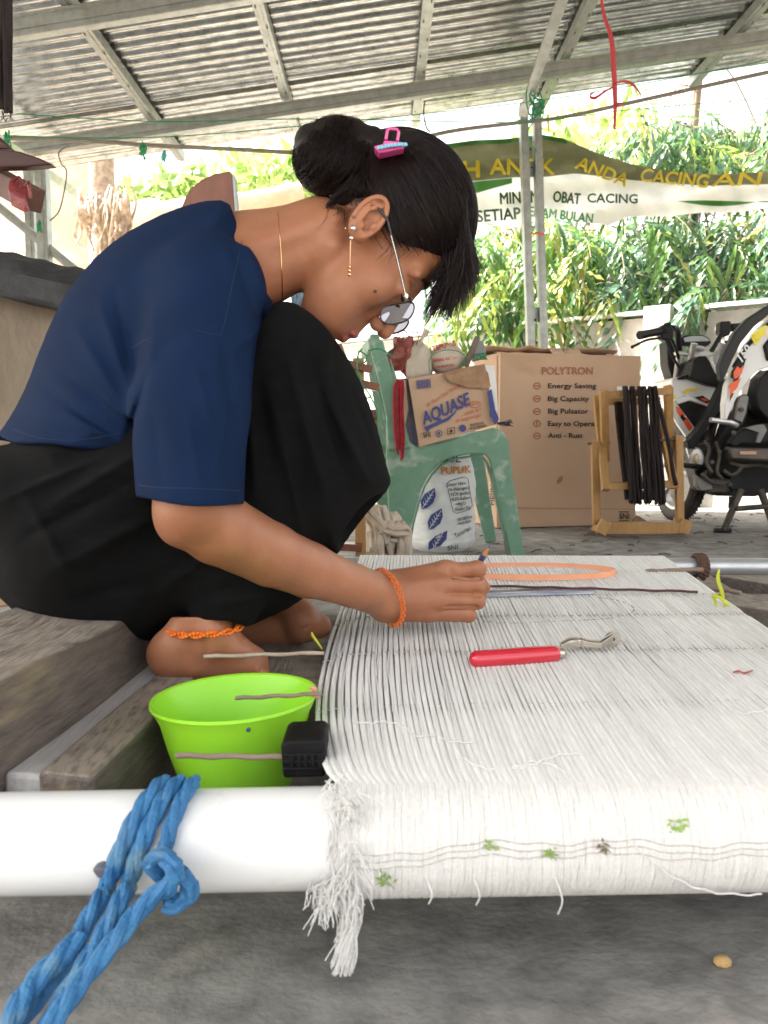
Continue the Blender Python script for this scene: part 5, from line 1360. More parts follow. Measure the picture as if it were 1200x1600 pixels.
mb = MB(); s_ = [U(640,702,2.80),U(785,672,2.80)]; k_ = Vector((-.045,.40,0)); seatp = [s_[0]+Vector((0,.01,0)),s_[1]+Vector((0,.01,0)),s_[1]+k_,s_[0]+k_]
mb.add(seatp+[p-Vector((0,0,.018)) for p in seatp], [(0,1,2,3),(7,6,5,4),(0,4,5,1),(1,5,6,2),(2,6,7,3),(3,7,4,0)]); mb.build('seat', M['chairg'], chair, smooth=False, bevel=.006)
back = [U(575,532,2.86),U(600,530,2.80),U(640,700,2.80),U(606,700,2.86)]
MB().prism([(574,531),(581,527),(598,531),(606,560),(622,620),(642,700),(606,705),(603,650),(590,590)], 2.79, .035).build('back_post', M['chairg'], chair, smooth=False, bevel=.006)
for k in range(5):
    o_ = Vector((-.01-.006*k,.03+.075*k,0)); a, b = U(592,536,2.8)+o_, U(622,695,2.8)+o_; mb = MB(); mb.bar(a, b, .012, .05, (1,0,0)); mb.build('back_slat', M['chairg'], chair, smooth=False, bevel=.003)
mb = MB(); mb.bar(U(586,533,2.8), U(586,533,2.8)+Vector((-.045,.41,0)), .035, .05); mb.build('back_rail', M['chairg'], chair, smooth=False, bevel=.006)
# ---- carton on the chair
aq = thing('water_carton', tuple(U(705,690,2.88)), 'small open carton printed with a blue water brand, tilted on the green chair', 'carton')
c_ = [U(655,697,2.82), U(776,661,2.84), U(765,570,2.84), U(638,592,2.82)]; bo = Vector((-.05,.24,.012))
M['navyfilm'] = mat('navy_side', (.03,.04,.13), .45, col2=(.10,.08,.10), scale=14)
mb = MB(); mb.add([c_[0],c_[1],c_[2],c_[3],c_[0]+bo,c_[1]+bo*.95,c_[2]+bo,c_[3]+bo], [(0,1,2,3)]); mb.m = 0
mb.add([c_[1],c_[1]+bo,c_[2]+bo,c_[2]],[(0,1,2,3)]); mb.add([c_[0]+bo,c_[1]+bo,c_[2]+bo,c_[3]+bo],[(0,1,2,3)]); mb.add([c_[0],c_[1],c_[1]+bo,c_[0]+bo],[(0,1,2,3)]); mb.add([c_[0],c_[3],c_[3]+bo,c_[0]+bo],[(0,1,2,3)])
o = mb.build('carton_body', M['card'], aq, smooth=False, normals=False); o.modifiers.new('s','SOLIDIFY').thickness = .004
MB().add([c_[0]+Vector((-.003,.004,0)),c_[3]+Vector((-.003,.004,0)),c_[3]+bo+Vector((-.003,0,0)),c_[0]+bo+Vector((-.003,0,0))],[(0,1,2,3)]).build('side_print', M['navyfilm'], aq, smooth=False)
MB().prism([(612,592),(636,592),(640,640),(653,697),(645,702),(636,690),(622,640)], 2.86, .01).build('side_flap', M['navyfilm'], aq, smooth=False)
MB().prism([(622,592),(634,594),(638,640),(634,662),(628,655)], 2.835, .006).build('side_flap', M['card'], aq, smooth=False)
sq = surf_plane(pts=(c_[0], c_[1], c_[3]), eps=.009)
an = math.atan2(36, 121)
MB().add([sq(*p)-Vector((0,.002*i,0)) for i, p in enumerate([(693,583),(720,575),(757,569),(763,585),(766,604),(758,609),(745,605),(733,607),(720,602),(705,598),(697,592)])], [tuple(range(11))]).build('torn_flap', M['card2'], aq, smooth=False)
MB().prism([(757,570),(772,571),(776,600),(778,640),(777,662),(768,655),(764,610)], 2.825, .02).build('film_wrap', M['white_pl'], aq, bevel=.003)
MB().prism([(762,612),(768,608),(774,640),(780,655),(774,664),(766,650)], 2.815, .006).build('film_wrap', M['inkn'], aq, smooth=False)
text('AQUASE', 662, 664, 19, sq, M['inkn'], aq, angle=an+.13, bold=.03, shear=.35, width=84)
patch([(663,667),(700,652),(714,640),(712,645),(702,656),(672,670),(668,676)], sq, M['inkn'], aq)
text('Air Minum Dalam Kemasan', 668, 636, 6, sq, M['inkred'], aq, angle=an+.27, shear=.4, width=62, bold=0)
text('Air Mineral', 718, 636, 5, sq, M['inkred'], aq, angle=an+.2, shear=.4, width=20, bold=0)
text('... diolah dari', 720, 651, 6, sq, M['inkred'], aq, angle=an, shear=.3, width=34, bold=0); text('air pegunungan', 713, 660, 6, sq, M['inkred'], aq, angle=an-.05, shear=.3, width=41, bold=0)
ringpoly(742, 632, 9, 5.5, 1, sq, M['inkred'], aq); text('600 ml', 736, 635, 4, sq, M['inkred'], aq, angle=an, width=12, bold=0)
for i in range(15): patch([(650+i*1.5,594.5-i*.22),(650.8+i*1.5+(i%3)*.15,594.4-i*.22),(652.2+i*1.5+(i%3)*.15,608-i*.2),(651.4+i*1.5,608.2-i*.2)], sq, M['inkn'], aq, 'bar_code_line')
text('SNI', 662, 684, 8.5, sq, M['inkb'], aq, angle=an*.4, width=11); ringpoly(686,677,5.5,5.5,1.3,sq,M['inkn'],aq); ringpoly(686,677,2,3,2,sq,M['inkn'],aq,n=8)
for q4 in (((699,669),(711,667),(711,668),(699,670)),((699,678),(711,676),(711,677),(699,679)),((699,669),(700,669),(700,679),(699,679)),((710,667),(711,667),(711,677),(710,677)),((702,675),(705,670),(708,674),(705,676))): patch(q4, sq, M['inkb'], aq)
ringpoly(723,669,5.5,5.5,5.4,sq,M['inkn'],aq)
text('BPOM RI MD', 735, 666, 3.4, sq, M['inkb'], aq, angle=an*.6, width=22); text('265213005004', 734, 671, 3.6, sq, M['inkb'], aq, angle=an*.6, width=27)
# things in the carton
M['bagr'] = mat('red_brown_bag', (.30,.07,.055), .35, col2=(.42,.13,.11), scale=20, bump=.7, bscale=60, trans=.3, bdist=.008)
M['bagw'] = mat('cream_bag', (.62,.57,.49), .4, col2=(.55,.48,.38), scale=12, bump=.6, bscale=40, trans=.12, bdist=.006)
def crumple(c, r, name, m, lab, cat, seed=0, amp=.35, fr_=9, sub=3, knot=None, group=None):
    import bmesh
    bm = bmesh.new(); bmesh.ops.create_icosphere(bm, subdivisions=sub+1, radius=1)
    for v in bm.verts:
        n_ = v.co.normalized(); k = 1+amp*(noise.noise(n_*1.6+Vector((seed,0,0)))+.5*abs(noise.noise(n_*fr_*.45+Vector((seed,4,0))))-.35*abs(noise.noise(n_*fr_+Vector((0,seed,0)))))
        v.co = Vector((n_.x*r[0]*k, n_.y*r[1]*k, n_.z*r[2]*k))+Vector(c)
    mb = MB(); mb.add([v.co for v in bm.verts], [[v.index for v in f.verts] for f in bm.faces]); bm.free()
    if knot: mb.tube([Vector(c)+Vector((0,0,r[2]*.8)), Vector(c)+Vector((knot*.3,0,r[2]*1.15)), Vector(c)+Vector((knot,0,r[2]*1.5))], [r[0]*.35, r[0]*.12, r[0]*.3], 10)
    o = mb.build(name, m, org=tuple(c), normals=False)
    return tag(o, lab, cat, group)
crumple(U(632,556,2.93), (.055,.05,.07), 'plastic_bag', M['bagr'], 'crumpled reddish brown plastic bag at the left of the carton on the chair', 'bag', 2, .5, 12)
hb_ = MB(); 
for pts in (((628,535),(622,520),(633,517),(640,530)),((640,535),(646,520),(655,522),(650,540))): hb_.tube(spline([U(x,y,2.9) for x,y in pts],6), .006, 6, flat=.4)
tag(hb_.build('bag_handle', M['bagr'], org=tuple(U(635,525,2.9))), 'twisted handle loops of the reddish brown bag', 'bag handles')
crumple(U(655,570,2.92), (.05,.06,.085), 'plastic_bag', M['bagw'], 'cream knotted plastic bag with a tied neck rising out of the carton', 'bag', 4, .18, 5, knot=.03)
rbag = thing('printed_bag', tuple(U(700,560,2.93)), 'round white bag printed in red and tied with green string in the carton', 'bag')
MB().lathe([(.001,-.065)]+[(.068*math.cos(R(a)), .062*math.sin(R(a))) for a in range(-80,81,10)]+[(.001,.064)], U(698,562,2.93), (0,0,1), 28).build('bag_body', M['bagw'], rbag)
M['inkrr'] = mat('bright_red_print', (.62,.03,.03), .5)
sb_ = lambda x, y: U(x, y, 2.93-.001-.0675*math.sqrt(max(0, 1-((x-698)/29)**2*.9-((y-562)/27)**2*.9)))
text('TEPUNG', 676, 549, 8, sb_, M['inkrr'], rbag, angle=.25, width=38, bold=.03); text('BERAS KETAN', 678, 566, 5, sb_, M['inkrr'], rbag, angle=.15, width=38); text('ISI BERSIH', 682, 575, 3.5, sb_, M['inkrr'], rbag, angle=.12, width=28)
for (a0, a1, ry_) in ((3.5,5.9,22),(.5,2.6,19)):
    mb = MB(); pts = [sb_(698+24*math.cos(a0+(a1-a0)*k/16), 562+ry_*math.sin(a0+(a1-a0)*k/16))+Vector((0,-.001,0)) for k in range(17)]; mb.tube(pts, .0022, 5, flat=.3); mb.build('print_mark', M['inkrr'], rbag)
M['gstring'] = mat('green_string', (.01,.22,.09), .5)
tag(MB().tube(spline([U(671,580,2.83), U(672,560,2.82), U(690,548,2.83), U(712,548,2.83), U(726,556,2.84), U(722,570,2.84)],8), .0017, 6).build('string', M['gstring'], org=tuple(U(690,560,2.83))), 'thin green string looped over the printed bag', 'string')
tag(MB().tube([U(726,572,2.88), U(738,548,2.88), U(746,526,2.88)], [.014,.013,.010], 10).build('dark_stick', mat('grey_brown_stick', (.10,.075,.06), .7, col2=(.17,.14,.11), scale=30, stretch=(3,3,.5)), org=tuple(U(736,550,2.88))), 'short dark stick leaning up out of the carton on the right', 'stick')
tag(MB().prism([(740,540),(750,530),(757,538),(760,556),(750,562),(738,565)], 2.93, .03).build('grey_scrap', mat('grey_film', (.22,.23,.24), .5), org=tuple(U(750,550,2.93)), bevel=.004), 'grey plastic scrap behind the dark stick in the carton', 'plastic scrap')
mb = MB()
for k in range(9):
    t = k*.8; mb.tube(spline([U(745+5*math.cos(t), 557+3*math.sin(t*1.3), 2.87), U(752+7*math.cos(t+1), 556+5*math.sin(t), 2.86), U(758+4*math.cos(t*2), 562, 2.87)],4), .0016, 5)
tag(mb.build('green_knot', M['gstring'], org=tuple(U(752,557,2.87))), 'tangle of bright green twine at the right corner of the carton', 'twine')
mb = MB()
for k in range(11): mb.tube(spline([U(775,661,2.9), U(785+k*.6,663-k*.6+random.random()*3,2.88), U(796+random.random()*6,666-k*1.1,2.87)],3), .0014, 4)
tag(mb.build('dark_bristles', mat('dark_bristle', (.03,.04,.06), .5), org=tuple(U(785,664,2.88))), 'dark bristle ends sticking out behind the carton on the seat', 'brush')
M['redcloth'] = mat('red_cloth', (.30,.012,.022), .9, col2=(.20,.008,.016), scale=50, bump=1, bscale=150)
mb = MB()
for k in range(9):
    x = 613+k*1.7+random.uniform(-1.5,1.5); y1 = 708+random.uniform(-14,14); mb.tube(spline([U(622+k*.8,594,2.76), U(x+3,605,2.755), U(x+2,640,2.752+.006*(k%2)), U(x+4,680,2.75), U(620+k*1.2,y1,2.755)],5), random.uniform(.003,.005), 6)
tag(mb.build('red_cord_bundle', M['redcloth'], org=tuple(U(622,640,2.76)), normals=False), 'bundle of red cords hanging down the side of the green chair', 'cord')
# ---- fertiliser sack
M['sack'] = mat('woven_sack', (.70,.71,.70), .55, col2=(.60,.61,.61), scale=8, bump=.6, bscale=22, stretch=(.5,.5,2.5), bdist=.008)
sc_ = U(689,858,3.02); sc_.z = 0; sk = thing('sack', tuple(sc_), 'white woven fertiliser sack with blue leaf prints under the green chair', 'sack')
SR = .128
def srad(z, t): return SR*(1+.05*math.sin(3*t+z*9)+.035*math.sin(7*t+z*30))*(1-.28*max(0,(z-.24)/.2)**1.3 if z > .24 else 1)
mb = MB(); vs_ = []; nz, nt_ = 30, 48
for i in range(nz+1):
    z = .42*i/nz; k = min(1, .80+z*8) if z < .03 else 1
    for j in range(nt_):
        t = 2*math.pi*j/nt_; r_ = srad(z, t)*k+.003*noise.noise(Vector((math.cos(t)*4, math.sin(t)*4, z*40))); vs_.append((sc_.x+r_*math.cos(t)*1.0, sc_.y+r_*math.sin(t)*.85, z))
mb.add(vs_, [(i*nt_+j, i*nt_+(j+1)%nt_, (i+1)*nt_+(j+1)%nt_, (i+1)*nt_+j) for i in range(nz) for j in range(nt_)]+[tuple(range(nt_))[::-1], tuple(range(nz*nt_,(nz+1)*nt_))])
mb.build('sack_body', M['sack'], sk, normals=False)
def ssack(x, y):
    d = ray(x, y); o = Vector((0,0,CAMZ)); t = 2.6
    while t < 3.4:
        p = o+d*t; a = math.atan2((p.y-sc_.y)/.85, p.x-sc_.x); r_ = math.hypot(p.x-sc_.x, (p.y-sc_.y)/.85)
        if r_ < srad(max(p.z,0), a)+.012: return p
        t += .004
    return o+d*(3.0/d.y)
M['inko'] = mat('orange_print', (.60,.24,.03), .6)
text('MOL', 684, 722, 9, ssack, M['inkn'], sk, width=36, bold=.05); text('PUPUK', 690, 741, 11, ssack, M['inko'], sk, width=46, bold=.04, angle=.06)
for i, t in enumerate(('Unsur Hara','N (Nitrogen)','P2O5 (posfat)','K2O Kalium','+MgO','Kadar Air')): text(t, (700,703,705,707,712,712)[i], 760+i*7.6, 5.2, ssack, M['inkb'], sk, angle=.12, width=(28,30,29,28,16,24)[i], bold=.01)
bxp = [(698,756),(703,751),(726,745),(731,748),(738,790),(734,796),(714,802),(708,799)]
mb = MB(); mb.tube([ssack(x,y) for x, y in bxp+[bxp[0]]], .0012, 5); mb.build('print_frame', M['inkb'], sk)
text('NO DEPTAN', 716, 814, 4.5, ssack, M['inkb'], sk, angle=.2, width=22); text('MASA EDAR', 717, 820, 4, ssack, M['inkb'], sk, angle=.2, width=20)
text('Tanaman', 712, 841, 7.5, ssack, M['inkb'], sk, angle=.5, width=28, bold=0); text('SNI', 700, 860, 7, ssack, M['inkb'], sk, angle=.15, width=16)
for cx_, cy_ in ((669,780),(680,812),(684,845)):
    lf = [(cx_-10,cy_+16),(cx_-12,cy_+3),(cx_-6,cy_-8),(cx_+10,cy_-18),(cx_+12,cy_-6),(cx_+8,cy_+6),(cx_-2,cy_+14)]
    if cy_ > 830: lf = [(cx_-15,cy_+14),(cx_-14,cy_+2),(cx_-4,cy_-7),(cx_+15,cy_-16),(cx_+14,cy_-3),(cx_+4,cy_+8)]
    patch(lf, ssack, M['inkn'], sk, 'leaf_print')
    mb = MB(); mb.tube([ssack(cx_-9+18*k/6, cy_+14-28*k/6)-Vector((0,.002,0)) for k in range(7)], .0012, 4)
    for k in (1,2,3,4): mb.tube([ssack(cx_-9+3*k, cy_+14-4.7*k)-Vector((0,.002,0)), ssack(cx_-9+3*k+5, cy_+12-4.7*k)-Vector((0,.002,0))], .0009, 4); mb.tube([ssack(cx_-9+3*k, cy_+14-4.7*k)-Vector((0,.002,0)), ssack(cx_-11+3*k, cy_+8-4.7*k)-Vector((0,.002,0))], .0009, 4)
    mb.build('leaf_vein', M['sack'], sk)
# ---- cream yarn heap, wooden leg, rack behind the knee
M['creamyarn'] = mat('cream_yarn', (.52,.45,.37), .9, col2=(.42,.35,.27), scale=30, bump=.8, bscale=200)
heap = thing('yarn_heap', tuple(U(600,880,2.35)), 'heap of cream twisted yarn hanks beside the green chair', 'yarn')
rs3 = random.Random(11)
for i in range(26):
    y0 = rs3.uniform(790,815); x0 = rs3.uniform(575,600); x1 = rs3.uniform(606,640); yb = rs3.uniform(845,888); Yk = 2.3+rs3.uniform(-.06,.06); ph = rs3.random()*6
    if i % 3 == 0: pts = [U(572,y0-6,Yk), U(590+ph,y0+18,Yk-.03), U(615,y0+26+ph*2,Yk-.05), U(636,y0+30,Yk-.02), U(640,y0+48,Yk)]
    else: pts = [U(x0,y0,Yk), U(x0+6,y0+25,Yk-.03), U(x0+4+ph,yb-25,Yk-.04), U(x0+14,yb,Yk-.02), U(x1-6,yb-3,Yk-.02), U(x1,yb-30,Yk-.03), U(x1-8,y0+34,Yk)]
    MB().tube(spline(pts,5), .010, 7, flat=.8).build('yarn_hank', M['creamyarn'], heap)
crumple(U(601,838,2.36), (.06,.05,.09), 'yarn_lump', M['creamyarn'], 'tangled cream yarn lump at the core of the yarn heap', 'yarn', 9, .45, 14)
crumple(U(612,884,2.28), (.02,.02,.012), 'white_scrap', M['white_pl'], 'small white scrap at the foot of the cream yarn', 'scrap', 3, .5, 8, 2)
M['redwood'] = mat('reddish_wood', (.20,.065,.03), .45, col2=(.14,.045,.022), scale=10, stretch=(4,4,1), coat=.2, bump=.15)
rack = thing('wooden_rack', tuple(U(560,860,2.2)), 'reddish brown slatted wooden loom rack standing behind the knee', 'rack')
def rb2(a, b, w_, h_, nm, m=None): mb = MB(); mb.bar(a, b, w_, h_, (0,1,0)); return mb.build(nm, m or M['redwood'], rack, smooth=False, bevel=.002)
rb2(U(564,890,2.15), U(560,560,2.15), .03, .03, 'post', M['pine']); rb2(U(526,540,2.15), U(548,600,2.15), .03, .03, 'post'); rb2(U(480,600,2.2), U(480,880,2.2), .04, .04, 'post')
for (x0, y0, x1, y1, w_) in ((520,563,581,578,.032),(525,590,592,606,.032),(545,645,590,650,.05),(530,735,590,735,.04),(470,850,566,855,.05),(470,880,560,880,.03)): rb2(U(x0,y0,2.12), U(x1,y1,2.12), .02, w_, 'slat')
for x in (575,583): rb2(U(x,640,2.2), U(x+6,740,2.2), .02, .02, 'spindle')
mb = MB()
for pts in (((566,545),(560,552),(558,570),(562,600),(572,632),(582,655),(590,660),(588,640),(578,618),(565,598),(560,580)),((562,548),(572,556),(570,566),(560,562),(561,548)),((575,548),(592,545),(606,552),(616,560)),((558,640),(570,652),(588,668)),((558,620),(574,622),(580,618))):
    mb.tube(spline([U(x,y,2.08) for x,y in pts],6), .0022, 6)
tag(mb.build('green_rope', M['gstring'], org=tuple(U(565,590,2.08))), 'thin green rope looped over the wooden rack behind the knee', 'rope')
tag(MB().add([U(456,462,1.5),U(478,455,1.5),U(483,490,1.5),U(458,480,1.5)],[(0,1,2,3)]).build('dyed_yarn', mat('indigo_yarn', (.02,.05,.10), .9, col2=(.20,.28,.33), scale=40, stretch=(6,1,1)), org=tuple(U(470,470,1.5)), normals=False), 'strip of indigo dyed yarn glimpsed under the chin', 'yarn').modifiers.new('s','SOLIDIFY').thickness=.02
# curved reddish wooden board behind the back
wb = MB().prism([(284,322),(290,306),(300,292),(315,280),(335,271),(358,267),(362,270),(366,330),(364,420),(290,420)], 1.6, .03).build('curved_board', M['redwood'], org=tuple(U(325,350,1.6)), smooth=False, bevel=.003); tag(wb, 'curved reddish wooden board rising behind the back of the person', 'board')
tag(MB().prism([(362,272),(366,274),(370,330),(368,420),(364,420)], 1.605, .03).build('metal_edge', M['galv'], org=tuple(U(366,350,1.6)), smooth=False), 'thin grey strip along the straight side of the curved board', 'strip')
# ---- motorcycle
Mb = M
Mb['bk'] = mat('black_plastic', (.007,.007,.008), .5, col2=(.014,.014,.015), scale=20, spec=.25); Mb['bw'] = mat('white_fairing', (.72,.73,.74), .22, coat=.5, col2=(.68,.69,.70), scale=4)
Mb['bg'] = mat('seat_vinyl', (.010,.012,.014), .6, bump=.3, bscale=300, col2=(.016,.018,.02), scale=30); Mb['bs'] = mat('alloy', (.60,.60,.60), .35, .8, col2=(.45,.45,.45), scale=20)
Mb['bo'] = mat('orange_decal', (.75,.10,.02), .35); Mb['by'] = mat('yellow_decal', (.75,.62,.03), .35); Mb['be'] = mat('dusty_engine', (.04,.035,.03), .6, .3, col2=(.10,.085,.07), scale=16, bump=.6); Mb['bgy'] = mat('grey_guard', (.014,.015,.017), .6, spec=.2)
bike = thing('motorcycle', tuple(U(1160,830,3.7)), 'white and black motorcycle with orange decals parked on its stand at the right', 'motorcycle')
def bp_(nm, poly, Y, th, m, par=None, bev=.006): return MB().prism(poly, Y, th).build(nm, m, par or bike, smooth=True, bevel=bev)
YF, YM, YR = 4.05, 3.72, 3.45
# front wheel
wcx = U(1060,729,4.1); rotw = Matrix.Rotation(R(3), 3, 'Z'); axw = rotw @ Vector((1,0,0))
wh = MB(); prf = []
for k in range(16):
    a = 2*math.pi*k/16; prf.append((.255+.036*math.cos(a), .040*math.sin(a)))
wh.lathe(prf, wcx, axw, 56, closed=True); tyre = wh.build('wheel', mat('tyre', (.035,.032,.03), .85, bump=.6, bscale=60, col2=(.06,.055,.05), scale=20), bike)
mb = MB()
for k in range(64):
    a = 2*math.pi*k/64; q = axw.to_track_quat('Z','Y'); 
    for s_2 in (-1,1):
        p = wcx+q@Vector((.288*math.cos(a+.03*s_2), .288*math.sin(a+.03*s_2), .018*s_2)); t_2 = q@Vector((-math.sin(a), math.cos(a), .7*s_2)); mb.bar(p-t_2*.010, p+t_2*.010, .006, .010, tuple(q@Vector((math.cos(a),math.sin(a),0))))
tag(mb.build('tread', M['bk'], tyre, smooth=False), kind='stuff')
MB().lathe([(.215,-.022),(.228,-.026),(.228,.026),(.215,.022)], wcx, axw, 48, closed=True).build('rim', Mb['bs'], tyre)
for k in range(6):
    q = axw.to_track_quat('Z','Y'); a = k*math.pi/3+.3; mb = MB(); mb.bar(wcx+q@Vector((.03*math.cos(a),.03*math.sin(a),0)), wcx+q@Vector((.22*math.cos(a),.22*math.sin(a),0)), .02, .028); mb.build('spoke', Mb['bs'], tyre, smooth=False, bevel=.003)
MB().lathe([(.001,-.03),(.035,-.03),(.04,0),(.035,.03),(.001,.03)], wcx, axw, 20).build('hub', Mb['bs'], tyre)
MB().lathe([(.05,-.05),(.11,-.05),(.11,-.046),(.05,-.046)], wcx, axw, 30, closed=True).build('brake_disc', Mb['bs'], tyre)
for s_2 in (-.07,.07): MB().tube([wcx+axw*s_2, wcx+axw*s_2+Vector((.04,-.22,.62))], .017, 12).build('fork_leg', Mb['bs'], bike)
mb = MB(); vs_ = []      # mudguard
q = axw.to_track_quat('Z','Y'); up_a = None
for k in range(19):
    a = R(-20+k*9)
    d_ = Vector((0,0,1))*math.sin(a+.35)+(axw.cross(Vector((0,0,1))))*math.cos(a+.35)
    for s_2 in (-.055,-.03,.03,.055): vs_.append(wcx+d_*(.315-(.02 if abs(s_2) > .04 else 0))+axw*s_2)
mb.add(vs_, [(4*k+j, 4*k+j+1, 4*k+5+j, 4*k+4+j) for k in range(18) for j in range(3)]); o = mb.build('mudguard', Mb['bk'], bike, normals=False); o.modifiers.new('s','SOLIDIFY').thickness = .004
# body, from front to back
bp_('headlight_cowl', [(1042,533),(1050,530),(1058,545),(1056,592),(1050,590),(1044,570)], 4.0, .12, Mb['bk'])
bp_('front_cowl', [(1050,592),(1056,589),(1078,590),(1100,596),(1124,604),(1134,612),(1126,622),(1112,628),(1092,622),(1070,620),(1054,626),(1050,612)], 3.86, .26, Mb['bw'], bev=.006)
bp_('tank_cover', [(1078,591),(1084,563),(1092,556),(1104,556),(1112,568),(1133,592),(1128,605),(1110,602),(1092,596)], 3.80, .18, Mb['bk'], bev=.006)
bp_('tank_trim', [(1108,560),(1114,566),(1134,590),(1131,596),(1118,582)], 3.79, .14, Mb['bw'])
bp_('tank_trim', [(1060,590),(1078,584),(1079,592),(1062,593)], 3.83, .1, Mb['bk'])
bp_('leg_shield', [(1052,630),(1070,622),(1092,622),(1122,636),(1112,650),(1098,665),(1086,680),(1080,690),(1068,675),(1056,655)], 3.83, .12, Mb['bk'], bev=.005)
bp_('leg_shield_edge', [(1052,628),(1058,630),(1086,668),(1080,678),(1074,684),(1060,664),(1052,650)], 3.82, .03, Mb['bw'])
bp_('leg_shield_trim', [(1054,624),(1075,618),(1100,624),(1124,632),(1120,640),(1098,632),(1078,626),(1060,632)], 3.81, .05, Mb['bw'])
s_d = surf_plane(Y=3.818)
for poly, m_ in (([(1056,634),(1062,637),(1070,648),(1066,655),(1058,645)],'bo'),([(1072,652),(1078,660),(1083,667),(1077,674),(1068,660)],'bo'),([(1066,647),(1072,654),(1068,659),(1063,652)],'bk'),([(1052,628),(1056,631),(1054,637)],'by')): patch(poly, s_d, Mb[m_], bike, 'decal')
s_d = surf_plane(Y=3.808)
patch([(1085,621),(1098,618),(1110,626),(1105,631),(1096,627)], surf_plane(Y=3.805), Mb['bk'], bike, 'decal'); patch([(1093,622),(1102,622),(1108,627),(1100,627)], surf_plane(Y=3.80), Mb['bo'], bike, 'decal')
for poly in ([(1066,612),(1074,607),(1086,606),(1078,610),(1070,616)],[(1078,611),(1088,606),(1094,606),(1086,612)],[(1052,620),(1056,616),(1055,624),(1052,626)]): patch(poly, surf_plane(Y=3.852), Mb['by'], bike, 'decal')
bp_('frame_spar', [(1133,596),(1142,590),(1146,600),(1138,622),(1116,655),(1098,680),(1084,702),(1076,700),(1074,690),(1092,672),(1112,640)], 3.66, .08, Mb['bgy'], bev=.005)
bp_('frame_spar', [(1120,650),(1130,640),(1118,680),(1112,720),(1116,745),(1100,745),(1104,700)], 3.68, .06, Mb['bk'])
bp_('engine_block', [(1082,700),(1100,688),(1130,690),(1140,660),(1200,600),(1300,560),(1300,770),(1210,768),(1180,776),(1120,775),(1092,760),(1086,735)], 3.72, .12, Mb['bk'], bev=.006)
bp_('crankcase', [(1090,745),(1104,748),(1140,748),(1156,755),(1152,766),(1134,770),(1112,770),(1094,766)], 3.62, .12, Mb['be'], bev=.006)
bp_('crankcase', [(1140,742),(1152,738),(1160,750),(1154,766),(1142,766)], 3.60, .1, Mb['bgy'], bev=.006)
MB().lathe([(.001,0),(.050,0),(.054,.012),(.046,.020),(.001,.024)], U(1088,717,3.66), (-.35,-1,0), 24, sc=lambda p, t: Vector((p.x*.62,p.y,p.z))).build('crank_cover', Mb['bs'], bike)
MB().lathe([(.001,0),(.024,0),(.020,.008),(.001,.01)], U(1088,717,3.632), (-.35,-1,0), 20, sc=lambda p, t: Vector((p.x*.5,p.y,p.z))).build('crank_cap', mat('gold_cap', (.45,.36,.2), .4, .6), bike)
MB().tube([U(1066,727,3.6), U(1090,729,3.62), U(1108,732,3.66)], .021, 10, flat=.6).build('foot_peg', Mb['bk'], bike)
bp_('chain_guard', [(1140,694),(1150,680),(1166,668),(1185,664),(1200,661),(1300,655),(1300,690),(1210,688),(1185,694),(1160,692),(1150,698)], 3.50, .05, Mb['bgy'], bev=.005)
bp_('swing_arm', [(1138,698),(1200,700),(1300,700),(1300,722),(1200,721),(1142,718)], 3.50, .06, mat('bronze_arm', (.10,.085,.075), .4, .5, col2=(.07,.06,.055), scale=20), bev=.01)
patch([(1156,705),(1182,705),(1182,710),(1156,710)], surf_plane(Y=3.497), M['inkw'], bike, 'label_sticker')
bp_('peg_bracket', [(1146,662),(1150,640),(1154,622),(1166,615),(1172,620),(1168,648),(1162,664),(1150,670)], 3.42, .04, Mb['bgy'], bev=.006)
MB().tube([U(1110,656,3.36), U(1140,660,3.38), U(1150,664,3.42)], [.011,.012,.014], 10).build('passenger_peg', Mb['bs'], bike)
bp_('rear_shock', [(1188,590),(1200,578),(1300,560),(1300,660),(1200,655),(1186,640),(1182,615)], 3.56, .1, Mb['bk'], bev=.006)
bp_('tail_panel', [(1133,664),(1132,632),(1136,602),(1152,566),(1166,540),(1184,516),(1204,498),(1300,455),(1300,560),(1200,574),(1182,580),(1160,606),(1146,632)], 3.40, .05, Mb['bw'], bev=.006)
bp_('seat', [(1126,590),(1124,572),(1133,548),(1148,520),(1168,498),(1202,476),(1300,440),(1300,454),(1206,488),(1179,510),(1158,536),(1145,562),(1134,588),(1129,596)], 3.39, .045, Mb['bg'], bev=.006)
bp_('tail_stripe', [(1146,572),(1164,541),(1184,518),(1204,500),(1300,458),(1300,463),(1206,505),(1188,522),(1168,546),(1150,576)], 3.392, .02, Mb['bk'], bev=.002)
st = surf_plane(Y=3.386)
for poly, m_ in (([(1143,580),(1158,556),(1166,560),(1160,580),(1150,600),(1143,606),(1146,592),(1141,590)],'bk'),([(1146,582),(1152,572),(1157,576),(1162,570),(1160,582),(1153,590),(1147,592)],'bo'),([(1143,598),(1152,594),(1158,590),(1152,606),(1144,614),(1140,622),(1141,608),(1138,604)],'bo'),([(1141,614),(1147,614),(1140,628)],'bk'),
    ([(1176,524),(1188,512),(1196,508),(1200,510),(1194,518),(1200,522),(1190,526),(1182,540),(1180,532),(1174,532)],'by')): patch(poly, st if m_ != 'bo' else surf_plane(Y=3.384), Mb[m_], bike, 'decal')
text('150', 1160, 566, 13, surf_plane(Y=3.382), Mb['bw'], bike, angle=.92, width=26, bold=.03, shear=.3); text('R', 1180, 538, 14, surf_plane(Y=3.38), Mb['by'], bike, angle=.85, width=13, bold=.04, shear=.3)
bp_('tail_vent', [(1194,540),(1210,520),(1250,510),(1250,560),(1200,564)], 3.385, .03, Mb['bk'])
Mb['lg'] = mat('light_grey_bracket', (.20,.20,.195), .5, col2=(.15,.15,.145), scale=20)
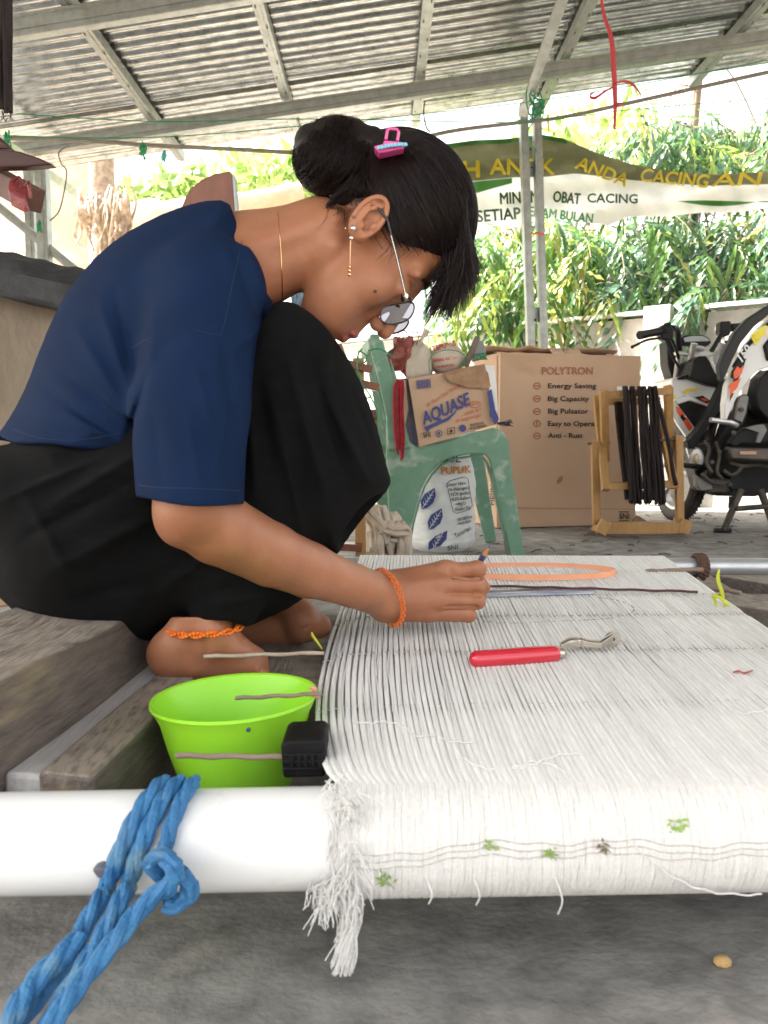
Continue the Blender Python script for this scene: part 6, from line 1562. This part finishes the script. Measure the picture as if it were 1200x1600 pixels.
bp_('peg_bracket', [(1149,655),(1153,632),(1157,620),(1166,617),(1170,621),(1166,645),(1160,660)], 3.405, .02, Mb['lg'], bev=.003)
bp_('guard_ridge', [(1166,669),(1182,664),(1194,663),(1199,672),(1188,692),(1181,691),(1186,676)], 3.485, .02, Mb['lg'], bev=.002)
bp_('lower_fairing', [(1068,682),(1079,690),(1084,712),(1081,724),(1074,704)], 3.70, .02, Mb['bw'], bev=.002)
bp_('belly_cover', [(1088,742),(1096,748),(1112,756),(1114,764),(1096,767),(1090,760)], 3.58, .05, Mb['lg'], bev=.004)
bp_('lower_cover', [(1138,660),(1146,668),(1126,700),(1112,740),(1104,742),(1112,706)], 3.60, .03, Mb['bgy'], bev=.004)
for pts in (((1100,690),(1108,702),(1104,722),(1112,738)),((1118,690),(1124,712),(1120,736),(1128,748)),((1130,735),(1142,742),(1152,738),(1160,728)),((1096,740),(1110,752),(1126,756),(1140,752)),((1140,722),(1160,728),(1185,727),(1210,732))): MB().tube(spline([U(x,y,3.56) for x, y in pts],5), .009, 8).build('hose', Mb['be'], bike)
for k in range(6): bp_('cooling_fin', [(1092,694+k*4),(1112,692+k*4),(1112,694+k*4),(1092,696+k*4)], 3.66, .06, Mb['be'], bev=.0005)
for x, y in ((1124,706),(1146,676),(1112,722),(1158,640),(1188,582),(1140,757)): MB().lathe([(.001,0),(.010,0),(.010,.008),(.001,.01)], U(x,y,3.40 if x > 1145 else 3.55), (0,-1,0), 8).build('bolt', Mb['be'], bike)
# rear wheel outside the frame, built where it stands
rw = U(1262,715,3.62); MB().lathe([(.245+.05*math.cos(2*math.pi*k/14), .06*math.sin(2*math.pi*k/14)) for k in range(14)], (rw.x+.05, rw.y, .295), axw, 40, closed=True).build('wheel', tyre.data.materials[0], bike)
# stand
for a, b, c_2 in (((1158,765),(1138,812),(1130,829)),((1188,765),(1200,798),(1210,830))): MB().tube([U(*a,3.6), U(*b,3.58), U(*c_2,3.55)], [.018,.016,.013], 10).build('stand_leg', Mb['be'], bike)
MB().tube([U(1116,829,3.55), U(1142,829,3.55)], .011, 8).build('stand_foot', Mb['bk'], bike); MB().tube([U(1132,824,3.55), U(1138,816,3.55), U(1146,800,3.57)], .006, 8).build('stand_strut', Mb['be'], bike)
MB().tube([U(1150,795,3.57), U(1200,791,3.57)], .013, 8).build('stand_bar', Mb['be'], bike); MB().tube([U(1147,766,3.6), U(1145,780,3.6)], .008, 8).build('stand_spring', Mb['bk'], bike); MB().tube([U(1145,776,3.6), U(1144,794,3.6)], .018, 10).build('bump_stop', Mb['bk'], bike)
# handlebar
MB().tube([U(999,524,3.75), U(1014,521,3.78), U(1034,517,3.82)], [.021,.019,.020], 14).build('grip', Mb['bk'], bike)
bp_('switch_housing', [(1032,512),(1036,507),(1050,508),(1054,516),(1052,530),(1044,533),(1034,530)], 3.80, .06, Mb['bk'], bev=.008)
MB().prism([(1038,513),(1046,512),(1046,520),(1039,521)], 3.795, .01).build('switch', Mb['bgy'], bike, bevel=.002)
bp_('mirror_mount', [(1040,508),(1040,504),(1048,503),(1050,508)], 3.82, .03, Mb['bk'], bev=.003)
lv = MB(); lv.tube(spline([U(988,542,3.74), U(996,538,3.74), U(1012,531,3.76), U(1034,528,3.80)],5), .006, 8); lv.ball(U(988,542,3.74), .009, 8); lv.build('lever', Mb['bk'], bike)
MB().tube(spline([U(1050,512,3.84), U(1058,516,3.88), U(1060,535,3.92), U(1062,552,3.95)],5), .015, 10).build('bar_riser', Mb['bk'], bike)
MB().tube(spline([U(1048,528,3.82), U(1056,545,3.86), U(1060,560,3.9)],5), .008, 8).build('cable', Mb['bk'], bike); MB().tube(spline([U(1040,530,3.82), U(1050,556,3.84), U(1062,575,3.9)],5), .006, 8).build('cable', Mb['bk'], bike)
bp_('handle_clamp', [(1056,549),(1066,548),(1080,551),(1086,545),(1094,543),(1102,546),(1112,550),(1126,548),(1126,553),(1112,556),(1102,562),(1088,562),(1080,557),(1058,555)], 3.90, .04, Mb['bs'], bev=.006)
MB().lathe([(.001,0),(.028,0),(.03,.012),(.02,.018),(.001,.018)], U(1092,547,3.89), (0,-.4,1), 20).build('clamp_cap', Mb['bs'], bike)
MB().tube([U(1060,556,3.94), U(1055,592,3.96)], .011, 10).build('fork_tube', Mb['bs'], bike); MB().tube([U(1116,556,3.98), U(1118,572,3.98)], .011, 10).build('fork_tube', Mb['bs'], bike)
bp_('speedometer', [(1063,528),(1070,524),(1098,523),(1108,527),(1112,535),(1106,541),(1068,540)], 3.95, .05, Mb['bk'], bev=.006); patch([(1068,528),(1080,525),(1098,525),(1107,529),(1108,533),(1070,534)], surf_plane(Y=3.943), mat('dial_glass', (.35,.37,.38), .12, coat=1), bike, 'dial')
bp_('switch_housing', [(1126,502),(1142,501),(1144,508),(1142,522),(1132,527),(1124,520)], 3.98, .06, Mb['bk'], bev=.008)
MB().tube([U(1142,512,4.0), U(1156,511,4.0), U(1166,510,4.02)], .021, 12).build('grip', Mb['bk'], bike); MB().tube(spline([U(1128,520,3.98), U(1120,535,3.98), U(1112,548,3.96)],5), .013, 10).build('bar_riser', Mb['bk'], bike)
MB().tube(spline([U(1132,535,3.97), U(1150,528,3.96), U(1166,518,3.97)],5), .006, 8).build('lever', Mb['bk'], bike)
# ---- left: hanging yarn, dark loom parts, beam with red plastic
hy = thing('hanging_yarn', tuple(U(5,0,1.5)), 'dark brown yarn skein hanging at the top left', 'yarn')
for k in range(9):
    x = -14+k*3.6; y1 = 176+random.uniform(-8,6); MB().tube(spline([U(x,-60,1.5), U(x+1.5*math.sin(k),40,1.49), U(x+1,110,1.5+.01*(k%3)), U(x+2,y1,1.5)],5), .0042, 7).build('yarn_strand', M['darkyarn'], hy)
mb = MB()
for k in range(14): mb.tube(spline([U(2+k*1.2,172,1.5), U(3+k*1.3+random.uniform(-4,4),180,1.495), U(4+k*1.3+random.uniform(-8,8),188+random.random()*5,1.49)],3), .0004, 4)
tag(mb.build('yarn_fringe', M['darkyarn'], hy), kind='stuff')
M['maroon'] = mat('dark_maroon_wood', (.045,.016,.014), .45, col2=(.07,.03,.025), scale=12, stretch=(1,4,4))
tag(MB().prism([(-60,228),(-10,230),(30,236),(60,246),(82,256),(40,260),(-60,262)], 1.7, .03).build('sword_beater', M['maroon'], org=tuple(U(10,245,1.7)), smooth=False, bevel=.004), 'long pointed dark maroon wooden blade sticking out from the left edge', 'weaving sword')
tag(MB().prism([(-60,200),(-5,210),(18,232),(-60,232)], 1.78, .03).build('maroon_board', M['maroon'], org=tuple(U(-10,222,1.78)), smooth=False, bevel=.004), 'small dark board end just above the pointed wooden blade', 'board')
bx2 = MB(); bx2.bar(U(-40,262,1.85), U(52,312,1.72), .05, .05); o = bx2.build('timber_end', mat('brown_timber', (.13,.06,.045), .6, col2=(.09,.04,.03), scale=14), org=tuple(U(10,290,1.8)), smooth=False, bevel=.003); tag(o, 'brown timber end below the pointed blade at the left', 'timber')
M['redfilm'] = mat('red_film', (.28,.04,.05), .3, coat=.4, col2=(.18,.025,.03), scale=40, bump=.8, bscale=90, bdist=.006)
mb = MB()
for k in range(7): a, b = U(20+k*3,283+k*2,1.70), U(24+k*3,322+k*1.5,1.69); mb.tube(spline([a, (a+b)/2+Vector((0,-.012,0)), b],5), .007, 6, flat=.5)
mb.tube(spline([U(20,285,1.68),U(30,276,1.67),U(36,292,1.66),U(44,284,1.67),U(48,310,1.68)],5), .004, 6, flat=.5)
tag(mb.build('red_plastic_tie', M['redfilm'], org=tuple(U(32,300,1.69))), 'dark red plastic strip wrapped round the brown timber end', 'tie')
# ---- strings, bamboo pole and ties under the roof
M['bamboo'] = mat('grey_bamboo', (.24,.22,.18), .7, col2=(.16,.14,.12), scale=30, stretch=(.5,3,3), bump=.3)
def line(pts, r_, name, m, lab, cat, group=None, n=6): o = MB().tube(spline(pts, 8), r_, n).build(name, m, org=tuple(pts[0])); return tag(o, lab, cat, group)
line([U(8,216,3.3), U(120,219,3.35), U(250,228,3.4), U(360,233,3.4), U(480,240,3.4)], .0085, 'bamboo_pole', M['bamboo'], 'grey bamboo pole slung under the beam at the left of the head', 'pole')
line([U(600,232,3.5), U(700,206,3.6), U(800,193,3.8), U(880,183,3.8), U(1010,155,3.7), U(1200,113,3.6), U(1300,95,3.6)], .0085, 'bamboo_pole', M['bamboo'], 'grey bamboo pole slung across to the right of the steel post', 'pole')
line([U(25,178,3.0), U(250,190,3.2), U(470,186,3.3), U(700,190,3.4), U(830,192,3.6)], .0022, 'green_wire', M['gstring'], 'green wire sagging along the left part of the roof', 'wire', None, 5)
line([U(5,212,3.2), U(230,215,3.3), U(480,196,3.4), U(820,160,3.6), U(1020,128,3.6), U(1220,90,3.5)], .0022, 'green_wire', M['gstring'], 'green wire running from the left rafter up to the right corner', 'wire', None, 5)
line([U(700,186,3.4), U(850,187,3.7), U(1000,170,3.7), U(1220,152,3.5)], .0018, 'green_wire', M['gstring'], 'lowest green wire passing right of the steel post', 'wire', None, 5)
line([U(664,158,4.0), U(662,175,3.95), U(666,198,3.9), U(672,206,3.9)], .004, 'wire_tie', M['dkwood'], 'short wire tie hanging from the beam above the head', 'tie', None, 5)
line([U(108,228,3.3), U(92,238,3.25), U(96,256,3.25), U(104,268,3.25), U(100,300,3.25), U(92,330,3.25), U(78,345,3.25)], .003, 'loose_string', M['bamboo'], 'thin loose string hanging by the left steel post', 'string', None, 5)
mb = MB()
for k in range(12): a = k*.9; mb.tube(spline([U(838+12*math.cos(a), 160+14*math.sin(a*1.3), 3.9), U(842+10*math.cos(a+1.5), 172+14*math.sin(a+.5), 3.88), U(836+11*math.cos(a+3), 178+10*math.sin(a), 3.9)],4), .004, 5)
mb.tube(spline([U(828,125,3.9),U(822,150,3.88),U(828,180,3.88),U(845,190,3.88),U(849,165,3.88),U(842,140,3.9)],6), .0035, 5); mb.tube(spline([U(834,190,3.88),U(825,205,3.88),U(830,225,3.88),U(838,236,3.88)],6), .003, 5)
tag(mb.build('twine_tangle', M['gstring'], org=tuple(U(838,170,3.9))), 'green twine knotted round the head of the steel post', 'twine')
def knot(px, py, Y, s, m, lab):
    mb = MB()
    for k in range(9): mb.tube(spline([U(px+random.uniform(-.3,.3)*s, py+random.uniform(-1,0)*s, Y), U(px+random.uniform(-.4,.4)*s, py, Y-.01), U(px+random.uniform(-.5,.5)*s, py+random.uniform(.4,1.4)*s, Y)],4), .0035, 5)
    tag(mb.build('twine_knot', m, org=tuple(U(px,py,Y))), lab, 'knot')
knot(224,232,3.3,14,M['gstring'],'frayed green twine knot hanging on the bamboo pole'); knot(256,244,3.9,10,mat('blue_green_tie',(.10,.40,.40),.5),'pale blue tie under the left beam'); knot(12,215,3.2,12,M['gstring'],'green knot on the rafter at the far left'); knot(62,352,4.1,9,M['gstring'],'green twine tie on the left post and brace')
ribbon([U(828,366,4.05),U(840,364,4.04),U(850,366,4.05),U(853,352,4.04)], .012, 'orange_tie', mat('orange_tie', (.70,.13,.05), .5), 'orange red tie round the middle of the steel post', 'tie', side=(.2,0,1))
M['redstr'] = mat('red_raffia', (.50,.05,.06), .5, trans=.2)
rr2 = thing('red_raffia', tuple(U(960,100,2.6)), 'red raffia string hanging from the roof with a bow near its end', 'string')
def raf(pts, w_): ribbon([U(x,y,2.6) for x, y in pts], w_, 'raffia_strip', M['redstr'], parent=rr2)
raf(((936,-30),(943,20),(955,60),(959,110),(961,150),(961,175),(960,202)), .016)
ribbon([U(x,y,2.59) for x,y in ((962,133),(945,143),(930,153),(921,150),(930,143))], .010, 'raffia_strip', M['redstr'], parent=rr2, side=(0,0,1)); ribbon([U(x,y,2.59) for x,y in ((961,130),(975,127),(990,133),(1001,148),(1000,152))], .010, 'raffia_strip', M['redstr'], parent=rr2, side=(0,0,1))
ribbon([U(x,y,2.59) for x,y in ((960,160),(966,163),(974,161))], .010, 'raffia_strip', M['redstr'], parent=rr2, side=(0,0,1))

# litter on the floor in the middle distance
M['litter'] = mat('litter', (.10,.085,.07), .9, randv=.4); rs7 = random.Random(4); mb = MB()
for k in range(170):
    x = rs7.uniform(.2,2.4); y = rs7.uniform(1.7,4.4); a = rs7.random()*6.3; L_ = rs7.uniform(.006,.03); p = Vector((x, y, .006)); d_ = Vector((math.cos(a), math.sin(a), rs7.uniform(-.1,.2)))
    mb.tube([p-d_*L_, p+Vector((0,0,.003)), p+d_*L_*.8], rs7.uniform(.0012,.003), 4)
tag(mb.build('litter', M['litter'], normals=False), 'twig ends, yarn scraps and grit scattered over the concrete floor', 'litter', kind='stuff')
M['crackm'] = mat('crack_dark', (.035,.032,.03), .95)
cr = []
for pts in (((700,868),(730,862),(760,864),(800,858),(850,862),(900,858)),((820,850),(860,846),(905,849),(950,845)),((980,850),(1020,858),(1060,852),(1110,858),(1160,850),(1200,853)),((1085,845),(1110,850),(1130,846)),((660,880),(700,874),(740,880),(790,873))):
    P_ = spline([G(x, y, .004) for x, y in pts], 7); P_ = [p+Vector((0, .012*noise.noise(Vector((p.x*25,p.y*9,0))), 0)) for p in P_]
    vs_ = []; 
    for i, p in enumerate(P_): w_ = .0035*(.4+abs(noise.noise(Vector((i*.6,0,3))))*2); vs_ += [p-Vector((0,w_,0)), p+Vector((0,w_,0))]
    o = MB().add(vs_, [(2*i,2*i+1,2*i+3,2*i+2) for i in range(len(P_)-1)]).build('floor_crack', M['crackm'], normals=False); tag(o, kind='structure')
# ================================================================ BANNER AND PLANTS OUTSIDE
M['ban_w'] = mat('banner_white', (.80,.80,.78), .5, col2=(.74,.74,.72), scale=5, trans=.45); M['ban_g'] = mat('banner_olive', (.19,.20,.11), .5, trans=.35, col2=(.24,.25,.15), scale=6); M['ban_l'] = mat('banner_green', (.07,.24,.05), .5, trans=.4)
M['ban_y'] = mat('banner_yellow', (.80,.68,.06), .5, trans=.35); M['ban_t'] = mat('banner_text_green', (.05,.13,.06), .5, trans=.3); M['ban_m'] = mat('banner_text_mint', (.12,.45,.18), .5, trans=.4)
ban = thing('banner', tuple(U(950,270,4.55)), 'long white and olive green printed banner with yellow lettering strung behind the steel post', 'banner')
top_ = [(690,226),(740,219),(790,217),(845,210),(880,216),(930,238),(985,256),(1040,266),(1120,273),(1200,268),(1300,255)]
bot_ = [(690,330),(740,346),(790,352),(850,338),(900,345),(950,352),(985,338),(1040,338),(1100,332),(1150,332),(1200,325),(1300,312)]
def interp(tab, x):
    for (x0, y0), (x1, y1) in zip(tab, tab[1:]):
        if x <= x1: t = (x-x0)/(x1-x0); t = max(t, -1); return y0+(y1-y0)*t
    return tab[-1][1]
def sban(x, y, e=.004):
    t = (y-interp(top_, x))/(interp(bot_, x)-interp(top_, x))
    Yd = 4.55+(x-900)*-.0006+.035*math.sin(x*.045+y*.03)+.02*math.sin(x*.11-y*.05)+.03*t+.03*math.sin(y*.12+x*.02)
    return U(x, y, Yd-e)
def bstrip(x0, x1, f0, f1, m, e, nm, nx=70, ny=8):
    mb = MB(); vs_ = []
    for i in range(nx+1):
        x = x0+(x1-x0)*i/nx; ya, yb = f0(x), f1(x)
        for j in range(ny+1): vs_.append(sban(x, ya+(yb-ya)*j/ny, e))
    mb.add(vs_, [(i*(ny+1)+j, (i+1)*(ny+1)+j, (i+1)*(ny+1)+j+1, i*(ny+1)+j+1) for i in range(nx) for j in range(ny)]); return mb.build(nm, m, ban, normals=False)
T0 = lambda x: interp(top_, x); B0 = lambda x: interp(bot_, x)
bstrip(600, 1290, T0, B0, M['ban_w'], 0, 'cloth', 120, 14)
gb = [(690,286),(740,290),(800,284),(850,284),(900,276),(950,280),(985,284),(1040,288),(1100,292),(1200,290),(1300,276)]
bstrip(600, 1290, T0, lambda x: T0(x)+(interp(gb,x)-T0(x))*.90, M['ban_g'], .010, 'olive_band'); bstrip(600, 885, T0, lambda x: T0(x)+7, M['ban_l'], .018, 'green_edge', 50, 1)
bstrip(700, 800, lambda x: interp(gb,x)-6, lambda x: interp(gb,x)+12-abs(x-745)*.18, M['ban_l'], .016, 'green_wave', 20, 2)
bstrip(1058, 1220, lambda x: 313+abs(x-1100)*.03, lambda x: 314+8*math.sin(min(1,max(0,(x-1058)/130))*3.1), M['ban_l'], .016, 'green_wave', 30, 1)
e8 = lambda x, y: sban(x, y, .040)
def bt(s, x, y, h, m, ang_, w_, b=.04, sh=0): return text(s, x, y, h, e8, m, ban, angle=ang_, width=w_, bold=b, shear=sh)
bt('H', 725, 277, 25, M['ban_y'], .03, 24); bt('ANAK', 766, 272, 24, M['ban_y'], .0, 100, .03); bt('ANDA', 898, 262, 20, M['ban_y'], -.36, 84, .03, .1)
bt('CACING', 1001, 283, 20, M['ban_y'], -.10, 106, .03, .15); bt('AN', 1112, 291, 20, M['ban_y'], .03, 80, .03, .15)
bt('MINUM', 782, 319, 18, M['ban_t'], .06, 60, .03); bt('OBAT', 864, 315, 17, M['ban_t'], -.1, 42, .03); bt('CACING', 918, 316, 14, M['ban_t'], -.02, 78, .03)
bt('SETIAP', 746, 347, 18, M['ban_t'], .08, 68, .03); bt('ENAM BULAN', 826, 337, 15, M['ban_m'], -.12, 100, .03)
MB().tube([U(858,205,4.3), U(857,200,4.28), U(856,180,4.2)], .006, 6).build('banner_tie', M['ban_y'], ban)
# ---- leaves
def leaf_mesh(name, L_, W_, m, droop=.25, wav=.1):
    n = 7; vs_ = []; 
    for i in range(n+1):
        t = i/n; w_ = W_*math.sin(math.pi*min(1,t*.93+.04))**.8*(1-.3*t); z = -droop*L_*t*t; wv = wav*W_*math.sin(t*19)
        vs_ += [(-w_/2, L_*t, z+w_*.18+wv), (0, L_*t, z), (w_/2, L_*t, z+w_*.18-wv)]
    me = bpy.data.meshes.new(name); me.from_pydata(vs_, [], [(3*i+k, 3*i+k+1, 3*i+4+k, 3*i+3+k) for i in range(n) for k in range(2)])
    me.materials.append(m); me.polygons.foreach_set('use_smooth', [True]*len(me.polygons)); return me
def leafm(nm, c, c2): return mat(nm, c, .32, col2=c2, scale=6, trans=.38, randv=.35, spec=.6)
LM = [leafm('leaf_mid', (.12,.24,.06), (.09,.19,.05)), leafm('leaf_dark', (.045,.11,.045), (.06,.14,.055)), leafm('leaf_lime', (.28,.40,.07), (.36,.46,.12)), leafm('leaf_yellow', (.46,.44,.12), (.36,.40,.10)), leafm('leaf_blue_green', (.10,.21,.13), (.14,.27,.16))]
M['bark'] = mat('bark', (.16,.12,.085), .9, col2=(.24,.19,.14), scale=14, stretch=(3,3,.6), bump=.8)
LFS = [leaf_mesh('leaf', .27, .036, m, .35, .4) for m in LM]
def tree(base, region, Y0, Y1, n_tw, label, weights, seed, nobj=150, th=3.2, top_y=None):
    rs_ = random.Random(seed); t = thing('tree', base, label, 'tree', 'drooping long-leaved trees behind the wall')
    x0, x1, y0, y1 = region; b = Vector(base)
    tk = spline([b, b+Vector((.05,.02,th*.35)), b+Vector((-.04,.05,th*.7)), b+Vector((.02,.0,th))], 6); MB().tube(tk, [.10*(1-.7*i/(len(tk)-1)) for i in range(len(tk))], 10).build('trunk', M['bark'], t)
    limbs = MB(); VS = []; FS = []; MI = []; near = []
    stuff = MB(); lf_local = []
    for i in range(n_tw):
        u, v = rs_.random(), rs_.random(); px = x0+(x1-x0)*u; py = y0+(y1-y0)*v; Yd = Y0+(Y1-Y0)*rs_.random()**.8
        s = U(px, py, Yd); out = Vector((rs_.uniform(-1,1), rs_.uniform(-.9,.3), rs_.uniform(-.2,.6))).normalized(); L_ = rs_.uniform(.35,.6)
        pts = []; p = s.copy(); d = out.copy()
        for k in range(7):
            pts.append(p.copy()); d = (d+Vector((0,0,-.30))).normalized(); p = p+d*(L_/6)
        if i % 2 == 0: limbs.tube(pts, .0035, 4, cap=False)
        if i % 5 == 0: 
            a = tk[int(len(tk)*rs_.uniform(.4,.95))]; limbs.tube(spline([a, (a+s)/2+Vector((0,0,.15)), s],4), [.007]*8+[.003], 5, cap=False)
        wi = rs_.choices(range(5), weights)[0]
        for k in range(13):
            q = pts[0]+(pts[-1]-pts[0])*0; f_ = .15+.85*k/12; j = min(int(f_*6), 5); q = pts[j]+(pts[j+1]-pts[j])*(f_*6-j); ax_l = (pts[j+1]-pts[j]).normalized()
            sd = (1 if k % 2 else -1); side_ = ax_l.cross(Vector((rs_.uniform(-.4,.4),-1,.3))).normalized()*sd
            dr = (side_*.75+ax_l*.55+Vector((0,0,-.55))+Vector([rs_.gauss(0,.15) for _ in range(3)])).normalized()
            m_i = wi if rs_.random() < .7 else rs_.choices(range(5), weights)[0]
            lf_local.append((q, dr, rs_.uniform(.65,1.1), m_i, rs_.uniform(-1,1)))
    limbs.build('limb', M['bark'], t, normals=False)['kind'] = 'stuff'
    lf_local.sort(key=lambda a: a[0].y); step = 1
    base_v = [[v.co.copy() for v in me.vertices] for me in LFS]; base_f = [[tuple(p.vertices) for p in me.polygons] for me in LFS]
    for i, (q, dr, s, mi_, rl) in enumerate(lf_local):
        up = Vector((rl*.6, -.5, .8)).normalized(); xx = dr.cross(up).normalized(); zz = xx.cross(dr); Mx = Matrix((xx, dr, zz)).transposed()
        if i < nobj:
            o = inst('leaf', LFS[mi_], t, q); o.rotation_euler = Mx.to_euler(); o.scale = (s,s,s)
        else:
            stuff.m = mi_; stuff.add([q+Mx@(v*s) for v in base_v[mi_]], base_f[mi_])
    o = stuff.build('crown', LM, t, normals=False); o['kind'] = 'stuff'
    return t
tree((1.1, 6.3, -.06), (735, 935, 355, 500), 5.35, 7.0, 150, 'drooping tree with yellow-green leaves below the left half of the banner', (4,2,3,1.5,2), 1, 170, 2.3)
tree((2.6, 6.6, -.06), (945, 1230, 345, 490), 5.3, 7.2, 230, 'dense blue-green drooping tree below the right half of the banner', (3,3,1,.5,4), 2, 200, 2.6)
tree((2.9, 7.4, -.06), (975, 1230, 185, 260), 6.2, 8.0, 140, 'tall tree rising above the right half of the banner', (4,2,3,.7,3), 3, 120, 4.2)
tree((2.35, 5.6, -.06), (1090, 1150, 440, 500), 4.9, 5.3, 10, 'low drooping leafy branch hanging over the wall behind the motorcycle', (1,4,.3,0,5), 4, 100, 1.3)
# soft far greenery
M['far_leaf'] = mat('far_leaf', (.22,.36,.09), .5, trans=.45, col2=(.36,.50,.16), scale=2, randv=.3); M['far_leaf2'] = mat('far_leaf_pale', (.50,.58,.26), .5, trans=.5)
def bush(px, py, Y, r, n, m, lab, seed, s0=.12):
    rs_ = random.Random(seed); c = U(px, py, Y); root = thing('shrub', (c.x, c.y, -.06), lab, 'shrub'); mb = MB(); st_ = MB()
    for i in range(n):
        v = Vector([rs_.gauss(0,1) for _ in range(3)]).normalized()*rs_.random()**.5; q = c+Vector((v.x*r[0], v.y*r[1], v.z*r[2])); d = Vector([rs_.gauss(0,1) for _ in range(3)])+Vector((0,0,-.4)); d.normalize(); w_ = d.cross(Vector([rs_.gauss(0,1) for _ in range(3)])).normalized()*s0*.22; s = s0*rs_.uniform(.6,1.5)
        mb.m = rs_.randint(0,1); mb.add([q, q+d*s*.5+w_, q+d*s, q+d*s*.5-w_], [(0,1,2,3)])
    for k in range(5): st_.tube(spline([Vector((c.x+rs_.uniform(-.1,.1), c.y, -.06)), Vector((c.x+rs_.uniform(-.5,.5)*r[0], c.y, c.z*.5)), c+Vector((rs_.uniform(-.8,.8)*r[0],0,rs_.uniform(-.3,.6)*r[2]))],5), .02, 6)
    tag(mb.build('foliage', [m, M['far_leaf']], root, normals=False), kind='stuff'); st_.build('stem', M['bark'], root)
bush(300,340,9,(.9,.6,.5),900,M['far_leaf'],'leafy green shrub seen between the curved board and the shoulder',21,.22); bush(440,300,13,(1.4,1,.8),800,M['far_leaf2'],'pale sunlit tree foliage seen behind the neck of the person',22,.3); bush(120,390,9,(1.0,.6,.35),500,M['far_leaf2'],'pale green shrub low at the left beyond the steel post',23,.2)
bush(235,360,12,(1.6,1,.7),600,M['far_leaf2'],'pale yellow green shrub seen over the back of the person',24,.25); bush(900,225,11,(1.0,1,.4),300,M['far_leaf2'],'pale distant foliage above the banner beside the post',25,.25)
# big pale trunk with a bough and hanging dry leaves
M['palebark'] = mat('pale_bark', (.72,.58,.43), .9, col2=(.55,.42,.29), scale=3, bump=.6, bscale=14, bdist=.03); M['dryleaf'] = mat('dry_leaf', (.56,.45,.34), .85, col2=(.28,.20,.14), scale=20, trans=.2)
bt_ = thing('big_tree', tuple(Vector((-4.4,9.5,-.06))), 'massive pale trunk with a thick bough at the left beyond the shed', 'tree')
MB().tube(spline([Vector((U(95,500,8).x,8,-.06)), U(100,480,8), U(110,420,8), U(100,340,8.1), U(60,240,8.3)],6), [.75]*6+[.62]*6+[.55]*6+[.6]*7, 18).build('trunk', M['palebark'], bt_)
MB().tube(spline([U(120,400,8), U(200,355,7.9), U(290,332,7.8), U(380,318,7.9), U(470,300,8.1)],6), [.30,.28]+[.20]*8+[.14]*8+[.10]*7, 12).build('bough', M['palebark'], bt_)
MB().tube(spline([U(90,380,8), U(30,440,7.8), U(0,560,7.7)],6), [.3]*13, 12).build('bough', M['palebark'], bt_)
bn = thing('banana_plant', tuple(Vector((-2.5,6.4,-.06))), 'dried banana plant with hanging brown leaves beyond the left post', 'plant')
rs5 = random.Random(8); MB().tube(spline([Vector((U(165,500,6.4).x,6.4,-.06)), U(166,430,6.4), U(160,350,6.4), U(158,200,6.4)],5), [.13]*8+[.10]*8, 12).build('stem', M['dryleaf'], bn)
for k in range(60):
    x = rs5.uniform(118,205); y0 = rs5.uniform(288,325); L_ = rs5.uniform(40,95) if x < 150 else rs5.uniform(60,125); yy_ = 6.3+rs5.uniform(-.2,.2)
    ribbon([U(x,y0,yy_), U(x+rs5.uniform(-8,8),y0+L_*.3,yy_-.05), U(x+rs5.uniform(-10,10),y0+L_*.7,yy_+.05), U(x+rs5.uniform(-14,14),y0+L_,yy_)], rs5.uniform(.015,.05), 'dry_leaf', M['dryleaf'], parent=bn, side=(rs5.uniform(.6,1),rs5.uniform(-.6,.6),0))
# long pale far hedge and sunlit slope closing the view
o = MB().add([(-60,40,-.06),(60,40,-.06),(60,60,7),(-60,60,7)],[(0,1,2,3)]).build('hill', mat('pale_slope', (.34,.40,.16), .9, col2=(.25,.32,.12), scale=.4), smooth=False); tag(o, kind='structure')
